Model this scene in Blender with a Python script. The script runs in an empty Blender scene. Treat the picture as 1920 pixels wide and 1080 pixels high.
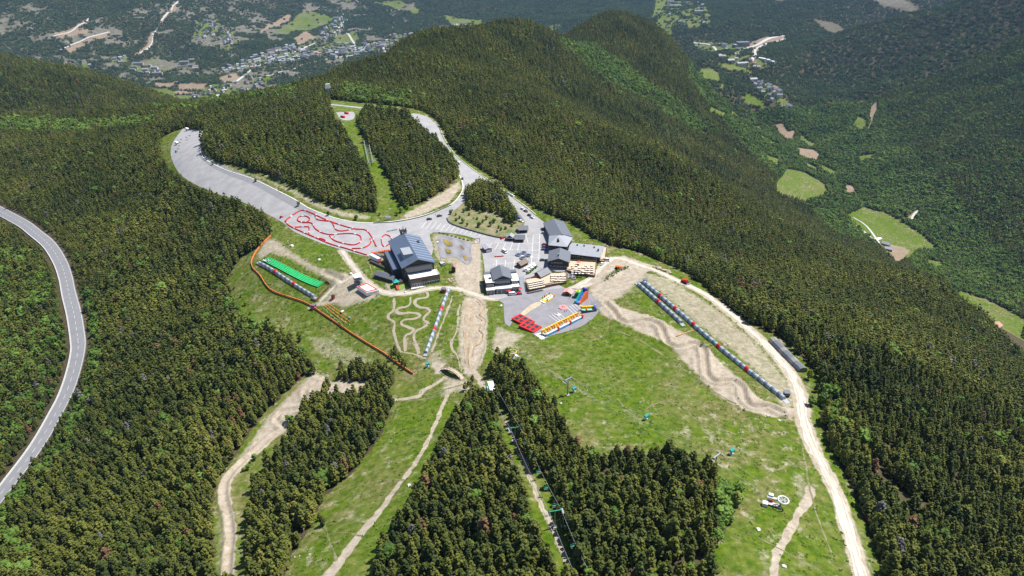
import bpy, math, random
import numpy as np
from mathutils import Vector, Matrix, geometry

random.seed(7)
RNG = np.random.default_rng(11)
scene = bpy.context.scene
COL = scene.collection

# ------------------------------------------------------------------ camera, sky, sun, exposure
cam_data = bpy.data.cameras.new('camera')
cam_data.sensor_width = 36.0
cam_data.lens = 36.0 * 1280.0 / 1920.0
cam_data.clip_start, cam_data.clip_end = 1.0, 30000.0
camera = bpy.data.objects.new('camera', cam_data)
COL.objects.link(camera)
camera.location = (0, 0, 230)
camera.rotation_euler = (math.radians(60), 0, 0)
scene.camera = camera
SUN_EL, SUN_AZ = math.radians(62), math.radians(66)     # azimuth clockwise from +Y (view direction): from the right, a little behind the scene
world = bpy.data.worlds.new('World'); scene.world = world; world.use_nodes = True
wn = world.node_tree.nodes; wl = world.node_tree.links
sky = wn.new('ShaderNodeTexSky'); sky.sky_type = 'NISHITA'; sky.sun_disc = False
sky.sun_elevation, sky.sun_rotation = SUN_EL, SUN_AZ
sky.altitude = 2000
wn['Background'].inputs['Strength'].default_value = 0.085
wl.new(sky.outputs[0], wn['Background'].inputs[0])
sun_data = bpy.data.lights.new('sun', 'SUN'); sun_data.energy = 4.6; sun_data.angle = math.radians(0.5); sun_data.color = (1.0, 0.955, 0.89)
sun = bpy.data.objects.new('sun', sun_data); COL.objects.link(sun)
_sd = Vector((math.sin(SUN_AZ) * math.cos(SUN_EL), math.cos(SUN_AZ) * math.cos(SUN_EL), math.sin(SUN_EL)))
sun.rotation_euler = _sd.to_track_quat('Z', 'Y').to_euler()
vs = scene.view_settings
vs.view_transform = 'Standard'; vs.look = 'None'; vs.exposure = 0.8; vs.gamma = 1.0; vs.use_curve_mapping = False
scene.cycles.use_denoising = True
scene.cycles.max_bounces = 4; scene.cycles.diffuse_bounces = 2; scene.cycles.volume_bounces = 0
scene.cycles.transparent_max_bounces = 8

# ------------------------------------------------------------------ terrain model (metres; z = 0 on the car park)
CAMH, PITCH, FPX = 230.0, math.radians(30.0), 1280.0
_ct, _st = math.cos(PITCH), math.sin(PITCH)

def ray(px, py):
    cx = (np.asarray(px, float) - 960) / FPX
    cy = (540 - np.asarray(py, float)) / FPX
    return np.stack([cx, _ct + cy * _st, -_st + cy * _ct], -1)

def project(P):
    P = np.asarray(P, float)
    y, z = P[..., 1], P[..., 2] - CAMH
    dep = y * _ct - z * _st
    return 960 + FPX * P[..., 0] / dep, 540 - FPX * (y * _st + z * _ct) / dep, dep

Y0 = 150.0
# survey points: seen along a ray (bearing, slope) at a known height z or ground distance y
CZ = [  # px, py, z
 (360,255,0),(330,300,0),(450,350,0),(600,425,0),(700,455,0),(780,420,0),(850,400,1),(930,460,0),(1000,440,1),(870,330,5),(830,270,9),(795,228,13),(640,212,13),
 (500,300,12),(600,300,14),(700,330,11),(450,240,12),(560,220,18),(740,250,15),(640,385,5),
 (700,540,-3),(870,560,-2),(1050,580,-2),(1120,500,0),(1100,430,0),(1050,400,2),(600,520,-7),(500,490,-8),(480,560,-22),(600,620,-19),(700,680,-16),(780,620,-8),(870,660,-5),(840,710,-6),(960,610,-3),
 (900,780,0),(850,900,12),(950,1080,28),(700,950,4),(600,1080,14),(620,750,-20),(520,820,-27),(430,950,-22),(430,1080,-8),
 (300,600,-40),(440,640,-28),(380,500,-30),(300,750,-38),(150,600,-40),(130,500,-40),(60,430,-46),(0,500,-60),(0,300,-62),(200,400,-40),(310,318,-9),(420,390,-11),(250,300,-22),(100,300,-45),(150,900,-38),(300,1000,-22),(0,900,-48),(0,650,-62),(0,1080,-35),(-150,500,-90),(-150,850,-80),
 (1000,680,2),(1150,700,4),(1100,850,14),(1250,950,24),(1250,1080,30),(1300,640,5),(1450,740,9),(1560,900,16),(1600,1060,22),(1240,510,2),(1380,590,4),(1450,860,16),(1750,1000,0),(1920,1000,-18),(1850,800,-30),(1700,700,-20),(1660,800,2),(2050,900,-50),
]
CY = [  # px, py, ground distance y
 (0,226,1080),(150,216,1060),(300,204,1020),(450,188,1000),(560,165,1000),(625,150,1010),
 (250,235,900),(100,245,960),
 (0,205,1420),(0,120,1600),(100,132,1610),(200,152,1600),(285,190,1560),(-100,110,1600),(120,180,1450),
 (300,172,3300),(380,160,3350),(470,130,3650),(600,85,4200),(700,72,4300),(850,50,4600),(1010,46,4500),
 (0,112,3500),(100,112,3600),(220,118,3650),(330,105,3900),(420,90,4000),(150,50,4050),(0,50,3900),(0,0,4250),(180,0,4500),(300,0,4750),(330,45,4350),(450,40,4700),(520,40,4900),(600,40,5000),(640,0,5600),(780,30,5000),(800,0,5400),(950,20,5100),(1000,0,5400),(1200,0,5300),
 (-100,0,4100),(-100,60,3800),
 (0,-80,4900),(250,-80,5400),(500,-80,6000),(800,-80,6400),(1100,-80,6300),(1400,-80,6000),(1700,-80,5600),
 (660,128,1130),(750,88,1300),(840,66,1400),(940,51,1480),(1010,58,1550),(760,160,1020),(850,160,1020),(960,130,1220),(1050,100,1500),
 (1100,50,1950),(1170,29,2150),(1225,50,2130),(1270,90,2080),(1150,100,1750),(1220,140,1700),
 (950,190,930),(1060,222,900),(1180,270,850),(1290,320,810),(1000,280,760),(1120,350,700),
 (1090,190,1250),(1150,200,1300),(1200,240,1240),(1300,250,1500),(1380,300,1450),(1330,180,1850),(1450,345,1400),(1300,330,1180),(1400,380,1150),(1450,430,1000),
 (1290,415,690),(1410,450,690),(1500,476,690),(1620,500,720),(1740,525,680),(1830,580,620),(1920,680,500),(1250,460,545),(1400,520,520),(1550,570,500),
 (1560,460,980),(1620,470,1100),
 (1330,100,2900),(1400,95,3200),(1450,85,3450),(1390,130,2750),(1430,180,2400),(1480,215,2250),(1400,240,2200),(1470,270,1950),(1530,330,1650),(1600,400,1400),(1680,460,1230),(1780,530,1060),(1860,590,980),(1920,620,900),(1990,700,800),
 (1300,40,4000),(1250,20,4500),(1400,30,4100),(1330,0,5000),(1500,60,3700),(1450,0,4500),
 (1530,80,3300),(1620,48,3250),(1700,30,3150),(1800,2,3000),(1850,-20,2950),(1950,-70,2800),(2050,-110,2700),
 (1600,0,4300),(1560,40,3950),(1700,0,4200),
 (1550,150,2750),(1650,150,2550),(1600,230,2150),(1700,250,1950),(1750,120,2400),(1850,60,2500),(1920,0,2550),(1920,150,2000),(1800,330,1560),(1900,350,1450),(1700,380,1500),(1850,470,1230),(1920,500,1130),(1920,250,1700),(2000,400,1250),(2000,100,2000),
 
]
CW = [  # x, y, z where the ground drops out of sight behind a crest
 (-720,1230,-190),(-540,1220,-180),(-350,1250,-160),(-1000,1270,-190),
 (-900,1950,-330),(-1100,2000,-300),(-700,1900,-330),(-650,2600,-560),(-1250,2700,-520),(-1700,2700,-480),
 (-300,1500,-150),(-200,1900,-260),(0,2000,-230),(-400,2300,-450),(0,2800,-520),(300,2900,-480),(600,3000,-520),(-200,3400,-610),
 (1900,3800,-430),(2300,3600,-330),
 (-900,6800,100),(0,7400,100),(1200,7200,100),(2600,6600,100),(-2400,6000,100),(-3800,5200,100),(4200,5600,100),(3200,3600,120),(2600,2800,80),
 (-3500,8800,150),(0,9500,150),(4000,8800,150),
 (0,60,45),(-150,60,10),(200,60,45),(-300,100,-60),(350,120,-10),
]

def _controls():
    pts = []
    for px, py, z in CZ:
        d = ray(px, py); t = (z - CAMH) / d[2]; pts.append((d[0] * t, d[1] * t, z))
    for px, py, y in CY:
        d = ray(px, py); t = y / d[1]; pts.append((d[0] * t, y, CAMH + d[2] * t))
    return np.array(pts + [tuple(map(float, c)) for c in CW])

def _warp(x, y):
    yy = np.maximum(y + Y0, 20.0)
    return x / yy, np.log(yy)

GU, GW = 460, 640
U0, U1, W0, W1 = -0.95, 0.95, math.log(Y0 + 20.0), math.log(Y0 + 9600.0)

def _fit():
    P = _controls()
    cu, cw = _warp(P[:, 0], P[:, 1])
    kern = lambda r2: np.sqrt(r2 + 0.05 ** 2)
    r2 = (cu[:, None] - cu[None]) ** 2 + (cw[:, None] - cw[None]) ** 2
    n = len(P)
    # heights are fitted relative to distance so that far hills may be tall and near ground stays smooth
    val = P[:, 2] / (P[:, 1] + Y0)
    A = np.zeros((n + 3, n + 3)); A[:n, :n] = -kern(r2) + np.eye(n) * 0.0015
    A[:n, n] = 1; A[:n, n + 1] = cu; A[:n, n + 2] = cw; A[n:, :n] = A[:n, n:].T
    w = np.linalg.solve(A, np.concatenate([val, [0, 0, 0]]))
    gu, gw = np.linspace(U0, U1, GU), np.linspace(W0, W1, GW)
    H = np.zeros((GW, GU))
    for j in range(GW):
        r = (gu[:, None] - cu[None]) ** 2 + (gw[j] - cw[None]) ** 2
        H[j] = (-kern(r)) @ w[:n] + w[n] + w[n + 1] * gu + w[n + 2] * gw[j]
    return H

HG = _fit()

def zbase(x, y):
    x, y = np.asarray(x, float), np.asarray(y, float)
    u, w = _warp(x, y)
    fu = np.clip((u - U0) / (U1 - U0) * (GU - 1), 0, GU - 1.001)
    fw = np.clip((w - W0) / (W1 - W0) * (GW - 1), 0, GW - 1.001)
    i, j = fu.astype(int), fw.astype(int); a, b = fu - i, fw - j
    h = (HG[j, i] * (1 - a) + HG[j, i + 1] * a) * (1 - b) + (HG[j + 1, i] * (1 - a) + HG[j + 1, i + 1] * a) * b
    return h * (y + Y0)

def hit(px, py, zf=None):
    """ground points where the sight lines (px, py) meet the terrain"""
    zf = zf or zbase
    px, py = np.atleast_1d(np.asarray(px, float)), np.atleast_1d(np.asarray(py, float))
    d = ray(px, py)
    ys = np.exp(np.linspace(math.log(110.0), math.log(9000.0), 700))
    t = ys[None] / d[:, 1:2]
    g = CAMH + d[:, 2:3] * t - zf(d[:, 0:1] * t, ys[None] + 0 * t)
    k = np.argmax(g < 0, axis=1); k = np.where((g < 0).any(1), k, len(ys) - 1); k = np.maximum(k, 1)
    lo, hi = t[np.arange(len(k)), k - 1], t[np.arange(len(k)), k]
    for _ in range(22):
        m = (lo + hi) / 2
        under = CAMH + d[:, 2] * m < zf(d[:, 0] * m, d[:, 1] * m)
        hi = np.where(under, m, hi); lo = np.where(under, lo, m)
    return np.stack([d[:, 0] * hi, d[:, 1] * hi, zf(d[:, 0] * hi, d[:, 1] * hi)], -1)
# ------------------------------------------------------------------ helpers
def _hash(ix, iy, s):
    n = (ix * 374761393 + iy * 668265263 + s * 982451653) & 0x7fffffff
    n = ((n ^ (n >> 13)) * 1274126177) & 0x7fffffff
    return ((n ^ (n >> 16)) & 0xffff) / 65535.0

def noise2(x, y, scale, seed=0):
    x, y = np.asarray(x, float) / scale, np.asarray(y, float) / scale
    ix, iy = np.floor(x).astype(np.int64), np.floor(y).astype(np.int64)
    fx, fy = x - ix, y - iy; fx, fy = fx * fx * (3 - 2 * fx), fy * fy * (3 - 2 * fy)
    a, b, c, d = _hash(ix, iy, seed), _hash(ix + 1, iy, seed), _hash(ix, iy + 1, seed), _hash(ix + 1, iy + 1, seed)
    return (a * (1 - fx) + b * fx) * (1 - fy) + (c * (1 - fx) + d * fx) * fy

def inside(poly, x, y):
    poly = np.asarray(poly)[:, :2]
    m = (x >= poly[:, 0].min()) & (x <= poly[:, 0].max()) & (y >= poly[:, 1].min()) & (y <= poly[:, 1].max())
    out = np.zeros(x.shape, bool)
    if not m.any(): return out
    xs, ys = x[m], y[m]; r = np.zeros(xs.shape, bool)
    q = np.roll(poly, 1, 0)
    for (x1, y1), (x2, y2) in zip(poly, q):
        if y1 == y2: continue
        r ^= ((y1 > ys) != (y2 > ys)) & (xs < (x2 - x1) * (ys - y1) / (y2 - y1) + x1)
    out[m] = r
    return out

def dist_line(pts, x, y, cut):
    """distance to a polyline, capped at cut"""
    pts = np.asarray(pts)[:, :2]
    d = np.full(x.shape, float(cut))
    m = (x > pts[:, 0].min() - cut) & (x < pts[:, 0].max() + cut) & (y > pts[:, 1].min() - cut) & (y < pts[:, 1].max() + cut)
    if not m.any(): return d
    xs, ys, b = x[m], y[m], d[m]
    for p, q in zip(pts[:-1], pts[1:]):
        e = q - p; L = e @ e + 1e-9
        t = np.clip(((xs - p[0]) * e[0] + (ys - p[1]) * e[1]) / L, 0, 1)
        b = np.minimum(b, np.hypot(xs - p[0] - t * e[0], ys - p[1] - t * e[1]))
    d[m] = b
    return d

def ground(pts, zf=None):
    a = np.array([(p[0], p[1]) for p in pts], float)
    return hit(a[:, 0], a[:, 1], zf)

def smooth_line(P, step=1.5):
    """Catmull-Rom through points (n,k), resampled about every step metres in the first two coordinates"""
    P = np.asarray(P, float)
    Q = np.vstack([2 * P[0] - P[1], P, 2 * P[-1] - P[-2]]); out = []
    for i in range(1, len(Q) - 2):
        p0, p1, p2, p3 = Q[i - 1:i + 3]
        n = max(1, int(np.hypot(*(p2 - p1)[:2]) / step))
        t = (np.arange(n) / n)[:, None]
        out.append(0.5 * (2 * p1 + (p2 - p0) * t + (2 * p0 - 5 * p1 + 4 * p2 - p3) * t ** 2 + (3 * p1 - p0 - 3 * p2 + p3) * t ** 3))
    out.append(P[-1:])
    return np.vstack(out)

MATS = {}
def mat(name, color, rough=0.8, var=0.12, scale=0.5, metal=0.0, bump=0.0, spec=0.3, color2=None, coord='Object'):
    """plain procedural material: colour broken up by two noises"""
    if name in MATS: return MATS[name]
    m = bpy.data.materials.new(name); m.use_nodes = True; MATS[name] = m
    nt = m.node_tree; b = nt.nodes['Principled BSDF']
    b.inputs['Roughness'].default_value = rough; b.inputs['Metallic'].default_value = metal
    b.inputs['Specular IOR Level'].default_value = spec
    tc = nt.nodes.new('ShaderNodeTexCoord'); nz = nt.nodes.new('ShaderNodeTexNoise')
    nz.inputs['Scale'].default_value = scale; nz.inputs['Detail'].default_value = 5; nz.inputs['Roughness'].default_value = 0.65
    nt.links.new(tc.outputs[coord], nz.inputs['Vector'])
    rp = nt.nodes.new('ShaderNodeValToRGB'); e = rp.color_ramp.elements
    c2 = color2 or tuple(min(1, c * (1 + var)) for c in color); c1 = tuple(c * (1 - var) for c in color) if color2 is None else color
    e[0].position, e[1].position = 0.3, 0.7
    e[0].color, e[1].color = (*c1, 1), (*c2, 1)
    nt.links.new(nz.outputs['Fac'], rp.inputs['Fac']); nt.links.new(rp.outputs['Color'], b.inputs['Base Color'])
    if bump:
        bp = nt.nodes.new('ShaderNodeBump'); bp.inputs['Strength'].default_value = bump; bp.inputs['Distance'].default_value = 0.3
        nt.links.new(nz.outputs['Fac'], bp.inputs['Height']); nt.links.new(bp.outputs['Normal'], b.inputs['Normal'])
    return m

class MB:
    """collects faces, then links them as ONE mesh object"""
    def __init__(s): s.v, s.f, s.m = [], [], []
    def add(s, vs_, fs_, mi=0):
        o = len(s.v); s.v += [tuple(v) for v in vs_]; s.f += [tuple(i + o for i in f) for f in fs_]; s.m += [mi] * len(fs_)
        return s
    def box(s, c, d, rz=0.0, mi=0, top=(1, 1), skip_bottom=False):
        """box centred in x, y; c[2] is its bottom"""
        ca, sa = math.cos(rz), math.sin(rz); vs_ = []
        for k, (tx, ty) in ((0, (1, 1)), (1, top)):
            for x, y in ((-1, -1), (1, -1), (1, 1), (-1, 1)):
                X, Y = x * d[0] / 2 * tx, y * d[1] / 2 * ty
                vs_.append((c[0] + X * ca - Y * sa, c[1] + X * sa + Y * ca, c[2] + k * d[2]))
        fs_ = [(4, 5, 6, 7), (0, 1, 5, 4), (1, 2, 6, 5), (2, 3, 7, 6), (3, 0, 4, 7)]
        if not skip_bottom: fs_.append((3, 2, 1, 0))
        return s.add(vs_, fs_, mi)
    def slab(s, q, h, mi=0):
        """flat slab of thickness h whose top is the polygon q"""
        n = len(q); vs_ = [tuple(p) for p in q] + [(p[0], p[1], p[2] - h) for p in q]
        return s.add(vs_, [tuple(range(n)), tuple(range(2 * n - 1, n - 1, -1))] + [(i + n, (i + 1) % n + n, (i + 1) % n, i) for i in range(n)], mi)
    def tube(s, pts, r, n=6, mi=0, cap=True):
        pts = [Vector(p) for p in pts]; rr = r if isinstance(r, (list, tuple)) else [r] * len(pts); base = []
        for i, p in enumerate(pts):
            t = (pts[min(i + 1, len(pts) - 1)] - pts[max(i - 1, 0)]).normalized()
            a = t.orthogonal().normalized() if i == 0 else (a - t * a.dot(t)).normalized()
            b = t.cross(a)
            base += [p + (a * math.cos(2 * math.pi * k / n) + b * math.sin(2 * math.pi * k / n)) * rr[i] for k in range(n)]
        fs_ = [(i * n + k, i * n + (k + 1) % n, (i + 1) * n + (k + 1) % n, (i + 1) * n + k) for i in range(len(pts) - 1) for k in range(n)]
        if cap: fs_ += [tuple(range(n - 1, -1, -1)), tuple(range((len(pts) - 1) * n, len(pts) * n))]
        return s.add(base, fs_, mi)
    def prism(s, prof, y0, y1, mi=0, axis='y'):
        """profile (x, z) swept along y (or (y, z) along x)"""
        n = len(prof); f = (lambda a, b, t: (a, t, b)) if axis == 'y' else (lambda a, b, t: (t, a, b))
        vs_ = [f(a, b, y0) for a, b in prof] + [f(a, b, y1) for a, b in prof]
        return s.add(vs_, [tuple(range(n)), tuple(range(2 * n - 1, n - 1, -1))] + [(i, i + n, (i + 1) % n + n, (i + 1) % n) for i in range(n)], mi)
    def disc(s, c, r, h, n=14, mi=0, r2=None):
        r2 = r if r2 is None else r2
        vs_ = [(c[0] + r * math.cos(2 * math.pi * k / n), c[1] + r * math.sin(2 * math.pi * k / n), c[2]) for k in range(n)]
        vs_ += [(c[0] + r2 * math.cos(2 * math.pi * k / n), c[1] + r2 * math.sin(2 * math.pi * k / n), c[2] + h) for k in range(n)]
        return s.add(vs_, [tuple(range(n - 1, -1, -1)), tuple(range(n, 2 * n))] + [(k, (k + 1) % n, (k + 1) % n + n, k + n) for k in range(n)], mi)
    def ball(s, c, r, mi=0, n=8, m=6, sq=(1, 1, 1)):
        vs_, fs_ = [], []
        for i in range(m + 1):
            th = math.pi * i / m
            for k in range(n):
                ph = 2 * math.pi * k / n
                vs_.append((c[0] + r * sq[0] * math.sin(th) * math.cos(ph), c[1] + r * sq[1] * math.sin(th) * math.sin(ph), c[2] + r * sq[2] * math.cos(th)))
        for i in range(m):
            for k in range(n):
                fs_.append((i * n + k, (i + 1) * n + k, (i + 1) * n + (k + 1) % n, i * n + (k + 1) % n))
        return s.add(vs_, fs_, mi)
    def mesh(s, name, mats_, smooth=False):
        me = bpy.data.meshes.new(name); me.from_pydata(s.v, [], s.f)
        for m_ in (mats_ if isinstance(mats_, (list, tuple)) else [mats_]): me.materials.append(m_)
        if max(s.m, default=0): me.polygons.foreach_set('material_index', s.m)
        if smooth: me.polygons.foreach_set('use_smooth', [True] * len(me.polygons))
        me.validate(); me.update()
        return me
    def build(s, name, mats_, parent=None, loc=None, rz=0.0, smooth=False):
        return link(name, s.mesh(name, mats_, smooth), parent, loc, rz)

def link(name, me, parent=None, loc=None, rz=0.0):
    o = bpy.data.objects.new(name, me); COL.objects.link(o)
    if parent is not None: o.parent = parent
    if loc is not None: o.location = loc
    if rz: o.rotation_euler = (0, 0, rz)
    return o

def tag(o, label, cat=None, group=None, kind=None):
    o['label'] = label
    if cat: o['category'] = cat
    if group: o['group'] = group
    if kind: o['kind'] = kind
    return o

def thing(name, label, cat, loc, rz=0.0, group=None):
    o = bpy.data.objects.new(name, None); COL.objects.link(o)
    o.empty_display_size = 0.5; o.location = loc; o.rotation_euler = (0, 0, rz)
    return tag(o, label, cat, group)

def dup(root, loc, rz, label=None, group=None, mats_=None):
    """copy of a thing with its parts and sub-parts; mats_ = {part name stem: material}"""
    def cp(o, parent):
        c = o.copy(); COL.objects.link(c)
        if parent is not None: c.parent = parent
        if mats_ and c.type == 'MESH':
            m_ = mats_.get(o.name.split('.')[0])
            if m_: c.material_slots[0].link = 'OBJECT'; c.material_slots[0].material = m_
        for ch in KIDS.get(o.name, ()): cp(ch, c)
        return c
    if root.name not in KIDS:
        for o in list(COL.objects):
            if o.parent: 
                L = KIDS.setdefault(o.parent.name, [])
                if o not in L: L.append(o)
    r = cp(root, None); r.location = loc; r.rotation_euler = (0, 0, rz)
    if label: r['label'] = label
    if group: r['group'] = group
    return r
KIDS = {}

def fan_mesh(name, poly, lift, mat_, cell=3.0):
    """sheet draped over the ground inside a closed outline (world xy)"""
    poly = np.asarray(poly)[:, :2]
    x0, y0 = poly.min(0); x1, y1 = poly.max(0)
    gx, gy = np.meshgrid(np.arange(x0, x1, cell), np.arange(y0, y1, cell))
    gx, gy = gx.ravel() + 0.31, gy.ravel() + 0.17
    k = inside(poly, gx, gy) & (dist_line(np.vstack([poly, poly[:1]]), gx, gy, cell) > cell * 0.4)
    pts = [Vector(p) for p in poly] + [Vector(p) for p in zip(gx[k], gy[k])]
    n = len(poly)
    vs_, es, fs_, *_ = geometry.delaunay_2d_cdt(pts, [(i, (i + 1) % n) for i in range(n)], [], 1, 1e-4)
    a = np.array([(v.x, v.y) for v in vs_])
    z = zfull(a[:, 0], a[:, 1]) + lift
    me = bpy.data.meshes.new(name); me.from_pydata([(p[0], p[1], q) for p, q in zip(a, z)], [], [tuple(f) for f in fs_])
    me.materials.append(mat_); me.update()
    return link(name, me)

def ribbon_mesh(line, width, lift, mb=None, jitter=0.0, seed=0, mi=0, cross=2):
    """strip draped along a world line (n, >=2); width scalar or per point"""
    mb = mb or MB(); P = np.asarray(line)[:, :2]; n = len(P)
    w = np.broadcast_to(np.asarray(width, float), (n,))
    t = np.gradient(P, axis=0); t /= np.linalg.norm(t, axis=1, keepdims=True) + 1e-9
    nn = np.stack([-t[:, 1], t[:, 0]], 1)
    s_ = np.concatenate([[0], np.cumsum(np.hypot(*np.diff(P, axis=0).T))])
    lw = w / 2 * (1 + jitter * (noise2(s_, s_ * 0, 3.0, seed) * 2 - 1) + jitter * (noise2(s_, s_ * 0, 9.0, seed + 9) * 2 - 1))
    rw = w / 2 * (1 + jitter * (noise2(s_, s_ * 0, 3.0, seed + 5) * 2 - 1) + jitter * (noise2(s_, s_ * 0, 9.0, seed + 7) * 2 - 1))
    rows = []
    for k in range(cross + 1):
        f = k / cross
        rows.append(P + nn * (lw * (1 - f) - rw * f)[:, None])
    R = np.stack(rows, 1).reshape(-1, 2)
    z = zfull(R[:, 0], R[:, 1]) + lift
    c = cross + 1
    mb.add([(a, b, q) for (a, b), q in zip(R, z)], [(i * c + k, i * c + k + 1, (i + 1) * c + k + 1, (i + 1) * c + k) for i in range(n - 1) for k in range(cross)], mi)
    return mb

def at(px, py):
    return Vector(hit(px, py, zfull)[0])
# ------------------------------------------------------------------ where things lie on the ground (sight bearings, turned into world outlines)
OPEN_RESORT = [(300,262),(318,250),(345,240),(392,246),(380,268),(380,290),(394,300),(436,309),(497,326),(558,352),(598,376),(646,392),(694,398),(740,395),(785,382),(812,370),(842,350),(860,332),(856,312),(838,288),(815,265),(800,250),(775,232),(765,216),(775,208),(800,212),(824,230),(838,256),(852,280),(882,305),(926,334),(966,362),(1005,390),(1035,404),(1080,422),(1112,446),(1145,461),(1200,473),(1258,498),(1292,515),(1326,542),(1366,577),(1410,607),(1466,634),(1506,672),(1534,704),(1542,732),(1538,780),(1556,840),(1578,880),(1608,940),(1624,985),(1648,1040),(1710,1230),(1310,1230),(1335,1030),(1370,980),(1385,930),(1348,908),(1324,888),(1285,870),(1230,856),(1170,860),(1130,864),(1088,854),(1056,814),(1040,764),(1004,726),(982,704),(962,692),(928,684),(914,698),(925,712),(938,738),(905,752),(890,735),(876,750),(855,782),(826,848),(780,928),(740,998),(708,1048),(650,1230),(480,1230),(545,1045),(580,990),(613,925),(655,892),(695,846),(722,795),(736,772),(728,742),(742,706),(715,690),(668,684),(640,706),(610,722),(590,695),(556,655),(508,624),(466,604),(438,570),(426,522),(452,482),(490,462),(510,432),(498,408),(465,392),(415,380),(368,358),(333,338),(309,312),(300,285)]
OPEN_TRACK = [(600,700),(640,715),(700,712),(712,728),(660,748),(625,745),(600,752),(560,782),(556,812),(528,852),(500,882),(478,912),(468,965),(468,1100),(402,1100),(398,960),(408,900),(438,860),(468,810),(500,770),(545,730),(570,705)]
OPEN_LIFT = [(930,735),(955,775),(975,850),(1000,885),(1032,890),(1044,960),(1064,1010),(1090,1100),(1042,1100),(1008,1010),(975,925),(950,860),(932,800)]
OPEN_KNOLL = [(622,188),(664,192),(664,222),(684,262),(716,312),(741,362),(754,398),(760,414),(706,414),(704,362),(686,312),(650,262),(630,222),(618,205)]
OPEN_TOP = [(618,186),(664,192),(720,196),(775,204),(800,212),(790,222),(745,214),(690,206),(662,236),(628,232)]
ISLAND_WOOD = [(872,368),(880,358),(905,345),(935,357),(950,377),(964,397),(972,418),(955,420),(940,402),(905,396),(880,394)]
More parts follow.
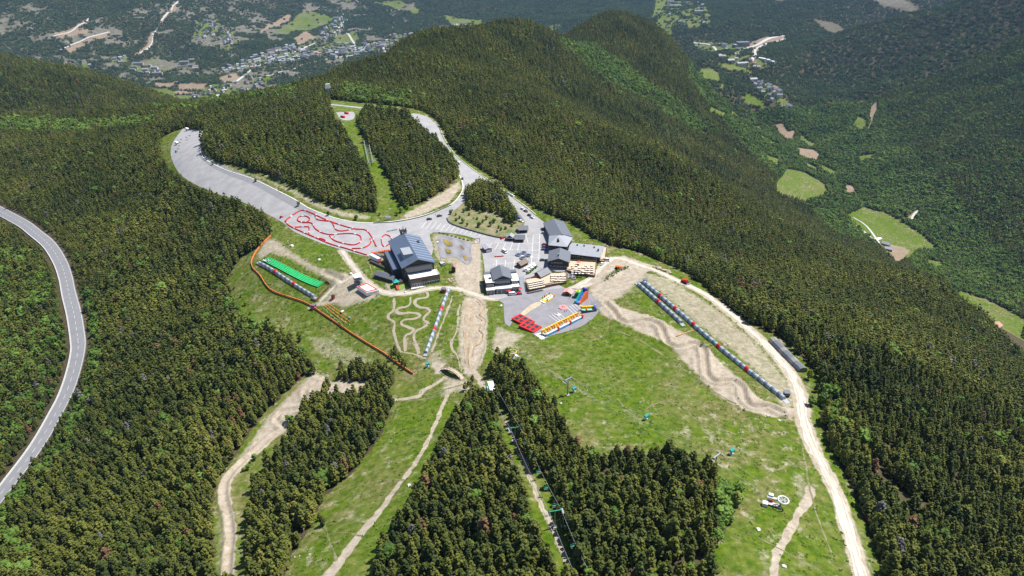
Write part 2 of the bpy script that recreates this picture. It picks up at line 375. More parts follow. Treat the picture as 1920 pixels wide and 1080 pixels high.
FAR_OPEN = [  # far clearings: (kind, outline) - g meadow, t tilled or bare earth, h built-up
 ('g', [(1585,402),(1620,388),(1660,400),(1700,422),(1740,448),(1760,468),(1722,470),(1700,490),(1680,494),(1640,458),(1604,428)]),
 ('t', [(1665,456),(1690,462),(1706,470),(1692,486),(1680,492),(1668,478)]),
 ('g', [(1765,538),(1800,545),(1850,560),(1890,580),(1925,600),(1925,680),(1890,645),(1842,598),(1795,566)]),
 ('g', [(1455,345),(1475,318),(1510,325),(1545,345),(1552,365),(1520,378),(1480,375),(1455,365)]),
 ('t', [(1450,232),(1468,233),(1478,246),(1490,244),(1490,258),(1478,260),(1462,250)]),
 ('t', [(1490,276),(1525,280),(1540,292),(1528,300),(1500,290)]),
 ('g', [(1598,232),(1612,215),(1625,225),(1624,240),(1610,247)]),
 ('t', [(1630,215),(1634,196),(1644,188),(1647,193),(1640,215),(1630,245),(1624,250),(1632,228)]),
 ('g', [(1392,182),(1402,174),(1432,192),(1430,202),(1405,196)]),
 ('g', [(1290,140),(1312,125),(1337,126),(1352,140),(1345,152),(1320,152)]),
 ('h', [(1408,150),(1430,153),(1452,170),(1490,203),(1472,210),(1440,190),(1412,168)]),
 ('g', [(1330,200),(1362,213),(1356,226),(1330,214)]),('g', [(1372,206),(1402,222),(1392,232),(1370,220)]),('g', [(1350,165),(1362,148),(1352,175)]),('g', [(1420,252),(1440,256),(1448,266),(1428,264)]),('g', [(1436,292),(1462,300),(1456,314),(1438,306)]),('g', [(1512,300),(1532,312),(1530,322),(1512,314)]),('g', [(1400,228),(1428,234),(1424,242),(1402,236)]),('g', [(1440,262),(1460,270),(1458,278),(1442,272)]),('g', [(1500,246),(1530,268),(1520,278),(1502,262)]),
 ('g', [(1540,305),(1570,320),(1560,330),(1540,318)]),('t', [(1580,343),(1600,350),(1606,362),(1590,362)]),('g', [(1610,292),(1640,288),(1632,300),(1612,304)]),
 ('g', [(1735,485),(1765,492),(1770,506),(1745,502)]),('t', [(1700,410),(1716,396),(1722,400),(1708,424)]),
 ('h', [(1300,76),(1350,82),(1396,84),(1400,96),(1380,104),(1335,98),(1300,90)]),
 ('t', [(1396,84),(1440,68),(1472,66),(1474,74),(1440,84),(1422,98),(1418,112),(1408,110),(1412,94)]),
 ('h', [(1345,102),(1400,106),(1440,118),(1430,130),(1390,124),(1350,112)]),('g', [(1345,118),(1400,124),(1410,140),(1360,132)]),
 ('h', [(1232,22),(1250,2),(1300,0),(1326,14),(1336,46),(1296,52),(1262,48),(1232,56)]),('g', [(1228,0),(1250,0),(1240,22),(1222,40)]),
 ('t', [(488,57),(510,42),(540,27),(548,29),(540,41),(510,52),(492,61)]),
 ('g', [(497,64),(545,40),(572,16),(612,30),(628,36),(596,52),(545,62),(502,70)]),
 ('t', [(548,72),(575,57),(592,70),(560,86)]),
 ('g', [(625,72),(662,58),(674,68),(668,84),(630,86)]),
 ('t', [(285,156),(333,152),(331,163),(302,163)]),('t', [(335,157),(388,157),(382,168),(333,168)]),('t', [(325,170),(372,170),(362,176),(330,176)]),('t', [(276,170),(300,175),(328,185),(338,194),(300,186)]),
 ('g', [(270,166),(284,163),(325,167),(330,178),(372,178),(352,190),(338,190),(318,180),(290,170)]),
 ('t', [(408,146),(440,136),(452,145),(440,153),(418,154)]),
 ('h', [(358,194),(372,172),(398,156),(432,158),(452,150),(500,138),(520,146),(470,168),(420,186),(392,196)]),
 ('h', [(395,128),(430,124),(480,106),(540,88),(560,86),(600,66),(622,40),(634,28),(648,40),(640,62),(662,90),(720,74),(800,58),(866,44),(884,50),(762,82),(652,108),(580,112),(500,126),(420,134)]),
 ('h', [(366,42),(398,34),(438,55),(452,78),(430,94),(384,84),(362,70)]),
 ('h', [(236,132),(262,118),(300,130),(300,142),(262,140)]),('g', [(290,125),(330,112),(335,128),(305,134)]),('h', [(326,118),(366,114),(372,132),(332,134)]),
 ('h', [(132,126),(158,112),(172,126),(150,136)]),('h', [(205,112),(240,106),(240,120),(212,122)]),
 ('t', [(95,64),(140,52),(168,30),(166,42),(148,56),(186,58),(150,66),(115,70)]),('t', [(118,92),(160,72),(205,60),(206,66),(168,82),(130,98)]),
 ('t', [(300,40),(326,10),(334,14),(318,28),(306,44)]),('t', [(252,102),(276,84),(284,60),(290,62),(286,84),(262,104)]),
 ('g', [(700,5),(745,0),(790,20),(780,26),(735,16)]),('g', [(830,30),(905,38),(900,52),(850,50)]),('t', [(886,52),(900,44),(930,48),(922,54)]),
 ('h', [(1000,56),(1030,44),(1062,42),(1050,54),(1020,62)]),('t', [(990,52),(1012,46),(1020,52),(1000,58)]),('h', [(640,0),(660,0),(658,12),(640,12)]),
 ('g', [(240,120),(300,108),(310,116),(262,128)]),
]
RIDE_LINE = [(1135,570),(1150,585),(1160,600),(1180,607),(1210,602),(1235,610),(1245,630),(1252,646),(1275,653),(1300,645),(1318,655),(1322,680),(1326,705),(1345,718),(1372,715),(1390,728),(1396,750),(1412,764),(1440,764),(1466,775)]
BMX_SNAKE = [(892,562),(900,568),(905,575),(903,584),(895,591),(900,596),(907,601),(907,609),(897,614),(895,621),(902,628),(902,636),(897,645),(887,650),(884,662),(884,676)]
TRAIL_SNAKE = [(592,717),(571,734),(580,754),(567,766),(535,770),(518,787),(535,803),(510,819),(482,844),(453,868),(425,901),(421,933),(429,966),(433,1007),(429,1047),(425,1100)]
PUMP_ASPHALT = [(820,446),(830,441),(850,445),(872,452),(884,458),(883,470),(885,488),(878,496),(866,492),(855,482),(842,484),(828,483),(823,468)]
_ride = smooth_line(ground(RIDE_LINE), 1.0); _snake = smooth_line(ground(BMX_SNAKE), 1.0); _trail = smooth_line(ground(TRAIL_SNAKE), 1.0)
_pump = ground(PUMP_ASPHALT)
_lanes = [smooth_line(ground(l), 1.5) for l in ([(878,565),(875,600),(872,640),(873,665),(878,690)], [(888,565),(885,600),(882,640),(880,668),(884,692)])]
_mounds = [smooth_line(ground(l), 1.0) for l in ([(622,502),(635,505),(650,512)], [(616,508),(632,514),(646,520)], [(606,521),(620,527),(634,532)])]
_ridgelet = smooth_line(ground([(1140,522),(1160,512),(1182,502)]), 2)

def zfull(x, y):
    """terrain with the earthworks: banked cycle lines, jump lanes, mounds, rolling asphalt"""
    x, y = np.asarray(x, float), np.asarray(y, float)
    shp = np.broadcast(x, y).shape
    x, y = np.broadcast_to(x, shp).ravel(), np.broadcast_to(y, shp).ravel()
    z = zbase(x, y)
    near = (y < 1100)
    z = z + np.where(y > 1000, (noise2(x, y, 90, 3) - 0.5) * np.clip((y - 1000) / 800, 0, 1) * 16, 0)
    if near.any():
        xs, ys = x[near], y[near]; add = np.zeros(xs.shape)
        for line, cut, w, h in ((_ride, 9, 2.7, 2.0), (_snake, 4, 1.3, 0.7), (_trail, 7, 2.4, 0.9)):
            d = dist_line(line, xs, ys, cut)
            ridge = h * np.exp(-((d - w) / (w * 0.45)) ** 2) - 0.45 * h * np.exp(-(d / (w * 0.6)) ** 2)
            if line is _ride: ridge = ridge + 0.9 * np.exp(-((d - 6.0) / 1.2) ** 2) * (noise2(xs, ys, 7, 21) > 0.35)
            add += np.where(d < cut, ridge, 0)
        for ln in _lanes:
            d = dist_line(ln, xs, ys, 4); k = d < 4
            add[k] += (np.clip(1.6 - d[k], 0, 0.5) * 0.8) * (0.6 + 0.8 * np.sin(ys[k] / 2.4))
        for ln in _mounds:
            d = dist_line(ln, xs, ys, 5); add += 2.0 * np.clip(1 - (d / 2.8) ** 2, 0, 1)
        d = dist_line(_ridgelet, xs, ys, 8); add += 1.6 * np.clip(1 - d / 5.0, 0, 1)
        k = inside(_pump, xs, ys)
        if k.any():
            e = dist_line(np.vstack([_pump, _pump[:1]]), xs[k], ys[k], 6)
            add[k] += np.clip(e / 2, 0, 1) * (0.45 * np.sin(xs[k] / 1.5 + 0.6 * np.sin(ys[k] / 3)) + 0.45 * np.sin(ys[k] / 2.2 + xs[k] / 5))
        z[near] += add
    return z.reshape(shp)

W_OPEN = {k: ground(v) for k, v in dict(resort=OPEN_RESORT, track=OPEN_TRACK, lift=OPEN_LIFT, knoll=OPEN_KNOLL, top=OPEN_TOP).items()}
W_ISLAND = ground(ISLAND_WOOD)
W_FAR = [(k, ground(v)) for k, v in FAR_OPEN]

LOT = [(343,241),(390,246),(379,268),(376,287),(388,301),(425,319),(480,338),(545,370),(585,393),(640,412),(690,418),(745,414),(800,402),(848,382),(868,360),(868,342),(860,322),(843,295),(820,270),(803,250),(785,233),(768,224),(772,213),(795,217),(818,233),(832,262),(850,288),(880,314),(922,343),(962,372),(1002,403),(1030,426),(1040,452),(1036,520),(1062,545),(1000,552),(930,560),(915,548),(908,500),(903,470),(895,452),(880,444),(850,438),(822,436),(806,440),(812,470),(790,500),(740,490),(724,470),(706,480),(690,481),(640,468),(600,455),(555,436),(528,416),(490,396),(450,377),(400,361),(352,338),(330,316),(320,288),(325,266)]
ISLAND = [(838,410),(846,420),(880,432),(935,446),(962,442),(972,432),(984,417),(970,396),(952,372),(936,354),(906,343),(880,356),(870,378),(848,398)]
LOWER_LOT = [(944,569),(947,607),(955,613),(968,602),(1015,637),(1028,631),(1092,611),(1126,577),(1112,555),(1098,545),(1060,540),(1000,548),(960,556),(935,562)]
TOP_ROAD = [(618,196),(640,198),(690,204),(745,212),(790,222)]
TOP_LOT = [(630,211),(662,210),(662,224),(640,224)]
LEFT_ROAD = [(-40,376),(0,396),(41,418),(65,436),(92,459),(112,490),(123,520),(129,550),(139,590),(146,635),(146,660),(137,700),(123,740),(105,775),(67,840),(22,900),(-30,968)]
L_ROAD = smooth_line(ground(LEFT_ROAD), 2.0)

# beds of gravel and bare soil: (outline, strength), and beaten lines: (points, width in m, strength)
BARE = [
 ([(1180,505),(1262,522),(1352,582),(1436,655),(1500,735),(1496,775),(1462,772),(1436,722),(1376,664),(1296,604),(1228,545),(1190,530)], 0.54),
 ([(1110,520),(1130,488),(1170,478),(1236,500),(1200,530),(1165,560),(1125,572),(1100,548)], 0.74),
 ([(866,556),(910,556),(916,600),(914,645),(902,682),(890,708),(866,704),(858,660),(858,620)], 0.85),
 ([(846,500),(888,446),(903,452),(906,500),(908,548),(880,560),(860,545),(850,525)], 0.8),
 ([(498,448),(520,446),(548,470),(600,498),(640,512),(668,512),(700,540),(720,556),(690,568),(640,580),(604,566),(620,540),(590,515),(540,488),(505,478),(486,492),(478,480)], 0.62),
 ([(1510,700),(1526,760),(1548,850),(1600,950),(1630,1020),(1655,1090),(1625,1090),(1585,960),(1530,850),(1508,780)], 0.45),
 ([(915,650),(930,606),(955,618),(992,626),(965,650),(925,672)], 0.62),
 ([(806,680),(822,672),(838,684),(832,700),(815,704)], 0.95),
 ([(832,702),(850,705),(880,708),(905,740),(880,735),(850,740),(820,748)], 0.62),
 ([(560,625),(620,628),(700,668),(690,684),(640,690),(590,665)], 0.42),
 ([(790,690),(800,660),(830,655),(850,690)], 0.5),
 ([(1268,808),(1290,795),(1302,815),(1295,832)], 0.6),([(1312,798),(1325,800),(1342,825),(1336,834)], 0.75),
 ([(1480,880),(1512,885),(1520,930),(1500,955),(1485,920)], 0.5),([(1398,1000),(1470,1060),(1540,1090),(1420,1090)], 0.35),
 ([(390,304),(430,318),(490,338),(550,366),(590,390),(640,408),(690,414),(700,404),(648,395),(602,381),(560,358),(497,332),(436,313),(400,300)], 0.62),
 ([(755,402),(790,384),(815,368),(845,350),(864,336),(866,352),(845,380),(800,400),(760,412)], 0.85),
 ([(915,400),(945,396),(972,415),(985,420),(965,440),(930,420)], 0.6),([(862,395),(885,398),(890,412),(872,418),(858,408)], 0.5),
 ([(400,1100),(402,960),(412,905),(430,900),(440,960),(448,1100)], 0.5),
 ([(590,690),(625,712),(700,712),(712,726),(650,742),(598,750),(560,778),(530,808),(470,862),(440,900),(420,905),(450,850),(500,780),(560,722)], 0.7),
 ([(806,436),(850,438),(892,450),(890,500),(850,498),(815,490),(806,465)], 0.55),([(700,470),(728,476),(742,500),(722,500),(706,490)], 0.5),([(715,535),(740,525),(772,540),(760,556),(725,555)], 0.6),
 ([(1025,690),(1045,698),(1058,714),(1035,706)], 0.6),([(1072,718),(1112,738),(1106,748),(1070,728)], 0.55),([(1138,752),(1190,770),(1232,800),(1188,792)], 0.45),([(1118,834),(1206,828),(1202,843),(1130,848)], 0.45),([(1340,816),(1422,850),(1412,860),(1345,832)], 0.5),([(1350,770),(1400,800),(1380,806)], 0.4),([(930,640),(985,645),(1005,680),(960,660)], 0.4),([(650,1000),(700,985),(690,1005),(655,1012)], 0.35),([(700,850),(745,800),(750,815),(712,868)], 0.4),([(575,1030),(590,1020),(585,1060),(570,1065)], 0.6),
]
LINES = [
 ([(1060,548),(1110,520),(1150,484),(1200,497),(1260,521),(1320,551),(1380,596),(1440,650),(1480,697),(1500,740),(1507,790),(1530,850),(1570,930),(1592,1000),(1610,1060),(1625,1110)], [5,6,6,6,7,7,8,8,8.5,8.5,8,7.5,7,7,7,7], 1.0),
 ([(1120,556),(1150,585),(1200,604),(1240,622),(1290,652),(1330,692),(1370,730),(1410,758),(1460,772),(1500,775)], [10,15,18,17,18,19,18,15,9,8], 0.92),
 ([(640,470),(655,490),(672,512),(690,530),(720,548),(760,550),(810,541),(850,540),(885,550),(920,560),(960,557),(1010,551),(1060,545),(1110,532)], 5.0, 1.0),
 ([(895,455),(893,490),(890,520),(884,550)], 5.0, 0.95),
 ([(580,575),(620,566),(660,556),(690,558)], 3.5, 0.75),([(672,512),(650,525),(625,540),(600,566)], 4.0, 0.7),
 ([(844,734),(828,766),(796,840),(767,884),(747,909),(706,966),(665,1015),(629,1064),(600,1100)], [2.2,2.2,2.4,2.6,2.8,3.6,4.2,4.6,4.8], 1.0),
 ([(884,690),(892,700),(900,712),(908,730),(914,745)], 2.6, 1.0),
 ([(835,707),(818,718),(794,732),(787,742),(747,750),(720,748)], [2.5,2.5,3,3.2,2.6,2], 0.95),
 ([(592,717),(571,734),(580,754),(567,766),(535,770),(518,787),(535,803),(510,819),(482,844),(453,868),(425,901),(421,933),(429,966),(433,1007),(429,1047),(425,1100)], [5,6,6,5.5,5.5,6,6,6.5,7,7,6,5.5,5,5,5,5], 1.0),
 ([(1520,917),(1512,941),(1491,974),(1467,1019),(1455,1047),(1450,1100)], [4,3.2,3.0,3.0,3,3], 0.95),
 ([(950,790),(968,835),(984,868),(1003,917),(1039,999),(1076,1084)], [2,2,2.2,1.8,1.8,1.8], 0.95),
]
THIN = [  # narrow beaten paths, built as strips
 ([(739,559),(739,581),(729,590),(729,597),(739,605),(739,623),(746,649),(751,659)], 1.5),
 ([(769,557),(770,566),(764,574),(748,578),(744,584),(753,588),(779,587),(787,592),(779,597),(757,600),(751,607),(761,612),(774,618),(768,626),(759,631),(760,659)], 1.8),
 ([(801,547),(801,557),(781,562),(778,570),(787,576),(801,578),(806,584),(794,596),(794,600),(801,607),(794,613),(781,620),(776,627),(779,642),(785,664)], 1.9),
 ([(751,659),(775,664),(800,672)], 1.3),([(848,555),(832,600),(809,660)], 1.6),
 ([(912,579),(911,610),(911,644),(905,668),(899,686)], 1.5),
 ([(862,570),(856,620),(846,648),(858,670),(866,704)], 1.4),
 ([(759,899),(735,900),(706,903),(665,917)], 0.9),([(677,1005),(645,999),(616,1003)], 0.9),([(604,978),(614,999),(624,1031),(631,1052)], 1.1),
 ([(1155,617),(1215,647),(1265,682),(1315,717),(1352,750)], 1.1),
 ([(1202,772),(1226,758),(1251,752),(1284,766),(1308,787),(1380,815)], 0.9),([(1157,748),(1172,764),(1186,772)], 0.8),
 ([(1029,693),(1064,717),(1113,742)], 1.4),([(1402,1000),(1455,1025),(1532,1068)], 1.0),([(1504,835),(1516,905),(1540,990),(1561,1043)], 0.8),
 ([(571,685),(596,693),(618,712)], 1.1),([(687,487),(694,500),(698,516)], 0.9),([(538,452),(542,462),(530,478)], 0.8),
 ([(1302,712),(1340,735),(1380,760)], 0.8),([(1121,840),(1166,840),(1210,832)], 0.8),
 ([(870,720),(850,726),(790,742)], 1.0),([(745,752),(800,748),(845,738)], 0.9),([(985,660),(1000,670),(1012,690)], 1.0),
]

def paint(x, y):
    """zone strengths at ground points: bare soil, grass, tilled earth, rock"""
    bare, grass, till, rock = (np.zeros(x.shape) for _ in range(4))
    near = y < 1300
    X, Y = x[near], y[near]
    jx = X + (noise2(X, Y, 3.0, 31) - 0.5) * 2.4; jy = Y + (noise2(X, Y, 3.0, 32) - 0.5) * 2.4
    b, g = np.zeros(X.shape), np.zeros(X.shape)
    for k in W_OPEN: g[inside(W_OPEN[k], jx, jy)] = 1.0
    g = np.maximum(g, np.clip(1 - dist_line(L_ROAD, X, Y, 12) / 9.0, 0, 1) * 0.8)
    for o, s in BARE:
        P = ground(o); k = inside(P, jx, jy)
        if k.any():
            e = dist_line(np.vstack([P, P[:1]]), X[k], Y[k], 4) / 4
            b[k] = np.maximum(b[k], s * (0.45 + 0.55 * e))
    for o, w, s in LINES:
        pts = ground(o)[:, :2]; ww = np.broadcast_to(np.asarray(w, float), (len(pts),))
        L = smooth_line(np.column_stack([pts, ww]), 2.0); wm = L[:, 2].max()
        m = (X > L[:, 0].min() - wm) & (X < L[:, 0].max() + wm) & (Y > L[:, 1].min() - wm) & (Y < L[:, 1].max() + wm)
        if not m.any(): continue
        xs, ys, best = jx[m] * 0.5 + X[m] * 0.5, jy[m] * 0.5 + Y[m] * 0.5, np.zeros(m.sum())
        for p, q in zip(L[:-1], L[1:]):
            e = q[:2] - p[:2]; t = np.clip(((xs - p[0]) * e[0] + (ys - p[1]) * e[1]) / (e @ e + 1e-9), 0, 1)
            d = np.hypot(xs - p[0] - t * e[0], ys - p[1] - t * e[1]) / (p[2] / 2)
            best = np.maximum(best, np.clip((1.25 - d) / 0.5, 0, 1))
        b[m] = np.maximum(b[m], best * s)
    bare[near], grass[near] = b, g
    far = y > 600
    X, Y = x[far], y[far]; G, T, R = np.zeros(X.shape), np.zeros(X.shape), np.zeros(X.shape)
    for k, P in W_FAR:
        m = inside(P, X, Y)
        if k == 'g': G[m] = 1
        elif k == 't': T[m] = 1
        else: G[m] = np.maximum(G[m], 0.6); T[m] = np.maximum(T[m], 0.2)
    grass[far] = np.maximum(grass[far], G); till[far] = T
    # stony slopes across the valley
    m = (X < -700) & (Y > 3300); R[m] = np.clip((noise2(X[m], Y[m], 120, 5) + 0.6 * noise2(X[m], Y[m], 45, 6) - 0.8) * 3, 0, 1)
    m = (X > 1500) & (Y > 3500); R[m] = np.clip((noise2(X[m] + Y[m] * 0.2, Y[m] * 0.3, 90, 8) - 0.72) * 4, 0, 1)
    rock[far] = R
    return bare, grass, till, rock

def ground_material():
    m = bpy.data.materials.new('mountain_ground'); m.use_nodes = True
    nt = m.node_tree; N, Lk = nt.nodes, nt.links; b = N['Principled BSDF']; b.inputs['Roughness'].default_value = 0.95; b.inputs['Specular IOR Level'].default_value = 0.1
    tc = N.new('ShaderNodeTexCoord')
    def nz(scale, detail=6, rough=0.6):
        n = N.new('ShaderNodeTexNoise'); n.inputs['Scale'].default_value = scale; n.inputs['Detail'].default_value = detail; n.inputs['Roughness'].default_value = rough
        Lk.new(tc.outputs['Object'], n.inputs['Vector']); return n.outputs['Fac']
    def ramp(f, stops):
        r = N.new('ShaderNodeValToRGB'); e = r.color_ramp.elements
        while len(e) < len(stops): e.new(0.5)
        for el, (p, c) in zip(e, stops): el.position = p; el.color = (*c, 1)
        Lk.new(f, r.inputs['Fac']); return r.outputs['Color']
    def mix(f, a, c):
        x = N.new('ShaderNodeMix'); x.data_type = 'RGBA'; Lk.new(f, x.inputs['Factor']); Lk.new(a, x.inputs['A']); Lk.new(c, x.inputs['B']); return x.outputs['Result']
    def math_(op, a, c, d=None):
        x = N.new('ShaderNodeMath'); x.operation = op; x.use_clamp = op != 'SUBTRACT'
        for i, v in enumerate((a, c, d)):
            if v is None: continue
            if isinstance(v, (int, float)): x.inputs[i].default_value = v
            else: Lk.new(v, x.inputs[i])
        return x.outputs[0]
    at_ = N.new('ShaderNodeAttribute'); at_.attribute_name = 'zone'
    sp = N.new('ShaderNodeSeparateColor'); Lk.new(at_.outputs['Color'], sp.inputs[0])
    at2 = N.new('ShaderNodeAttribute'); at2.attribute_name = 'rock'
    big, mid, fine, tiny = nz(0.012), nz(0.06), nz(0.3, 8, 0.7), nz(1.6, 6, 0.75)
    floor = ramp(fine, [(0.3, (0.035, 0.04, 0.014)), (0.55, (0.075, 0.058, 0.034)), (0.75, (0.15, 0.11, 0.075))])
    lush = ramp(fine, [(0.36, (0.034, 0.078, 0.003)), (0.5, (0.070, 0.120, 0.005)), (0.64, (0.118, 0.150, 0.012))])
    dry = ramp(fine, [(0.36, (0.075, 0.092, 0.018)), (0.5, (0.125, 0.125, 0.038)), (0.64, (0.21, 0.18, 0.095))])
    f1 = math_('MULTIPLY_ADD', mid, 5.0, -2.0); f2 = math_('MULTIPLY_ADD', big, 4.0, -1.4)
    grass = mix(math_('MULTIPLY', f1, f2), lush, dry)
    flowers = math_('MULTIPLY', math_('GREATER_THAN', tiny, 0.66), math_('MULTIPLY_ADD', mid, 3.0, -1.6))
    grass = mix(math_('MULTIPLY', flowers, 0.5), grass, ramp(tiny, [(0, (0.22, 0.19, 0.02)), (1, (0.3, 0.24, 0.02))]))
    soil = ramp(fine, [(0.34, (0.23, 0.18, 0.13)), (0.5, (0.35, 0.30, 0.23)), (0.66, (0.46, 0.415, 0.34))])
    stone = ramp(tiny, [(0.35, (0.19, 0.155, 0.115)), (0.55, (0.34, 0.295, 0.235)), (0.7, (0.48, 0.44, 0.37))])
    soil = mix(math_('MULTIPLY_ADD', mid, 1.5, -0.4), soil, stone)
    tilled = ramp(mid, [(0.3, (0.18, 0.135, 0.09)), (0.7, (0.26, 0.20, 0.14))])
    rocky = ramp(mid, [(0.3, (0.07, 0.072, 0.04)), (0.7, (0.19, 0.17, 0.14))])
    def edge(v, n, k): # ragged border: mask + noise through a steep threshold
        return math_('MULTIPLY_ADD', math_('SUBTRACT', math_('ADD', v, math_('MULTIPLY_ADD', n, 1.5, -0.75)), 0.5), k, 0.5)
    scuff = math_('MULTIPLY', math_('MULTIPLY_ADD', nz(0.16, 9, 0.74), 9.0, -4.9), math_('MULTIPLY_ADD', big, 4.0, -1.3))
    grass = mix(math_('MULTIPLY', scuff, 0.9), grass, soil)
    c = mix(edge(sp.outputs[1], fine, 3.0), floor, grass)
    c = mix(at2.outputs['Fac'], c, rocky)
    c = mix(edge(sp.outputs[0], nz(0.35, 9, 0.78), 2.6), c, soil)
    c = mix(edge(sp.outputs[2], fine, 3.0), c, tilled)
    Lk.new(c, b.inputs['Base Color'])
    bp = N.new('ShaderNodeBump'); bp.inputs['Strength'].default_value = 0.5; bp.inputs['Distance'].default_value = 0.5
    Lk.new(fine, bp.inputs['Height']); Lk.new(bp.outputs['Normal'], b.inputs['Normal'])
    return m

def build_terrain():
    nu = 780
    yy = np.concatenate([np.exp(np.linspace(math.log(245.0), math.log(960.0), 580)), np.exp(np.linspace(math.log(965.0), math.log(9500.0), 300))]) - Y0
    u = np.linspace(-0.86, 0.86, nu)
    X = u[None] * (yy[:, None] + Y0); Yg = np.repeat(yy[:, None], nu, 1)
    Z = zfull(X, Yg)
    n = X.size
    me = bpy.data.meshes.new('terrain'); me.vertices.add(n)
    me.vertices.foreach_set('co', np.stack([X, Yg, Z], -1).astype(np.float32).ravel())
    j, i = np.meshgrid(np.arange(len(yy) - 1), np.arange(nu - 1), indexing='ij')
    a = (j * nu + i).ravel(); q = np.stack([a, a + 1, a + nu + 1, a + nu], 1).astype(np.int32)
    me.loops.add(q.size); me.loops.foreach_set('vertex_index', q.ravel())
    me.polygons.add(len(q)); me.polygons.foreach_set('loop_start', np.arange(0, q.size, 4, dtype=np.int32))
    me.update(calc_edges=True)
    bare, grass, till, rock = paint(X.ravel(), Yg.ravel())
    ca = me.attributes.new('zone', 'FLOAT_COLOR', 'POINT')
    ca.data.foreach_set('color', np.stack([bare, grass, till, np.ones(n)], -1).astype(np.float32).ravel())
    ra = me.attributes.new('rock', 'FLOAT', 'POINT'); ra.data.foreach_set('value', rock.astype(np.float32))
    me.polygons.foreach_set('use_smooth', np.ones(len(q), bool))
    me.materials.append(ground_material())
    return tag(link('terrain', me), 'grassy mountain shoulder with bare tracks, wooded flanks and the valleys below', kind='structure')
terrain = build_terrain()

# ------------------------------------------------------------------ asphalt, roads, paths
M_ASPH = mat('asphalt_pale', (0.285, 0.28, 0.285), 0.9, 0.16, 0.12)
M_ASPH2 = mat('asphalt_grey', (0.215, 0.21, 0.225), 0.9, 0.14, 0.2)
M_ASPH3 = mat('asphalt_lane', (0.205, 0.205, 0.215), 0.9, 0.08, 0.2)
M_LINE = mat('road_paint', (0.62, 0.62, 0.60), 0.7, 0.15, 0.8)
M_PATH = mat('trodden_soil', (0.30, 0.26, 0.195), 0.95, 0.25, 0.7)
M_CONC = mat('concrete', (0.42, 0.41, 0.39), 0.9, 0.12, 0.4)

def outline(px, step=2.5):
    P = ground(px, zfull)[:, :2]
    return smooth_line(np.vstack([P, P[:1]]), step)[:-1]

def sheet(name, px, lift, m, label, cell=3.5, smooth=True):
    o = fan_mesh(name, outline(px) if smooth else ground(px, zfull)[:, :2], lift, m, cell)
    return tag(o, label, kind='structure')
sheet('car_park', LOT, 0.10, M_ASPH, 'pale worn asphalt car park curving round the wooded knoll')
sheet('planted_island', ISLAND, 0.22, mat('island_soil', (0.065, 0.12, 0.014), 0.95, 0.5, 0.16, color2=(0.27, 0.21, 0.14)), 'raised island of rough grass and bare soil inside the car park')
sheet('lower_yard', LOWER_LOT, 0.13, M_ASPH2, 'grey asphalt yard under the inflatables')
sheet('upper_lot', TOP_LOT, 0.12, M_ASPH, 'small asphalt lot on top of the knoll')
sheet('pump_track', PUMP_ASPHALT, 0.16, M_ASPH2, 'rolling asphalt pump track beside the big station', cell=1.6)

def road(name, line, width, m, label, lift=0.12, jitter=0.0):
    return tag(ribbon_mesh(line, width, lift, jitter=jitter, cross=3).build(name, m, smooth=True), label, kind='structure')
road('road', L_ROAD, 10.4, M_ASPH3, 'two lane mountain road curving through the forest on the left', 0.25)
road('upper_road', smooth_line(ground(TOP_ROAD), 3), 7.0, M_ASPH, 'grey road running along the top of the knoll')
LANE = smooth_line(ground([(384,262),(379,285),(392,302),(428,322),(482,343),(545,378),(588,402)]), 3)
road('dark_lane', LANE, 6.5, M_ASPH3, 'darker resurfaced lane along the inner edge of the car park', 0.14)
KERB = smooth_line(ground([(389,247),(379,268),(377,287),(389,301),(425,319),(480,338),(545,370),(585,393),(640,412),(690,418),(745,414),(800,402),(846,383),(866,360),(867,342),(858,322),(841,296),(818,271),(801,251)]), 3)
def wall_strip(line, w, h, m, name, label, cat, lift=0.0):
    """low wall following the ground"""
    P = np.asarray(line)[:, :2]; t = np.gradient(P, axis=0); t /= np.linalg.norm(t, axis=1, keepdims=True) + 1e-9
    nn = np.stack([-t[:, 1], t[:, 0]], 1); z = zfull(P[:, 0], P[:, 1]) + lift; mb = MB(); vs_ = []
    for k in range(len(P)):
        for s_, q in ((1, -0.3), (1, h), (-1, h), (-1, -0.3)): vs_.append((*(P[k] + nn[k] * s_ * w / 2), z[k] + q))
    fs_ = [(k * 4 + a, k * 4 + a + 1, k * 4 + a + 5, k * 4 + a + 4) for k in range(len(P) - 1) for a in range(3)]
    mb.add(vs_, fs_ + [(0, 3, 2, 1), tuple((len(P) - 1) * 4 + a for a in range(4))])
    return tag(mb.build(name, m), label, cat)
wall_strip(KERB, 1.0, 0.22, mat('kerb_stone', (0.55, 0.54, 0.51), 0.9), 'kerb', 'long pale concrete kerb between car park and wooded knoll', 'kerb')
wall_strip(smooth_line(ground([(838,410),(846,420),(880,432),(935,446),(962,442)]), 2), 0.7, 1.1, mat('dark_stone', (0.10, 0.10, 0.10), 0.9, 0.4, 1.2), 'retaining_wall', 'dark stone retaining wall along the front of the planted island', 'wall')
wall_strip(smooth_line(ground([(700,419),(745,416),(800,404),(846,385)]), 2), 0.5, 0.7, MATS['dark_stone'], 'retaining_wall', 'low dark wall at the foot of the bare knoll bank', 'wall')
def offset(line, d):
    P = np.asarray(line)[:, :2]; t = np.gradient(P, axis=0); t /= np.linalg.norm(t, axis=1, keepdims=True) + 1e-9
    return P + np.stack([-t[:, 1], t[:, 0]], 1) * d
wall_strip(offset(L_ROAD, -5.0), 0.25, 0.75, mat('guard_rail', (0.55, 0.56, 0.56), 0.5), 'guard_rail', 'long pale guard rail on the outer edge of the forest road', 'guard rail', 0.15)
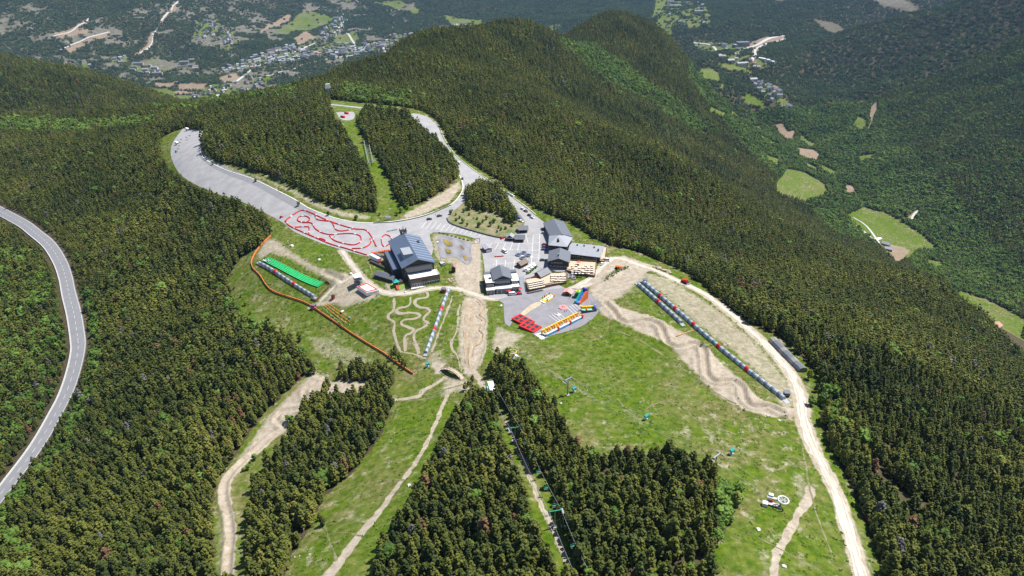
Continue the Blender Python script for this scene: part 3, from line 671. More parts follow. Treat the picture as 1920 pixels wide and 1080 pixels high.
for d in (-4.5, 4.5):
    tag(ribbon_mesh(offset(L_ROAD, d), 0.22, 0.29, cross=1).build('edge_line', M_LINE), 'solid white edge line along the forest road', kind='structure')
mb = MB(); k = 0
while k + 2 < len(L_ROAD):
    ribbon_mesh(L_ROAD[k:k + 3], 0.2, 0.29, mb, cross=1); k += 4
o = tag(mb.build('centre_line', M_LINE), 'dashed white centre line of the forest road', kind='structure')
o = tag(ribbon_mesh(offset(smooth_line(ground([(795,217),(818,233),(832,262),(850,288),(880,314),(922,343),(962,372),(1002,403)]), 3), 1.5), 0.5, 0.2, cross=1).build('edge_line', M_LINE), 'white edge line on the road climbing behind the car park', kind='structure')
M_FAINT = mat('faint_path', (0.075, 0.10, 0.012), 0.95, 0.3, 0.35, color2=(0.25, 0.21, 0.14)); M_TAN = mat('ochre_track', (0.27, 0.20, 0.13), 0.95, 0.2, 0.4, color2=(0.40, 0.32, 0.22))
tag(ribbon_mesh(_snake, 2.4, 0.08, jitter=0.25, seed=3, cross=4).build('dirt_path', M_TAN, smooth=True), 'ochre snaking jump line beside the central dirt straight', kind='structure')
for i, ln in enumerate(_lanes): tag(ribbon_mesh(ln, 1.7, 0.07, jitter=0.35, seed=i * 5, cross=3).build('dirt_path', M_TAN, smooth=True), 'ochre groove worn down the central dirt straight', kind='structure')
for i, (pts, w) in enumerate(THIN):
    tag(ribbon_mesh(smooth_line(ground(pts), 1.2), w * (1.0 if i < 3 else 0.85), 0.09, jitter=0.45 if i < 3 else 0.75, seed=i * 13, cross=2).build('dirt_path', M_PATH if i < 7 else M_FAINT, smooth=True), 'narrow beaten dirt path worn into the grass', kind='structure')

# packed wheel lines on the gravel roads
M_GRAVEL = mat('packed_gravel', (0.40, 0.365, 0.30), 0.95, 0.2, 0.25, color2=(0.54, 0.50, 0.43)); M_RUT = mat('wheel_rut', (0.27, 0.235, 0.18), 0.95, 0.25, 0.4, color2=(0.44, 0.40, 0.33))
for k, w, l in ((0, 4.2, 'packed pale crown of the gravel road along the right-hand forest'), (5, 1.7, 'packed crown of the dirt track down the grassy piste'), (2, 2.6, 'packed crown of the gravel service road between the buildings')):
    ln = smooth_line(ground(LINES[k][0]), 1.6)
    tag(ribbon_mesh(ln, w, 0.07, jitter=0.22, seed=k + 60, cross=3).build('gravel_road', M_GRAVEL, smooth=True), l, kind='structure')
    for s_ in (-1, 1): tag(ribbon_mesh(offset(ln, s_ * w * 0.27), w * 0.12, 0.10, jitter=0.6, seed=k + 70 + s_, cross=1).build('wheel_rut', M_RUT, smooth=True), 'wheel rut worn into the ' + l.split(' of the ')[1], kind='structure')
# ------------------------------------------------------------------ trees
def foliage(name, stops, dead=0.0, patch=0.5):
    m = bpy.data.materials.new(name); m.use_nodes = True; MATS[name] = m
    nt = m.node_tree; N, Lk = nt.nodes, nt.links; b = N['Principled BSDF']; b.inputs['Roughness'].default_value = 0.75; b.inputs['Specular IOR Level'].default_value = 0.15
    oi = N.new('ShaderNodeObjectInfo'); tc = N.new('ShaderNodeTexCoord')
    n1 = N.new('ShaderNodeTexNoise'); n1.inputs['Scale'].default_value = 1.1; n1.inputs['Detail'].default_value = 4; n1.inputs['Roughness'].default_value = 0.7
    Lk.new(tc.outputs['Object'], n1.inputs['Vector'])
    n2 = N.new('ShaderNodeTexNoise'); n2.inputs['Scale'].default_value = 0.012; n2.inputs['Detail'].default_value = 3
    Lk.new(oi.outputs['Location'], n2.inputs['Vector'])
    def ma(op, a, c, d=None):
        x = N.new('ShaderNodeMath'); x.operation = op
        for i, v in enumerate((a, c, d)):
            if v is None: continue
            if isinstance(v, (int, float)): x.inputs[i].default_value = v
            else: Lk.new(v, x.inputs[i])
        return x.outputs[0]
    f = ma('ADD', ma('MULTIPLY', oi.outputs['Random'], 0.5), ma('MULTIPLY_ADD', n1.outputs['Fac'], 0.9, -0.2))
    f = ma('ADD', f, ma('MULTIPLY_ADD', n2.outputs['Fac'], patch * 2, -patch))
    r = N.new('ShaderNodeValToRGB'); e = r.color_ramp.elements
    while len(e) < len(stops): e.new(0.5)
    for el, (p, c) in zip(e, stops): el.position = p; el.color = (*c, 1)
    Lk.new(f, r.inputs['Fac']); out = r.outputs['Color']
    if dead:
        g = ma('FRACT', ma('MULTIPLY', oi.outputs['Random'], 37.7), 0)
        d = N.new('ShaderNodeValToRGB'); d.color_ramp.interpolation = 'CONSTANT'; e = d.color_ramp.elements
        e[0].color = (0.13, 0.125, 0.12, 1); e[0].position = 0; e[1].position = 0.5; e[1].color = (0.15, 0.085, 0.045, 1)
        Lk.new(ma('FRACT', ma('MULTIPLY', oi.outputs['Random'], 911.0), 0), d.inputs['Fac'])
        x = N.new('ShaderNodeMix'); x.data_type = 'RGBA'; Lk.new(ma('LESS_THAN', g, dead), x.inputs['Factor']); Lk.new(out, x.inputs['A']); Lk.new(d.outputs['Color'], x.inputs['B']); out = x.outputs['Result']
    Lk.new(out, b.inputs['Base Color'])
    return m
M_PINE = foliage('pine_needles', [(0.05, (0.022, 0.036, 0.010)), (0.35, (0.055, 0.072, 0.015)), (0.7, (0.115, 0.127, 0.022)), (1.0, (0.19, 0.18, 0.04))], dead=0.016)
M_LEAF = foliage('broad_leaves', [(0.05, (0.035, 0.07, 0.014)), (0.45, (0.075, 0.135, 0.02)), (0.8, (0.125, 0.20, 0.034)), (1.0, (0.18, 0.25, 0.06))])
M_FARF = foliage('far_wood_leaves', [(0.05, (0.022, 0.044, 0.016)), (0.45, (0.042, 0.074, 0.022)), (0.8, (0.075, 0.115, 0.03)), (1.0, (0.12, 0.15, 0.045))])
M_BARK = mat('bark', (0.13, 0.095, 0.07), 0.95, 0.3, 2.0)

_ico = []
_p = (1 + 5 ** 0.5) / 2
for a in (-1, 1):
    for c in (-_p, _p): _ico += [(0, a, c), (a, c, 0), (c, 0, a)]
_ico = [Vector(v).normalized() for v in _ico]
def _hull_faces():
    fs_ = []
    for i in range(12):
        for j in range(i + 1, 12):
            for k in range(j + 1, 12):
                a, b_, c = _ico[i], _ico[j], _ico[k]
                if max((a - b_).length, (b_ - c).length, (a - c).length) < 1.2:
                    fs_.append((i, j, k) if (b_ - a).cross(c - a).dot(a + b_ + c) > 0 else (i, k, j))
    return fs_
_icof = _hull_faces()
def clump(mb, c, r, rnd, flat=0.8):
    q = Matrix.Rotation(rnd.random() * 6.3, 3, 'Z') @ Matrix.Rotation(rnd.random() * 6.3, 3, 'X')
    mb.add([(c[0] + v.x * r * k, c[1] + v.y * r * k, c[2] + v.z * r * k * flat) for v, k in ((q @ v, rnd.uniform(0.62, 1.3)) for v in _ico)], _icof)
def tuft(mb, c, r, rnd):
    d = Vector((rnd.gauss(0, 1), rnd.gauss(0, 1), rnd.gauss(0.3, 0.7))).normalized(); s_ = d.orthogonal().normalized() * r * 0.45; c = Vector(c)
    mb.add([c + s_, c - s_, c + d * r * 1.3], [(0, 1, 2)])

def pine_crown(seed, n, h=9.0, R=2.1, tufts=0):
    rnd = random.Random(seed); mb = MB(); b0 = h * rnd.uniform(0.16, 0.26); lean = (rnd.uniform(-0.3, 0.3), rnd.uniform(-0.3, 0.3))
    for i in range(n):
        t = (i + rnd.random()) / n; t = t ** 1.15
        prof = R * (1 - t) ** 0.5 * min(1.0, 0.62 + t * 2.0)
        a = i * 2.39996 + rnd.uniform(-0.5, 0.5); rr = prof * rnd.uniform(0.55, 0.95) * (1 if i < n - 1 else 0)
        cr = R * (0.42 - 0.2 * t) * rnd.uniform(0.75, 1.25) * (1.5 if n < 10 else 1.15 if n < 24 else 1.0)
        c = (rr * math.cos(a) + lean[0] * t, rr * math.sin(a) + lean[1] * t, b0 + (h - b0) * t * 0.96)
        clump(mb, c, cr, rnd, 0.82)
        for _ in range(tufts): tuft(mb, (c[0] + rnd.gauss(0, cr * 0.5), c[1] + rnd.gauss(0, cr * 0.5), c[2] + rnd.gauss(0, cr * 0.4)), cr * 0.9, rnd)
    return mb
def leaf_crown(seed, n, h=7.5, R=2.6, tufts=0):
    rnd = random.Random(seed); mb = MB(); c0 = h * 0.58
    for i in range(n):
        a = i * 2.39996; u = 1 - 2 * (i + 0.5) / n; s_ = math.sqrt(1 - u * u); k = rnd.uniform(0.5, 0.9)
        c = (R * k * s_ * math.cos(a), R * k * s_ * math.sin(a), c0 + u * k * h * 0.42); cr = R * rnd.uniform(0.32, 0.52) * (1.4 if n < 10 else 1)
        clump(mb, c, cr, rnd, 0.85)
        for _ in range(tufts): tuft(mb, (c[0] + rnd.gauss(0, cr * 0.5), c[1] + rnd.gauss(0, cr * 0.5), c[2] + rnd.gauss(0, cr * 0.5)), cr * 0.8, rnd)
    return mb
def trunk(seed, h, r, limbs=5):
    rnd = random.Random(seed); mb = MB(); k = rnd.uniform(-0.2, 0.2)
    mb.tube([(0, 0, -0.6), (k * 0.3, 0, h * 0.35), (k, k * 0.5, h * 0.85)], [r, r * 0.7, r * 0.2], 6)
    for i in range(limbs):
        a = i * 2.4 + rnd.random(); z = h * (0.22 + 0.5 * i / limbs)
        mb.tube([(0, 0, z), (math.cos(a) * h * 0.13, math.sin(a) * h * 0.13, z + h * 0.05)], [r * 0.35, r * 0.12], 4, cap=False)
    return mb

PINES = [(trunk(i, 9, 0.2).mesh('trunk', M_BARK), pine_crown(i, 44, h=8.4 + (i % 4) * 0.5, R=1.95 + 0.12 * (i % 3), tufts=2).mesh('crown', M_PINE)) for i in range(7)]
LEAFS = [(trunk(50 + i, 6, 0.16).mesh('trunk', M_BARK), leaf_crown(60 + i, 30, tufts=5).mesh('crown', M_LEAF)) for i in range(4)]

def proto(name, mbs):
    """mesh kept out of the scene, instanced by the forest"""
    col = bpy.data.collections.new(name)
    for i, (mb, ms) in enumerate(mbs): col.objects.link(bpy.data.objects.new('%s_%02d' % (name, i), mb.mesh(name, ms)))
    return col
def with_trunk(mb, h, r=0.2):
    k = MB(); k.add(mb.v, mb.f, 0); k.tube([(0, 0, -0.6), (0, 0, h)], [r, r * 0.4], 4, mi=1, cap=False); return k
def grove(seed, leafy):
    rnd = random.Random(seed); mb = MB()
    for i in range(9):
        x, y, s_ = rnd.uniform(-8.5, 8.5), rnd.uniform(-8.5, 8.5), rnd.uniform(0.8, 1.3)
        c = (leaf_crown if rnd.random() < leafy else pine_crown)(seed * 31 + i, 6, h=9.0, R=2.6)
        mb.add([(v[0] * s_ + x, v[1] * s_ + y, v[2] * s_ - 1.0) for v in c.v], c.f)
    return mb
P_NEAR = proto('pine_near', [(with_trunk(pine_crown(100 + i, 34, h=8.2 + (i % 4) * 0.6, R=1.95 + 0.12 * (i % 3), tufts=1), 6), [M_PINE, M_BARK]) for i in range(8)])
P_MID = proto('pine_mid', [(with_trunk(pine_crown(200 + i, 17, h=8.0 + (i % 4) * 0.7, R=2.15, tufts=1), 6), [M_PINE, M_BARK]) for i in range(8)])
P_LEAF = proto('leaf_near', [(with_trunk(leaf_crown(300 + i, 20, tufts=3), 4), [M_LEAF, M_BARK]) for i in range(5)])
P_FAR = proto('grove', [(grove(400 + i, (0.1, 0.1, 0.35, 0.5, 0.7)[i % 5]), M_FARF) for i in range(10)])

def scatter(name, col, P, idx, scl, label):
    me = bpy.data.meshes.new(name); me.vertices.add(len(P)); me.vertices.foreach_set('co', P.astype(np.float32).ravel())
    a = me.attributes.new('pick', 'INT', 'POINT'); a.data.foreach_set('value', idx.astype(np.int32))
    a = me.attributes.new('turn', 'FLOAT', 'POINT'); a.data.foreach_set('value', RNG.uniform(0, 6.28, len(P)).astype(np.float32))
    a = me.attributes.new('size', 'FLOAT_VECTOR', 'POINT'); a.data.foreach_set('vector', scl.astype(np.float32).ravel())
    ng = bpy.data.node_groups.new('scatter_' + name, 'GeometryNodeTree')
    ng.interface.new_socket('Geometry', in_out='INPUT', socket_type='NodeSocketGeometry'); ng.interface.new_socket('Geometry', in_out='OUTPUT', socket_type='NodeSocketGeometry')
    N, Lk = ng.nodes, ng.links
    gi, go = N.new('NodeGroupInput'), N.new('NodeGroupOutput'); ip = N.new('GeometryNodeInstanceOnPoints'); ci = N.new('GeometryNodeCollectionInfo')
    ci.inputs['Collection'].default_value = col; ci.inputs['Separate Children'].default_value = True; ci.inputs['Reset Children'].default_value = True
    def attr(n_, t):
        x = N.new('GeometryNodeInputNamedAttribute'); x.data_type = t; x.inputs['Name'].default_value = n_; return x.outputs['Attribute']
    cx = N.new('ShaderNodeCombineXYZ'); Lk.new(attr('turn', 'FLOAT'), cx.inputs['Z']); er = N.new('FunctionNodeEulerToRotation'); Lk.new(cx.outputs[0], er.inputs[0])
    Lk.new(gi.outputs[0], ip.inputs['Points']); Lk.new(ci.outputs[0], ip.inputs['Instance']); ip.inputs['Pick Instance'].default_value = True
    Lk.new(attr('pick', 'INT'), ip.inputs['Instance Index']); Lk.new(er.outputs[0], ip.inputs['Rotation']); Lk.new(attr('size', 'FLOAT_VECTOR'), ip.inputs['Scale'])
    Lk.new(ip.outputs[0], go.inputs[0])
    o = link(name, me); o.modifiers.new('scatter', 'NODES').node_group = ng
    return tag(o, label, 'forest', kind='stuff')

def in_frame(P, mx=130, my=110):
    a, b, d = project(P); return (d > 20) & (a > -mx) & (a < 1920 + mx) & (b > -my) & (b < 1080 + my)
def seen(P, margin=14.0):
    """keep points whose tops are not far below the sight line over the ground in between"""
    ok = np.ones(len(P), bool); top = P[:, 2] + 10
    for f in np.linspace(0.12, 0.985, 46):
        x, y, z = P[:, 0] * f, P[:, 1] * f, CAMH + (top - CAMH) * f
        ok &= zbase(x, y) < z + margin * f
    return ok
def candidates(y0, y1, sp):
    n = int((y1 - y0) / sp); out = []
    for j in range(n):
        y = y0 + (j + 0.5) * sp; hw = 0.9 * (y * _ct + 190)
        x = np.arange(-hw, hw, sp) + RNG.uniform(0, sp)
        out.append(np.stack([x + RNG.uniform(-0.46, 0.46, len(x)) * sp, y + RNG.uniform(-0.46, 0.46, len(x)) * sp], 1))
    return np.vstack(out)
NO_TREE_LINES = [(L_ROAD, 8.0)] + [(smooth_line(ground(TOP_ROAD), 4), 6.0)]
BROAD = [(ground(p), f) for p, f in (
 ([(-20,470),(80,470),(128,560),(126,690),(70,800),(-20,890)], 0.34), ([(150,560),(172,640),(160,740),(110,830),(40,920),(0,960),(0,1010),(60,935),(140,840),(185,730),(190,620),(170,540)], 0.75),
 ([(-20,1000),(60,1010),(80,1090),(-20,1100)], 0.5), ([(1344,880),(1398,920),(1392,1000),(1340,1030)], 0.9), ([(425,560),(475,560),(520,620),(480,640),(430,610)], 0.6),
 ([(0,226),(290,222),(290,238),(0,248)], 0.7), ([(290,205),(420,190),(560,170),(560,188),(420,205),(300,222)], 0.45), ([(640,160),(780,180),(770,205),(640,192)], 0.6),
 ([(1048,84),(1090,78),(1200,148),(1296,205),(1276,216),(1150,162)], 0.85), ([(1180,155),(1290,205),(1345,250),(1320,255),(1250,220)], 0.7),
 ([(1395,470),(1420,475),(1500,500),(1480,505)], 0.0), ([(445,830),(470,850),(462,900),(440,900)], 0.6), ([(535,790),(555,780),(560,800),(540,810)], 0.9),
 ([(1280,60),(1500,60),(1620,150),(1720,300),(1930,520),(1930,690),(1700,480),(1560,440),(1480,350),(1290,150)], 0.75), ([(1500,60),(1930,-20),(1930,520),(1720,300),(1620,150)], 0.4), ([(1500,700),(1560,740),(1580,820),(1540,780)], 0.5))]
def leafiness(x, y):
    f = np.full(x.shape, 0.025)
    for P, v in BROAD: f = np.where(inside(P, x, y), v, f)
    return f

def open_ground(x, y):
    o = np.zeros(x.shape, bool)
    for k in W_OPEN: o |= inside(W_OPEN[k], x, y)
    o &= ~inside(W_ISLAND, x, y)
    for ln, w in NO_TREE_LINES: o |= dist_line(ln, x, y, w + 2) < w
    return o

def forest():
    near = []
    for y0, y1, sp in ((95, 640, 2.75), (640, 1250, 3.1), (1250, 2300, 4.3)):
        c = candidates(y0, y1, sp); x, y = c.T
        keep = ~open_ground(x, y)
        for _, P in W_FAR: keep &= ~inside(P, x, y)
        gap = noise2(x, y, 16, 41) * 0.6 + noise2(x, y, 55, 42) * 0.55
        keep &= gap > 0.13
        keep &= ~((noise2(x, y, 13, 44) > 0.93) & (RNG.random(len(x)) < 0.8))
        c = c[keep]; P = np.column_stack([c, zfull(c[:, 0], c[:, 1])])
        P = P[in_frame(P)]; P = P[seen(P)]; near.append(P)
    P = np.vstack(near); x, y = P[:, 0], P[:, 1]
    lf = RNG.random(len(P)) < leafiness(x, y)
    # a few loose trees out on the open ground: (sight bearing, leafy)
    LOOSE = [(742,672,0),(750,678,0),(757,686,0),(762,690,0),(735,668,0),(872,366,1),(845,402,1),(856,414,1),(870,398,1),(868,418,1),(888,410,1),(905,418,1),(920,424,1),(935,428,1),(900,400,1),(950,418,0),(944,404,0),(880,404,1),(895,412,1),(912,412,1),(926,418,1),(940,432,1),(855,404,1),(862,410,1),(876,424,1),(898,426,1),(932,436,1),(948,430,1),(960,425,1),(878,390,0),(892,392,0),(908,394,0),(924,398,0),(936,406,0),(952,412,0),(960,408,0),
             (440,540,1),(452,556,1),(460,572,1),(446,590,1),(470,588,1),(478,604,1),(530,628,0),(545,640,0),(556,655,0),(562,640,0),(568,662,1),(540,790,1),(548,794,1),(470,868,1),(478,862,1),(456,884,1),(466,880,1),(535,735,1),
             (1516,712,0),(1530,735,0),(1544,742,0),(1520,760,1),(640,690,0),(660,686,0),(672,690,0),(690,684,0),(704,688,0),(716,694,0),(728,712,0),(700,706,0),(680,704,0),(655,700,0),(735,760,0),(610,738,0),(616,730,0),
             (886,716,0),(878,724,0),(872,732,0),(712,404,1),(560,386,1),(480,340,1),(400,308,1),(616,404,1),(668,412,1),(745,404,1),(752,398,1),(765,392,1),(1000,392,1),(968,366,1),(905,322,1),(858,288,1),(606,985,0),(600,975,0)]
    LP = ground([(a, b) for a, b, _ in LOOSE], zfull)
    P = np.vstack([P, LP]); lf = np.concatenate([lf, [bool(k) for *_, k in LOOSE]]); x, y = P[:, 0], P[:, 1]
    n = len(P); sc = np.clip(RNG.normal(0.86, 0.2, n), 0.42, 1.5) * (0.82 + 0.36 * noise2(x, y, 30, 77)); road_d = dist_line(L_ROAD, x, y, 30); sc *= np.clip(0.35 + road_d / 34, 0.4, 1.0)
    sc *= np.where(lf, RNG.uniform(0.55, 1.15, n), 1.0); sc[-len(LP):] *= np.where(lf[-len(LP):], 0.62, 0.85)
    a, b, d = project(P + np.array([0, 0, 4.0]))
    fr = (a > 4) & (a < 1916) & (b > 4) & (b < 1076)
    single = np.zeros(n, bool)
    for kind, cnt in ((False, 290), (True, 150)):
        k = np.where(fr & (lf == kind))[0]; k = k[np.argsort(d[k] / sc[k])[:cnt]]; single[k] = True
    def where(px, py):
        if px < 420: return 'left of the winding bike trail', 'left'
        if px < 720: return 'between the bike trail and the grassy piste', 'trail'
        if px < 1010: return 'between the grassy piste and the chairlift corridor', 'piste'
        if px < 1420: return 'between the chairlift corridor and the open meadow', 'lift'
        return 'on the slope right of the pale gravel road', 'right'
    for i in np.where(single)[0]:
        (w, g) = where(a[i], b[i]); v = int(RNG.integers(0, 4 if lf[i] else 7)); tm, cm = (LEAFS if lf[i] else PINES)[v]
        sz = 'tall ' if sc[i] > 1.02 else 'small ' if sc[i] < 0.72 else 'middling '; lv = ', near picture bottom' if b[i] > 960 else ', higher up' if b[i] < 820 else ''
        w = w + lv
        if lf[i]: t = thing('broadleaf_tree', sz + 'green broadleaf tree ' + w, 'tree', P[i], RNG.uniform(0, 6.28), sz + 'broadleaf trees ' + w)
        else: t = thing('pine_tree', sz + 'dark green pine ' + w, 'tree', P[i], RNG.uniform(0, 6.28), sz + 'pines ' + w)
        t.scale = (sc[i],) * 3
        link('trunk', tm, t); link('crown', cm, t)
    rest = ~single
    s3 = np.stack([sc, sc, sc * RNG.uniform(0.9, 1.12, n)], 1)
    big = np.where(y > 1250, 1.25, 1.0)[:, None]
    k = rest & ~lf & (d < 420); scatter('pine_forest', P_NEAR, P[k], RNG.integers(0, 8, k.sum()), s3[k], 'dense dark pine forest around the resort')
    k = rest & ~lf & (d >= 420); scatter('hillside_pine_forest', P_MID, P[k], RNG.integers(0, 8, k.sum()), (s3 * big)[k], 'dense olive green pine forest covering knoll, ridge and hillsides')
    k = rest & lf; scatter('broadleaf_wood', P_LEAF, P[k], RNG.integers(0, 5, k.sum()), (s3 * big)[k], 'bright green broadleaf trees among the pines and in the side valley')
    # far slopes across the valleys
    c = candidates(2300, 7000, 17.0); x, y = c.T; keep = np.ones(len(c), bool); r = RNG.random(len(c))
    for kd, Q in W_FAR: keep &= ~(inside(Q, x, y) & (r > (0.3 if kd == 'h' else 0.02)))
    stony = (x < -700) & (y > 3300)
    keep &= ~(stony & (noise2(x, y, 120, 5) + 0.6 * noise2(x, y, 45, 6) + 0.45 * r > 1.32))
    keep &= ~((x > 1500) & (y > 3500) & (noise2(x + y * 0.2, y * 0.3, 90, 8) > 0.78))
    c = c[keep]; P = np.column_stack([c, zfull(c[:, 0], c[:, 1])]); P = P[in_frame(P, 200, 130)]; P = P[seen(P, 30)]
    m = len(P); lush = noise2(P[:, 0], P[:, 1], 260, 51)
    idx = np.where(RNG.random(m) < lush, RNG.choice([2, 3, 4, 7, 8, 9], m), RNG.choice([0, 1, 5, 6], m))
    s_ = RNG.uniform(0.8, 1.2, m)
    scatter('far_forest', P_FAR, P, idx, np.stack([s_, s_, s_], 1), 'hazy mixed forest on the far valley sides')
    print('trees', n, 'single', single.sum(), 'far groves', m)
forest()
# ------------------------------------------------------------------ stones and tussocks on the open ground
def ground_cover():
    P = W_OPEN['resort']; x = RNG.uniform(P[:, 0].min(), P[:, 0].max(), 150000); y = RNG.uniform(P[:, 1].min(), P[:, 1].max(), 150000)
    k = in_frame(np.column_stack([x, y, zbase(x, y)]), 40, 40); x, y = x[k], y[k]
    k = inside(P, x, y)
    for q in (LOT, LOWER_LOT, PUMP_ASPHALT): k &= ~inside(ground(q), x, y)
    x, y = x[k], y[k]; bare, grass, _, _ = paint(x, y)
    for pts, w in THIN[:6]: bare = np.maximum(bare, np.where(dist_line(ground(pts), x, y, 3) < 1.4, 0.95, 0))
    r = RNG.random(len(x)); patch = noise2(x, y, 9, 91) * 0.6 + noise2(x, y, 30, 92) * 0.6
    st = ((bare > 0.2) & (bare < 0.97) & (r < 0.16) & (patch > 0.5)) | ((bare < 0.2) & (patch > 0.9) & (r < 0.12))
    tu = (bare < 0.5) & (r > 0.62) & (patch > 0.42) & ~st
    z = zfull(x, y); Q = np.column_stack([x, y, z])
    def one(seed, flat, n, rad, m):
        rnd = random.Random(seed); mb = MB()
        for i in range(n): clump(mb, (rnd.gauss(0, 0.3) * (n > 1), rnd.gauss(0, 0.3) * (n > 1), 0.1), rad * rnd.uniform(0.7, 1.2), rnd, flat)
        return mb, m
    ms = mat('scattered_stone', (0.42, 0.39, 0.34), 0.9, 0.25, 1.0); mt_ = foliage('tussock_grass', [(0.0, (0.03, 0.06, 0.006)), (0.4, (0.06, 0.10, 0.008)), (0.75, (0.11, 0.125, 0.018)), (1.0, (0.17, 0.15, 0.05))])
    cs = proto('stone', [one(i, 0.55, 1, 0.34, ms) for i in range(5)]); ct = proto('tussock', [one(20 + i, 0.5, 4, 0.32, mt_) for i in range(5)])
    def put(k, col, name, label, lo, hi):
        n = int(k.sum()); s_ = RNG.uniform(lo, hi, n) ** 1.5; o = scatter(name, col, Q[k], RNG.integers(0, 5, n), np.stack([s_, s_, s_], 1), label); o['category'] = 'ground cover'
    put(st, cs, 'rubble', 'pale stones strewn over tracks and worn grass', 0.5, 1.15); put(tu, ct, 'tussocks', 'rough grass tussocks all over the open slopes', 0.5, 1.25)
    print('stones', st.sum(), 'tussocks', tu.sum())
ground_cover()
# ------------------------------------------------------------------ buildings of the resort
M_SLATE = mat('slate_roof', (0.115, 0.125, 0.145), 0.55, 0.16, 0.8, spec=0.5)
M_SLATE2 = mat('slate_roof_pale', (0.27, 0.285, 0.31), 0.55, 0.14, 0.8, spec=0.5)
M_SEAM = mat('seam_metal', (0.12, 0.155, 0.22), 0.36, 0.08, 0.5, metal=0.35, spec=0.6)
M_SEAM_GLINT = mat('seam_sun_glint', (0.34, 0.39, 0.47), 0.4, 0.05)  # paler blue-grey that imitates sun reflected off the roof seams
M_PALE = mat('pale_membrane', (0.66, 0.65, 0.62), 0.8, 0.08, 0.5)
M_WOODD = mat('dark_timber', (0.055, 0.043, 0.036), 0.85, 0.3, 1.5)
M_WOOD = mat('brown_timber', (0.17, 0.095, 0.055), 0.85, 0.3, 1.5)
M_DECK = mat('deck_boards', (0.50, 0.38, 0.27), 0.85, 0.15, 1.2)
M_STONE = mat('grey_stone', (0.22, 0.21, 0.20), 0.9, 0.25, 1.5)
M_GLASS = mat('window_glass', (0.045, 0.06, 0.08), 0.12, 0.1, 0.5, spec=0.8)
M_WHITE = mat('white_paint', (0.72, 0.72, 0.70), 0.6, 0.06, 0.8)
M_DARK = mat('black_metal', (0.025, 0.026, 0.03), 0.6, 0.2, 1.0)
M_STEEL = mat('galvanised_steel', (0.36, 0.38, 0.40), 0.45, 0.1, 1.0, metal=0.4)
M_RED = mat('red_plastic', (0.55, 0.022, 0.022), 0.45, 0.12, 0.6)
M_ORANGE = mat('orange_plastic', (0.62, 0.13, 0.03), 0.6, 0.15, 0.6)
M_BLUE = mat('blue_plastic', (0.03, 0.16, 0.5), 0.45, 0.12, 0.6)
M_YEL = mat('yellow_plastic', (0.75, 0.46, 0.03), 0.5, 0.1, 0.6)
M_TEAL = mat('teal_plastic', (0.02, 0.32, 0.28), 0.5, 0.1, 0.6)
M_GREEN = mat('green_plastic', (0.08, 0.42, 0.06), 0.5, 0.1, 0.6)

def frame(A, B):
    a, b = at(*A), at(*B); d = b - a
    return Vector((a.x, a.y, min(a.z, b.z))), math.atan2(d.y, d.x), math.hypot(d.x, d.y)
def gable_roof(mb, x0, x1, y0, y1, ze, rise, over=0.7, th=0.28, axis='y', mi=0):
    def f(a, t, z): return (a, t, z) if axis == 'y' else (t, a, z)
    xm, ex = (x0 + x1) / 2, over; dz = rise / ((x1 - x0) / 2) * ex
    for xa, sgn in ((x0 - ex, 1), (x1 + ex, -1)):
        q = [f(xa, y0 - over, ze - dz), f(xm, y0 - over, ze + rise), f(xm, y1 + over, ze + rise), f(xa, y1 + over, ze - dz)]
        if (sgn < 0) != (axis == 'x'): q = q[::-1]
        mb.slab([(p[0], p[1], p[2] + th) for p in q][::-1] if False else [(p[0], p[1], p[2] + th) for p in q], th, mi)
    return mb
def gable_walls(mb, x0, x1, y0, y1, ze, rise, zb=-2.5, axis='y', mi=0):
    prof = [(x0, zb), (x1, zb), (x1, ze), ((x0 + x1) / 2, ze + rise), (x0, ze)]
    return mb.prism(prof, y0, y1, mi, axis)
_win = {}
def window(parent, x, y, z, w, h, rz=0.0, name='window', m=None):
    """pane in a thin frame standing 6 cm proud of the wall; width along local x"""
    key = (round(w, 2), round(h, 2), m)
    if key not in _win:
        mb = MB(); mb.box((0, 0, 0), (w, 0.16, h), mi=0)
        for sx in (-1, 1): mb.box((sx * w / 2, -0.02, -0.06), (0.12, 0.22, h + 0.12), mi=1)
        mb.box((0, -0.02, h), (w, 0.22, 0.1), mi=1)
        _win[key] = mb.mesh(name, [m or M_GLASS, M_WHITE])
    return link(name, _win[key], parent, (x, y, z), rz)

# --- the big cable-car station
g = Vector((-74.2, 407.5, float(zbase(-74.2, 407.5))))
st = thing('cable_car_station', 'huge dark station hall with blue-grey gabled metal roof and white front terrace', 'building', g, math.radians(20.7))
mb = MB(); gable_walls(mb, 0, 22, 0.6, 42, 11.5, 4.5); mb.build('wall', M_WOODD, st)
mb = MB(); gable_roof(mb, 0, 22, -0.6, 42.5, 11.6, 4.5, 0.9, 0.4); rf = mb.build('roof', M_SEAM, st)
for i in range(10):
    y = 2.0 + i * 4.3; mb = MB(); mb.slab([(11.3, y, 16.52), (22.6, y, 11.90), (22.6, y + 0.7, 11.90), (11.3, y + 0.7, 16.52)][::-1], 0.14); mb.build('roof_seam', M_SEAM_GLINT, rf)  # seams on the sunward slope only, the glint put into their colour
MB().box((6.2, 13, 11), (6.6, 11, 6.0)).build('roof_hatch', M_SLATE2, rf)
MB().prism([(15.2, 13.5), (19.2, 12.2), (19.2, 14.4)], 29, 31.6).build('dormer', M_DARK, rf)
MB().box((11, 0.4, -2), (21.2, 0.5, 13.4), top=(0.9, 1)).build('gable_glazing', M_GLASS, st)
MB().box((-2.9, 21, -2.5), (5.8, 30, 10.0)).build('side_wing', M_DARK, st)
mb = MB(); mb.box((-2.9, 21, 7.52), (5.2, 29, 0.25)); mb.build('wing_roof', M_SEAM, st)
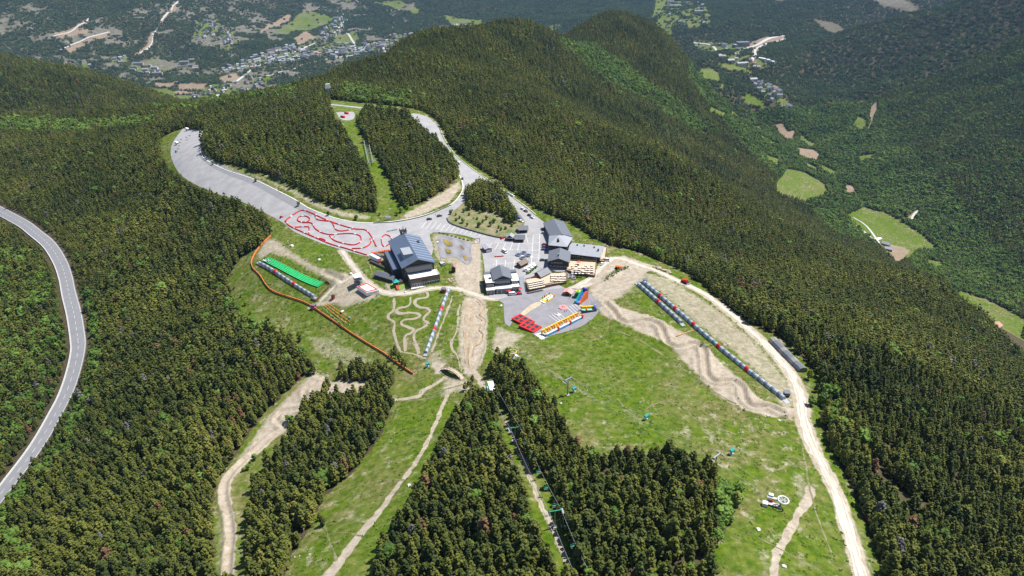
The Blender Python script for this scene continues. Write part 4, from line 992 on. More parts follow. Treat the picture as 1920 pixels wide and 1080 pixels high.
mb = MB(); mb.box((13.2, -4.1, -2.5), (20.4, 9.0, 8.0)); mb.build('front_block', mat('weathered_boards', (0.20, 0.145, 0.115), 0.9, 0.25, 1.0), st)
mb = MB(); mb.box((13.2, -4.0, 5.52), (20.0, 8.6, 0.2)); mb.build('terrace', M_PALE, st)
for x, y, w, d in ((13.2, -8.45, 20.4, 0.3), (3.15, -4.0, 0.3, 8.6), (23.25, -4.0, 0.3, 8.6)): MB().box((x, y, 5.5), (w, d, 0.8)).build('parapet', M_PALE if w < 1 else M_WOOD, st)
mb = MB(); mb.box((13.2, -9.4, -2.5), (20.8, 1.9, 2.3)); mb.build('plinth', M_WHITE, st)
for i in range(11): window(st, 4.6 + i * 1.73, -8.66, 0.2, 1.35, 2.1)
MB().box((13.0, -8.70, 3.4), (4.2, 0.12, 0.9)).build('fascia_sign', mat('sign_brown', (0.12, 0.05, 0.03), 0.8), st)
mast = MB()
for a in range(9):
    k = a * 0.7; mast.tube([(11, 44.5, 6), (11 + math.cos(k) * 2.8, 44.5 + math.sin(k) * 2.0, 17.5 + (a % 3) * 1.3)], 0.22, 5)
mast.disc((11, 44.5, 17.4), 2.6, 0.3); mast.build('lift_mast', M_DARK, st)

def shed(name, label, cat, A, B, depth, he, rise, wm, rm, axis='x', over=0.5, front=None, group=None, extra=None):
    """small gabled building: A, B the two front corners on the ground"""
    o, rz, W = frame(A, B); t = thing(name, label, cat, o, rz, group)
    mb = MB(); gable_walls(mb, *((0, depth, 0, W) if axis == 'x' else (0, W, 0, depth)), he, rise, -1.5, axis); mb.build('wall', wm, t)
    mb = MB(); gable_roof(mb, *((0, depth, 0, W) if axis == 'x' else (0, W, 0, depth)), he, rise, over, 0.22, axis); r = mb.build('roof', rm, t)
    if front: MB().box((W / 2, -0.1, 0), (W * 0.7, 0.16, he * 0.75)).build('shutter', front, t)
    if extra: extra(t, W, depth, he, rise, r)
    return t
M_REDW = mat('red_timber', (0.24, 0.035, 0.03), 0.8, 0.2, 1.0)
def porch(t, W, D, he, rise, r):
    for x in (0.2, W - 0.2): MB().box((x, -1.4, -1), (0.18, 0.18, he + 0.8)).build('post', M_WOOD, t)
    MB().box((W / 2, -0.8, he - 0.2), (W + 0.6, 2.0, 0.16)).build('awning', M_SLATE, t)
shed('ticket_hut', 'grey-roofed timber hut at the planted island corner, highest of the three huts', 'hut', (973, 436), (989, 435), 5.0, 2.8, 1.8, M_WOOD, M_SLATE, 'x', 0.8, M_WOODD, extra=porch)
shed('ticket_hut', 'small hut with red-brown front at the foot of the island wall', 'hut', (950, 450), (962, 451), 4.2, 2.6, 1.6, M_REDW, M_SLATE2, 'y', 0.7, M_WOODD, extra=porch)
shed('ticket_hut', 'grey-roofed hut between the red-fronted hut and the parked cars', 'hut', (967, 453), (982, 453), 4.6, 2.8, 1.7, M_WOOD, M_SLATE, 'x', 0.9, M_WOODD, extra=porch)
shed('wooden_kiosk', 'square hut with pale grey roof and red side at the car park edge', 'kiosk', (910, 474), (922, 472), 7.0, 2.9, 0.7, M_REDW, mat('lilac_grey_roof', (0.30, 0.29, 0.33), 0.6, 0.08), 'y', 0.6, M_WHITE)
shed('wooden_kiosk', 'brown open-sided timber bar below the round trampolines', 'kiosk', (977, 503), (990, 496), 4.5, 2.6, 1.4, M_WOOD, mat('aged_shingle', (0.20, 0.16, 0.125), 0.85, 0.25, 1.2), 'x', 0.7, M_WOODD)
shed('bar_building', 'grey gabled bar with dark red side at the terrace head', 'building', (1002, 520), (1014, 526), 9.0, 3.4, 2.0, M_REDW, M_SLATE, 'y', 0.9, M_GLASS)
shed('storage_shed', 'long low dark shed with two grey roof sections below the station', 'shed', (702, 521), (737, 531), 6.0, 2.8, 1.3, M_DARK, mat('dull_grey_roof', (0.10, 0.105, 0.125), 0.6, 0.08), 'x', 0.4)
shed('lookout_hut', 'tiny raised hut with reddish roof on the grass right of the station', 'hut', (847, 511), (854, 511), 2.8, 4.0, 1.3, M_WOODD, mat('faded_red_roof', (0.35, 0.17, 0.16), 0.7, 0.15), 'y', 0.6)
shed('farm_barn', 'dark roofed barn beside the valley farm track, upper of two', 'barn', (1652, 458), (1666, 464), 12, 5, 2, M_STONE, M_SLATE, 'x', 0.6)
shed('farm_barn', 'dark roofed barn beside the bare yard of the valley farm, lower of two', 'barn', (1659, 468), (1672, 473), 12, 5, 2, M_STONE, M_SLATE, 'x', 0.6)
shed('farm_house', 'small white-roofed farm building at the edge of the valley meadow', 'house', (1643, 450), (1653, 451), 7, 4, 1, M_WHITE, M_PALE, 'x', 0.4)
shed('stone_hut', 'lone pale hut at the lower edge of the far right meadow', 'hut', (1864, 614), (1878, 616), 9, 4, 2.2, mat('pale_stone', (0.45, 0.38, 0.3), 0.9, 0.15), mat('clay_roof', (0.42, 0.24, 0.17), 0.8, 0.15), 'x', 0.4)
shed('service_building', 'building with turquoise roof among the pines at upper left', 'building', (186, 253), (204, 251), 9, 4, 1.5, M_WHITE, mat('turquoise_roof', (0.16, 0.40, 0.42), 0.5, 0.1), 'x', 0.4)
wall_strip(smooth_line(ground([(695, 492), (712, 500), (730, 508), (748, 516)]), 2), 1.6, 1.6, M_WOODD, 'ramp_wall', 'long dark ramp wall running from the trailer to the station corner', 'wall')
mb = MB(); o, rz, W = frame((911, 553), (977, 548))
fb = thing('ski_lodge', 'dark glazed lodge with grey gable and pale flat wings facing the lower yard', 'building', o, rz)
mb = MB(); gable_walls(mb, 6.5, 18, 5.5, 19, 8.5, 2.6); mb.build('wall', M_WOODD, fb)
mb = MB(); gable_roof(mb, 6.5, 18, 5.0, 19, 8.6, 2.6, 0.9); mb.build('roof', M_SLATE, fb)
MB().box((12.3, 5.3, 3.9), (10.4, 0.3, 4.6)).build('gable_glazing', M_GLASS, fb)
for nm, c, d, m_ in (('side_wing', (3.6, 9.0, -2), (5.6, 11, 9.2), M_WOODD), ('side_wing', (20.6, 9.5, -2), (5.0, 10, 8.6), M_WOODD), ('rear_wing', (20.6, 16.2, -2), (5.0, 3.2, 10.2), M_SLATE),
                    ('front_block', (12.3, 2.6, -2), (10.8, 5.0, 5.8), M_STONE), ('front_block', (3.4, 1.5, -2), (5.4, 3.6, 5.6), M_STONE), ('front_block', (20.4, 2.4, -2), (4.6, 3.8, 6.2), M_STONE)):
    MB().box(c, d).build(nm, m_, fb)
    if nm != 'rear_wing': MB().box((c[0], c[1], c[2] + d[2] + 0.01), (d[0] + 0.5, d[1] + 0.3, 0.25)).build('flat_roof', M_PALE if nm != 'rear_wing' else M_SLATE, fb)
MB().box((3.6, 16.6, -2), (5.0, 3.4, 9.8)).build('rear_wing', M_SLATE, fb)
for x, y, z, w, h in ((9.2, 0.02, 0.4, 2.6, 2.6), (12.3, 0.02, 0.4, 2.6, 2.6), (15.4, 0.02, 0.4, 2.6, 2.6), (2.2, -0.38, 0.4, 1.9, 2.2), (4.6, -0.38, 0.4, 1.9, 2.2), (19.4, 0.42, 0.5, 1.6, 2.4), (21.4, 0.42, 0.5, 1.6, 2.4), (2.2, 3.42, 4.3, 1.9, 1.8), (4.8, 3.42, 4.3, 1.9, 1.8), (19.4, 4.42, 4.5, 1.6, 1.6), (21.6, 4.42, 4.5, 1.6, 1.6)): window(fb, x, y, z, w, h)
MB().box((4, 8.6, 7.4), (1.6, 1.6, 0.8)).build('roof_vent', M_DARK, fb)

# --- the restaurant group
rg = thing('mountain_restaurant', 'large slate-roofed restaurant of joined gabled blocks at the car park edge', 'building', Vector((25.8, 426.5, float(zbase(25.8, 426.5)))), 0)
def lx(px, py, z):  # horizontal position of a roof point seen at (px, py) on height z above the restaurant's ground
    d = ray(px, py); t = (rg.location.z + z - CAMH) / d[2]; return Vector((d[0] * t - rg.location.x, d[1] * t - rg.location.y, z))
def rot_block(x, y, yaw, W, L, he, rise, name, wm, rm, over=0.7):
    mb = MB(); gable_walls(mb, 0, W, 0, L, he, rise); a = mb.build(name, wm, rg, (x - rg.location.x, y - rg.location.y, 0), yaw)
    mb = MB(); gable_roof(mb, 0, W, -0.2, L, he + 0.02, rise, over, 0.3); b = mb.build('roof', rm, rg, (x - rg.location.x, y - rg.location.y, 0), yaw); return a, b
fg, fr_ = rot_block(25.8, 426.5, math.radians(-6.3), 14.4, 15.3, 6.5, 2.6, 'front_gable', M_WOODD, M_SLATE)
for i in range(4): window(rg, 2.6 + i * 2.1, -0.36 - i * 0.23, 4.6, 1.1, 1.2, math.radians(-6.3))
for i in range(5): window(rg, 1.8 + i * 2.5, -0.28 - i * 0.276, 1.2, 1.5, 1.7, math.radians(-6.3))
MB().box((7.0, 3.0, 8.9), (1.0, 1.0, 1.8)).build('chimney', M_STONE, rg)
na, nr_ = rot_block(29.9, 463.0, math.radians(10.3), 15.5, 27.0, 6.8, 2.6, 'rear_gable', M_STONE, M_SLATE)
for i in range(4):
    mb = MB(); y = 4.5 + i * 5.4; mb.slab([(10.3, y, 8.75), (13.3, y, 7.72), (13.3, y + 2.6, 7.72), (10.3, y + 2.6, 8.75)], 0.16); mb.build('skylight', mat('pale_skylight', (0.55, 0.58, 0.6), 0.3, 0.1), nr_)  # skylight panes in a plain pale grey
# middle block with hipped roof
q = [lx(1030, 459, 7.2), lx(1062, 462, 7.2), lx(1072, 446, 7.2), lx(1031, 443, 7.2)]; ap = lx(1047, 441, 10.6); ap2 = lx(1058, 441, 10.2)
mb = MB(); mb.add([*q, *[(p.x, p.y, -2.5) for p in q]], [(4, 5, 1, 0), (5, 6, 2, 1), (6, 7, 3, 2), (7, 4, 0, 3)]); mb.build('middle_block', M_WOODD, rg)
c_ = sum(q, Vector()) / 4; e_ = [p + (p - c_).normalized() * 1.0 for p in q]
mb = MB(); mb.add([*e_, ap, ap2], [(0, 1, 4), (1, 2, 5, 4), (2, 3, 5), (3, 0, 4), (3, 4, 5)]); mb.add([*e_], [(3, 2, 1, 0)]); mb.build('hip_roof', M_SLATE2, rg)
MB().prism([(-1.0, 0), (1.0, 0), (0, 2.0)], -1.4, 1.4).build('dormer', M_DARK, rg, tuple((q[0] + q[1]) / 2 * 0.55 + ap * 0.45 + Vector((0, 0, 0.1))))
# long low wing
a0, a1 = lx(1066, 475, 5.0), lx(1125, 482, 5.0); rz_ = math.atan2(a1.y - a0.y, a1.x - a0.x); WL = (a1 - a0).xy.length
mb = MB(); gable_walls(mb, 0, 17, 0, WL, 5.0, 2.2, -2.5, 'x'); mb.build('long_wing', M_WOODD, rg, (a0.x, a0.y, 0), rz_)
mb = MB(); gable_roof(mb, 0, 17, 0, WL, 5.02, 2.2, 0.8, 0.3, 'x'); lr = mb.build('roof', M_SLATE2, rg, (a0.x, a0.y, 0), rz_)
for i, (fx, y) in enumerate(((0.2, 9.4), (0.42, 9.6), (0.75, 8.8), (0.9, 6.0))): MB().box((WL * fx, y, 6.2), (1.0, 1.0, 2.1)).build('chimney', M_DARK, lr)
for i in range(7): window(rg, a0.x + (1.6 + i * 3.0) * math.cos(rz_) + 0.08 * math.sin(rz_), a0.y + (1.6 + i * 3.0) * math.sin(rz_) - 0.08, 1.2, 2.0, 2.2, rz_)
# upper deck in front of the wing, right-hand terrace
def deck(name, label, pts, h, m, rail=True, parent=None):
    P = [at(*p) for p in pts]; zb = max(p.z for p in P) + h; c = sum(P, Vector()) / len(P)
    t = thing(name, label, 'terrace', (c.x, c.y, zb)); q = [(p.x - c.x, p.y - c.y, 0) for p in P]
    n_ = len(q); area = sum(q[i][0] * q[(i + 1) % n_][1] - q[(i + 1) % n_][0] * q[i][1] for i in range(n_))
    if area < 0: q = q[::-1]
    mb = MB(); mb.slab(q, 0.25); mb.build('floor', m, t)
    mb = MB(); mb.slab([(x * 0.985, y * 0.985, -0.26) for x, y, _ in q], h + 4.0); mb.build('base_wall', M_WOOD, t)
    if rail:
        for i in range(n_):
            a, b = Vector(q[i]), Vector(q[(i + 1) % n_]); L = (b - a).length; k = max(2, int(L / 2.2))
            d = b - a; ang = math.atan2(d.y, d.x)
            mb = MB()
            for j in range(k + 1): p = a.lerp(b, j / k); mb.box((p.x, p.y, 0), (0.14, 0.14, 1.1), ang)
            mb.build('rail_posts', M_WOOD, t)['kind'] = 'stuff'
            m_ = (a + b) / 2; MB().box((m_.x, m_.y, 0.95), (L, 0.16, 0.14), ang).box((m_.x, m_.y, 0.45), (L, 0.06, 0.4), ang).build('railing', M_WOOD, t)
    return t
rt = deck('restaurant_terrace', 'pale boarded terrace full of tables in front of the long restaurant wing', [(1062, 512), (1067, 494), (1118, 496), (1116, 520)], 1.6, M_DECK)
deck('upper_terrace', 'narrow timber deck wrapping the right end of the restaurant', [(1090, 490), (1092, 484), (1124, 487), (1126, 468), (1138, 469), (1134, 492)], 1.4, M_DECK)
mt = deck('main_terrace', 'large boarded terrace with rows of picnic tables above the yard', [(990, 548), (985, 530), (1000, 526), (1020, 524), (1030, 516), (1062, 514), (1063, 532), (1040, 536)], 1.3, M_DECK)
MB().slab([tuple(at(*p) + Vector((0, 0, 0.8))) for p in ((1024, 500), (1030, 508), (1066, 515), (1060, 505))], 1.5).build('x', M_CONC).name = 'restaurant_apron'
tag(bpy.data.objects['restaurant_apron'], 'curved pale concrete apron in front of the restaurant gable', kind='structure')
tag(MB().slab([tuple(at(*p) + Vector((0, 0, 0.5))) for p in ((1064, 522), (1080, 524), (1076, 512), (1064, 512))], 1.5).build('stairway', M_ASPH2), 'grey ramp between the two terraces', 'ramp')
st_ = thing('stairway', 'long grey outdoor stair between lodge and main terrace', 'stairs', at(981, 549))
s0, s1 = at(981, 549), at(978, 520)
for i in range(14):
    p = s0.lerp(s1, i / 14) - s0; MB().box((p.x, p.y, -0.8 + i * 0.16), (3.6, (s1 - s0).xy.length / 14 + 0.02, 1.0), 0).build('step', M_STEEL, st_)

# tables, parasols, planters
M_TABLE = mat('pale_table', (0.62, 0.56, 0.46), 0.7, 0.12, 2.0)
mb1 = MB(); mb1.box((0, 0, 0.68), (1.7, 0.75, 0.08)); tt_ = mb1.mesh('table_top', M_TABLE)
mb1 = MB(); mb1.box((0, 0.75, 0.42), (1.7, 0.28, 0.06)); mb1.box((0, -0.75, 0.42), (1.7, 0.28, 0.06)); tb_ = mb1.mesh('bench', M_WOODD)
mb1 = MB(); mb1.box((-0.6, 0, 0), (0.08, 1.5, 0.42)); mb1.box((0.6, 0, 0), (0.08, 1.5, 0.42)); mb1.box((-0.6, 0, 0.42), (0.08, 0.5, 0.26)); mb1.box((0.6, 0, 0.42), (0.08, 0.5, 0.26)); tl_ = mb1.mesh('trestle', M_WOOD)
mb1 = MB(); mb1.box((0, 0, 0.7), (1.5, 1.0, 0.08)); tw_ = mb1.mesh('table_top', M_WHITE)
def picnic(loc, rz, label, group, white=False):
    t = thing('picnic_table', label, 'table', loc, rz, group)
    link('table_top', tw_ if white else tt_, t); link('bench', tb_, t); link('trestle', tl_, t)
def on_deck(deck_, px, py):
    z = deck_.location.z; d = ray(px, py); k = (z - CAMH) / d[2]; return Vector((d[0] * k, d[1] * k, z))
for i in range(7):
    for j in range(5):
        picnic(on_deck(rt, 1074 + i * 6.0 + random.uniform(-1, 1), 499.5 + j * 3.7 + random.uniform(-0.6, 0.6)), 0.1 + random.uniform(-0.1, 0.1), 'white-topped table with benches on the restaurant terrace', 'white tables on the restaurant terrace', True) if random.random() > 0.12 else None
for i in range(12):
    for j in range(3): picnic(on_deck(mt, 1034 + i * 2.3 + random.uniform(-.4, .4), 518.5 + j * 4.2 + random.uniform(-.5, .5)), 1.5 + random.uniform(-0.1, 0.1), 'timber picnic table in the right-hand rows of the main terrace', 'picnic tables at the right of the main terrace')
for i in range(10):
    for j in range(4): picnic(on_deck(mt, 990.5 + i * 2.9 + j * 1.2, 532 + j * 3.6 - i * 0.55), 1.2 + random.uniform(-0.1, 0.1), 'timber picnic table in the left-hand rows of the main terrace', 'picnic tables at the left of the main terrace')
def parasol(loc, m, label, group, r=1.6):
    t = thing('parasol', label, 'parasol', loc, random.random(), group)
    MB().tube([(0, 0, 0), (0, 0, 2.5)], 0.05, 5).build('pole', M_STEEL, t); MB().disc((0, 0, 0), 0.35, 0.12, 10).build('base', M_CONC, t)
    mb = MB(); n_ = 8; mb.add([(0, 0, 2.75)] + [(r * math.cos(k * math.tau / n_), r * math.sin(k * math.tau / n_), 2.2) for k in range(n_)] + [(0, 0, 2.65)], [(0, 1 + k, 1 + (k + 1) % n_) for k in range(n_)] + [(n_ + 1, 1 + (k + 1) % n_, 1 + k) for k in range(n_)]); mb.build('canopy', m, t)
for i, (x, y) in enumerate(((985, 508), (990, 505), (995, 502), (1000, 499), (991, 510), (997, 506), (1002, 502))): parasol(at(x, y), M_WHITE, 'white parasol in the small garden above the lodge', 'white garden parasols', 1.3)
for (x, y), l in zip(((953, 549), (974, 546)), ('red parasol in front of the lodge windows, left one', 'red parasol in front of the lodge windows, right one')): parasol(at(x, y), M_RED, l, 'red parasols in front of the lodge', 1.9)
parasol(on_deck(rt, 1085, 496), M_ORANGE, 'orange parasol at the back of the restaurant terrace', None, 1.7)
def hedge(name, label, pts, w, h, m, cat='hedge'):
    rnd = random.Random(len(pts) + int(pts[0][0])); mb = MB(); L = smooth_line(ground(pts, zfull), 0.9)
    for p in L:
        for _ in range(3): clump(mb, (p[0] + rnd.gauss(0, w / 3), p[1] + rnd.gauss(0, w / 3), p[2] + rnd.uniform(0.2, h)), rnd.uniform(0.35, 0.7), rnd)
    t = thing(name, label, cat, Vector(L[0])); o_ = mb.build('foliage', m, t); o_.location = -Vector(L[0])
    mb = MB(); [mb.tube([Vector(p) - Vector(L[0]) - Vector((0, 0, 0.3)), Vector(p) - Vector(L[0]) + Vector((0, 0, h * 0.6))], 0.06, 4) for p in L[::3]]; mb.build('stems', M_BARK, t)['kind'] = 'stuff'
hedge('hedge', 'green hedge beside the parasol garden', [(987, 515), (997, 509), (1006, 500)], 0.9, 1.2, M_LEAF)
hedge('shrub_bed', 'strip of yellow-green shrubs on the mound beside the yard', [(1136, 523), (1148, 515), (1160, 508), (1176, 501)], 2.6, 0.9, M_LEAF, 'shrubs')

# --- long grey tunnel tent beside the gravel road
p0, p1 = at(1448, 640), at(1505, 698); d = p1 - p0; L = d.xy.length
tt = thing('tunnel_tent', 'long dark grey ribbed storage tent along the forest edge by the gravel road', 'tent', p0, math.atan2(d.y, d.x))
nseg = 9
for i in range(nseg):
    prof = [(-2.6, -1.5), (-2.6, 1.5), (-1.8, 2.7), (0, 3.2), (1.8, 2.7), (2.6, 1.5), (2.6, -1.5)]; q = at(*(np.array((1448, 640)) * (1 - (i + .5) / nseg) + np.array((1505, 698)) * ((i + .5) / nseg)))
    k = 0.96 if i % 2 else 1.0
    MB().prism([(a * k, b * k) for a, b in prof], i * L / nseg, (i + 1) * L / nseg - 0.05, axis='x').build('canopy_section', M_SLATE if i % 3 else M_STONE, tt, (0, 0, q.z - p0.z))
# ------------------------------------------------------------------ vehicles
def heading(px, py, dx, dy):
    a, b = at(px, py), at(px + dx, py + dy); return math.atan2(b.y - a.y, b.x - a.x)
PAINT = {k: mat('car_' + k, c, 0.3, 0.04, 0.3, spec=0.6) for k, c in dict(white=(0.7, 0.7, 0.7), silver=(0.42, 0.44, 0.46), black=(0.02, 0.02, 0.024), grey=(0.13, 0.14, 0.15), blue=(0.03, 0.09, 0.3), red=(0.42, 0.02, 0.02), green=(0.02, 0.09, 0.07), maroon=(0.16, 0.03, 0.03)).items()}
M_TYRE = mat('tyre_rubber', (0.018, 0.018, 0.018), 0.9); M_LAMP = mat('lamp_glass', (0.6, 0.6, 0.58), 0.2)
def vehicle_proto(name, L, W, prof, cab, wheel_x, wr=0.33):
    t = thing(name, 'x', 'car', (0, 0, 0))
    MB().prism(prof, -W / 2, W / 2).build('body', PAINT['white'], t)
    mb = MB(); n_ = len(cab); vs_ = [(a, -W / 2 * (0.99 if b < 1.0 else 0.84), b) for a, b in cab] + [(a, W / 2 * (0.99 if b < 1.0 else 0.84), b) for a, b in cab]
    mb.add(vs_, [tuple(range(n_)), tuple(range(2 * n_ - 1, n_ - 1, -1))] + [(i, i + n_, (i + 1) % n_ + n_, (i + 1) % n_) for i in range(n_)]); mb.build('windows', M_GLASS, t)
    top = max(b for _, b in cab); xs = [a for a, b in cab if b > top - 0.12]
    MB().box(((min(xs) + max(xs)) / 2, 0, top - 0.02), (max(xs) - min(xs), W * 0.82, 0.06)).build('roof', PAINT['white'], t)
    wm = MB(); wm.tube([(0, -0.12, 0), (0, 0.12, 0)], wr, 12); wme = wm.mesh('wheel', M_TYRE)
    for x in wheel_x:
        for s_ in (-1, 1): link('wheel', wme, t, (x, s_ * (W / 2 - 0.08), wr))
    lm = MB().box((0, 0, 0), (0.08, 0.35, 0.16)).mesh('headlight', M_LAMP)
    for s_ in (-1, 1): link('headlight', lm, t, (L / 2 - 0.02, s_ * W * 0.34, 0.62))
    return t
car_prof = [(-2.15, 0.28), (2.1, 0.28), (2.18, 0.55), (2.05, 0.78), (1.15, 0.92), (-1.75, 0.95), (-2.15, 0.85)]
car_cab = [(-1.85, 0.93), (1.15, 0.9), (0.5, 1.42), (-1.25, 1.45)]
car0 = vehicle_proto('car', 4.3, 1.8, car_prof, car_cab, (-1.35, 1.35))
van0 = vehicle_proto('van', 5.2, 2.0, [(-2.6, 0.3), (2.5, 0.3), (2.6, 0.8), (2.2, 1.15), (1.5, 1.2), (-2.6, 1.2)], [(-2.55, 1.2), (2.15, 1.15), (1.5, 2.0), (-2.5, 2.05)], (-1.6, 1.6), 0.36)
_used = set()
def park(proto_, px, py, dx, dy, colour, label, group=None):
    p = at(px, py); p.z += 0.12; rz = heading(px, py, dx, dy)
    if id(proto_) not in _used:
        _used.add(id(proto_)); list(COL.objects); r = dup(proto_, p, rz, label, group, {'body': PAINT[colour], 'roof': PAINT[colour]})
    else: r = dup(proto_, p, rz, label, group, {'body': PAINT[colour], 'roof': PAINT[colour]})
    r['category'] = 'van' if proto_ is van0 else 'car'; return r
row = 'cars parked beside the planted island'
for i, (x, y, c, l) in enumerate([(940, 369, 'black', 'black car at the top end of the row beside the island'), (952, 379, 'white', 'white car second from the top of the row beside the island'), (956, 385, 'silver', 'silver car third from the top of the row beside the island'), (959, 390, 'white', 'white car fourth from the top of the row beside the island'), (962, 395, 'blue', 'dark blue car fifth from the top of the row beside the island'), (965, 400, 'grey', 'grey car sixth from the top of the row beside the island'), (969, 405, 'blue', 'blue car third from the hut end of the row beside the island'), (973, 410, 'blue', 'blue car second from the hut end of the row beside the island'), (977, 416, 'white', 'white car nearest the hut in the row beside the island')]): park(car0, x, y, 10, 3, c, l, row)
for x, y, c, l in [(954, 364, 'silver', 'silver car at the top of the outer row by the forest'), (961, 368, 'white', 'white car second in the outer row by the forest'), (980, 393, 'white', 'white car in the middle of the outer row by the forest'), (986, 397, 'maroon', 'dark red car in the outer row by the forest'), (993, 405, 'black', 'black car near the lower end of the outer row by the forest'), (998, 409, 'white', 'white car at the lower end of the outer row by the forest')]: park(car0, x, y, 10, 4, c, l, 'cars parked along the forest side')
for x, y, dx, dy, c, l in [(867, 336, -1, -8, 'black', 'black car driving up the curve beside the knoll bank'), (805, 412, 9, -1.5, 'black', 'black car turning out of the car park, left of two'), (824, 406, 9, -2, 'black', 'black car on the bend below the knoll bank, right of two'), (846, 396, 6, -5, 'grey', 'grey car by the island tip'), (1019, 431, 9, 1, 'black', 'black car parked against the rear restaurant gable'), (1020, 438, 9, 1, 'silver', 'silver car parked below the black one by the rear restaurant gable'), (1021, 460, 9, 1, 'green', 'dark green car uppermost of the row beside the restaurant'), (1021, 464, 9, 1, 'red', 'bright red car in the row beside the restaurant'), (1020, 469, 9, 1, 'blue', 'dark blue car lowest of the row beside the restaurant'), (1017.5, 489, 9, 0, 'green', 'dark green car standing alone left of the restaurant gable'), (973, 552, 9, -1, 'red', 'red car beside the white van in front of the lodge'), (331, 285, 9, 1, 'grey', 'grey car below the camper vans at the far car park end'), (1129, 496, 6, -5, 'white', 'white car parked by the right end of the restaurant terrace')]: park(car0, x, y, dx, dy, c, l)
for x, y, dx, dy, c, l in [(862, 308, 6, 6, 'white', 'white van driving down the road behind the knoll'), (946, 473, 9, 6, 'white', 'white van alone on the marked parking bays'), (961, 553, 9, -1, 'white', 'white van parked in front of the lodge'), (1137, 489, 9, 1, 'white', 'white van beyond the end of the upper terrace')]: park(van0, x, y, dx, dy, c, l)
for p_ in (car0, van0):
    for ch in list(COL.objects):
        if ch.parent is p_: bpy.data.objects.remove(ch)
    bpy.data.objects.remove(p_)
def camper(px, py, label):
    t = thing('camper_van', label, 'camper', at(px, py) + Vector((0, 0, 0.12)), heading(px, py, 9, 0.5))
    MB().prism([(-3.2, 0.5), (3.2, 0.5), (3.2, 1.3), (2.4, 1.7), (2.7, 2.3), (2.5, 2.9), (-3.2, 2.9)], -1.1, 1.1).build('body', M_WHITE, t)
    MB().prism([(2.45, 1.62), (3.22, 1.35), (2.62, 2.15)], -1.0, 1.0).build('windscreen', M_GLASS, t)
    for x in (-1.9, 2.0):
        for s_ in (-1, 1): MB().tube([(x, s_ * 1.08 - 0.1, 0.4), (x, s_ * 1.08 + 0.1, 0.4)], 0.4, 10).build('wheel', M_TYRE, t)
    for x in (-1.6, 0.6): window(t, x, -1.14, 1.5, 1.1, 0.6)
camper(352, 245, 'white camper van at the very end of the car park, upper of two'); camper(332, 271, 'white camper van on the left edge of the car park, lower of two')
t = thing('trailer', 'long white box trailer with pink rear end left of the station', 'trailer', at(704, 489), heading(704, 489, 20, 10))
MB().box((0, 0, 0.9), (10, 2.6, 2.9)).build('box_body', M_WHITE, t); MB().box((5.1, 0, 0.95), (0.3, 2.5, 2.7)).build('rear_door', mat('pink_panel', (0.7, 0.12, 0.25), 0.5), t)
for x in (-3.2, 2.8, 4.0):
    for s_ in (-1, 1): MB().tube([(x, s_ * 1.15 - 0.12, 0.45), (x, s_ * 1.15 + 0.12, 0.45)], 0.45, 10).build('wheel', M_TYRE, t)
MB().box((0, 0, 0.6), (9.6, 1.0, 0.3)).build('chassis', M_DARK, t)
t = thing('container', 'small dark steel container beside the white trailer', 'container', at(711, 482), heading(711, 482, 20, 10))
MB().box((0, 0, 0), (5.5, 2.4, 2.3)).build('body', M_SLATE, t)
for i in range(8): MB().box((-2.5 + i * 0.7, -1.23, 0.2), (0.3, 0.06, 1.9)).build('rib', M_SLATE, t)
t = thing('boom_lift', 'white boom lift truck with its long arm raised beside the station', 'lift truck', at(829, 496), heading(829, 496, 8, 9))
MB().box((0, 0, 0.5), (5.5, 2.1, 0.8)).build('chassis', M_WHITE, t); MB().box((2.0, 0, 1.3), (1.4, 2.0, 1.2), top=(0.8, 0.9)).build('cab', M_WHITE, t); MB().box((2.74, 0, 1.6), (0.06, 1.7, 0.6)).build('windscreen', M_GLASS, t)
MB().tube([(-1.2, 0, 1.3), (-1.6, 0, 2.4), (-9.5, 1.2, 13)], [0.5, 0.35, 0.2], 6).build('boom', M_STEEL, t); MB().box((-9.7, 1.2, 12.6), (1.2, 1.4, 1.0)).build('basket', M_WHITE, t)
for x in (-1.8, 1.9):
    for s_ in (-1, 1): MB().tube([(x, s_ - 0.12, 0.45), (x, s_ + 0.12, 0.45)], 0.45, 10).build('wheel', M_TYRE, t)
def groomer(px, py, label, m, name='snow_groomer'):
    t = thing(name, label, 'groomer', at(px, py), heading(px, py, 8, 4))
    MB().box((0, 0, 0.9), (5.0, 2.4, 0.8)).build('chassis', M_DARK, t); MB().box((0.9, 0, 1.7), (2.2, 2.2, 1.5), top=(0.75, 0.85)).build('cab', m, t); MB().box((-1.3, 0, 1.7), (2.2, 2.2, 0.8)).build('engine_cover', m, t)
    for s_ in (-1, 1): MB().prism([(-2.5, 0.3), (-2.0, 0), (2.0, 0), (2.5, 0.3), (2.4, 0.9), (-2.4, 0.9)], s_ * 1.5 - 0.5, s_ * 1.5 + 0.5).build('track', M_TYRE, t)
    MB().prism([(2.9, 0.1), (3.2, 0.2), (3.0, 1.2), (2.7, 1.2)], -2.1, 2.1).build('blade', M_STEEL, t)
groomer(1284, 531, 'red snow groomer parked at the forest edge by the gravel road', M_RED)
groomer(1160, 506, 'orange tracked machine on the shrubby mound by the restaurant', M_ORANGE)

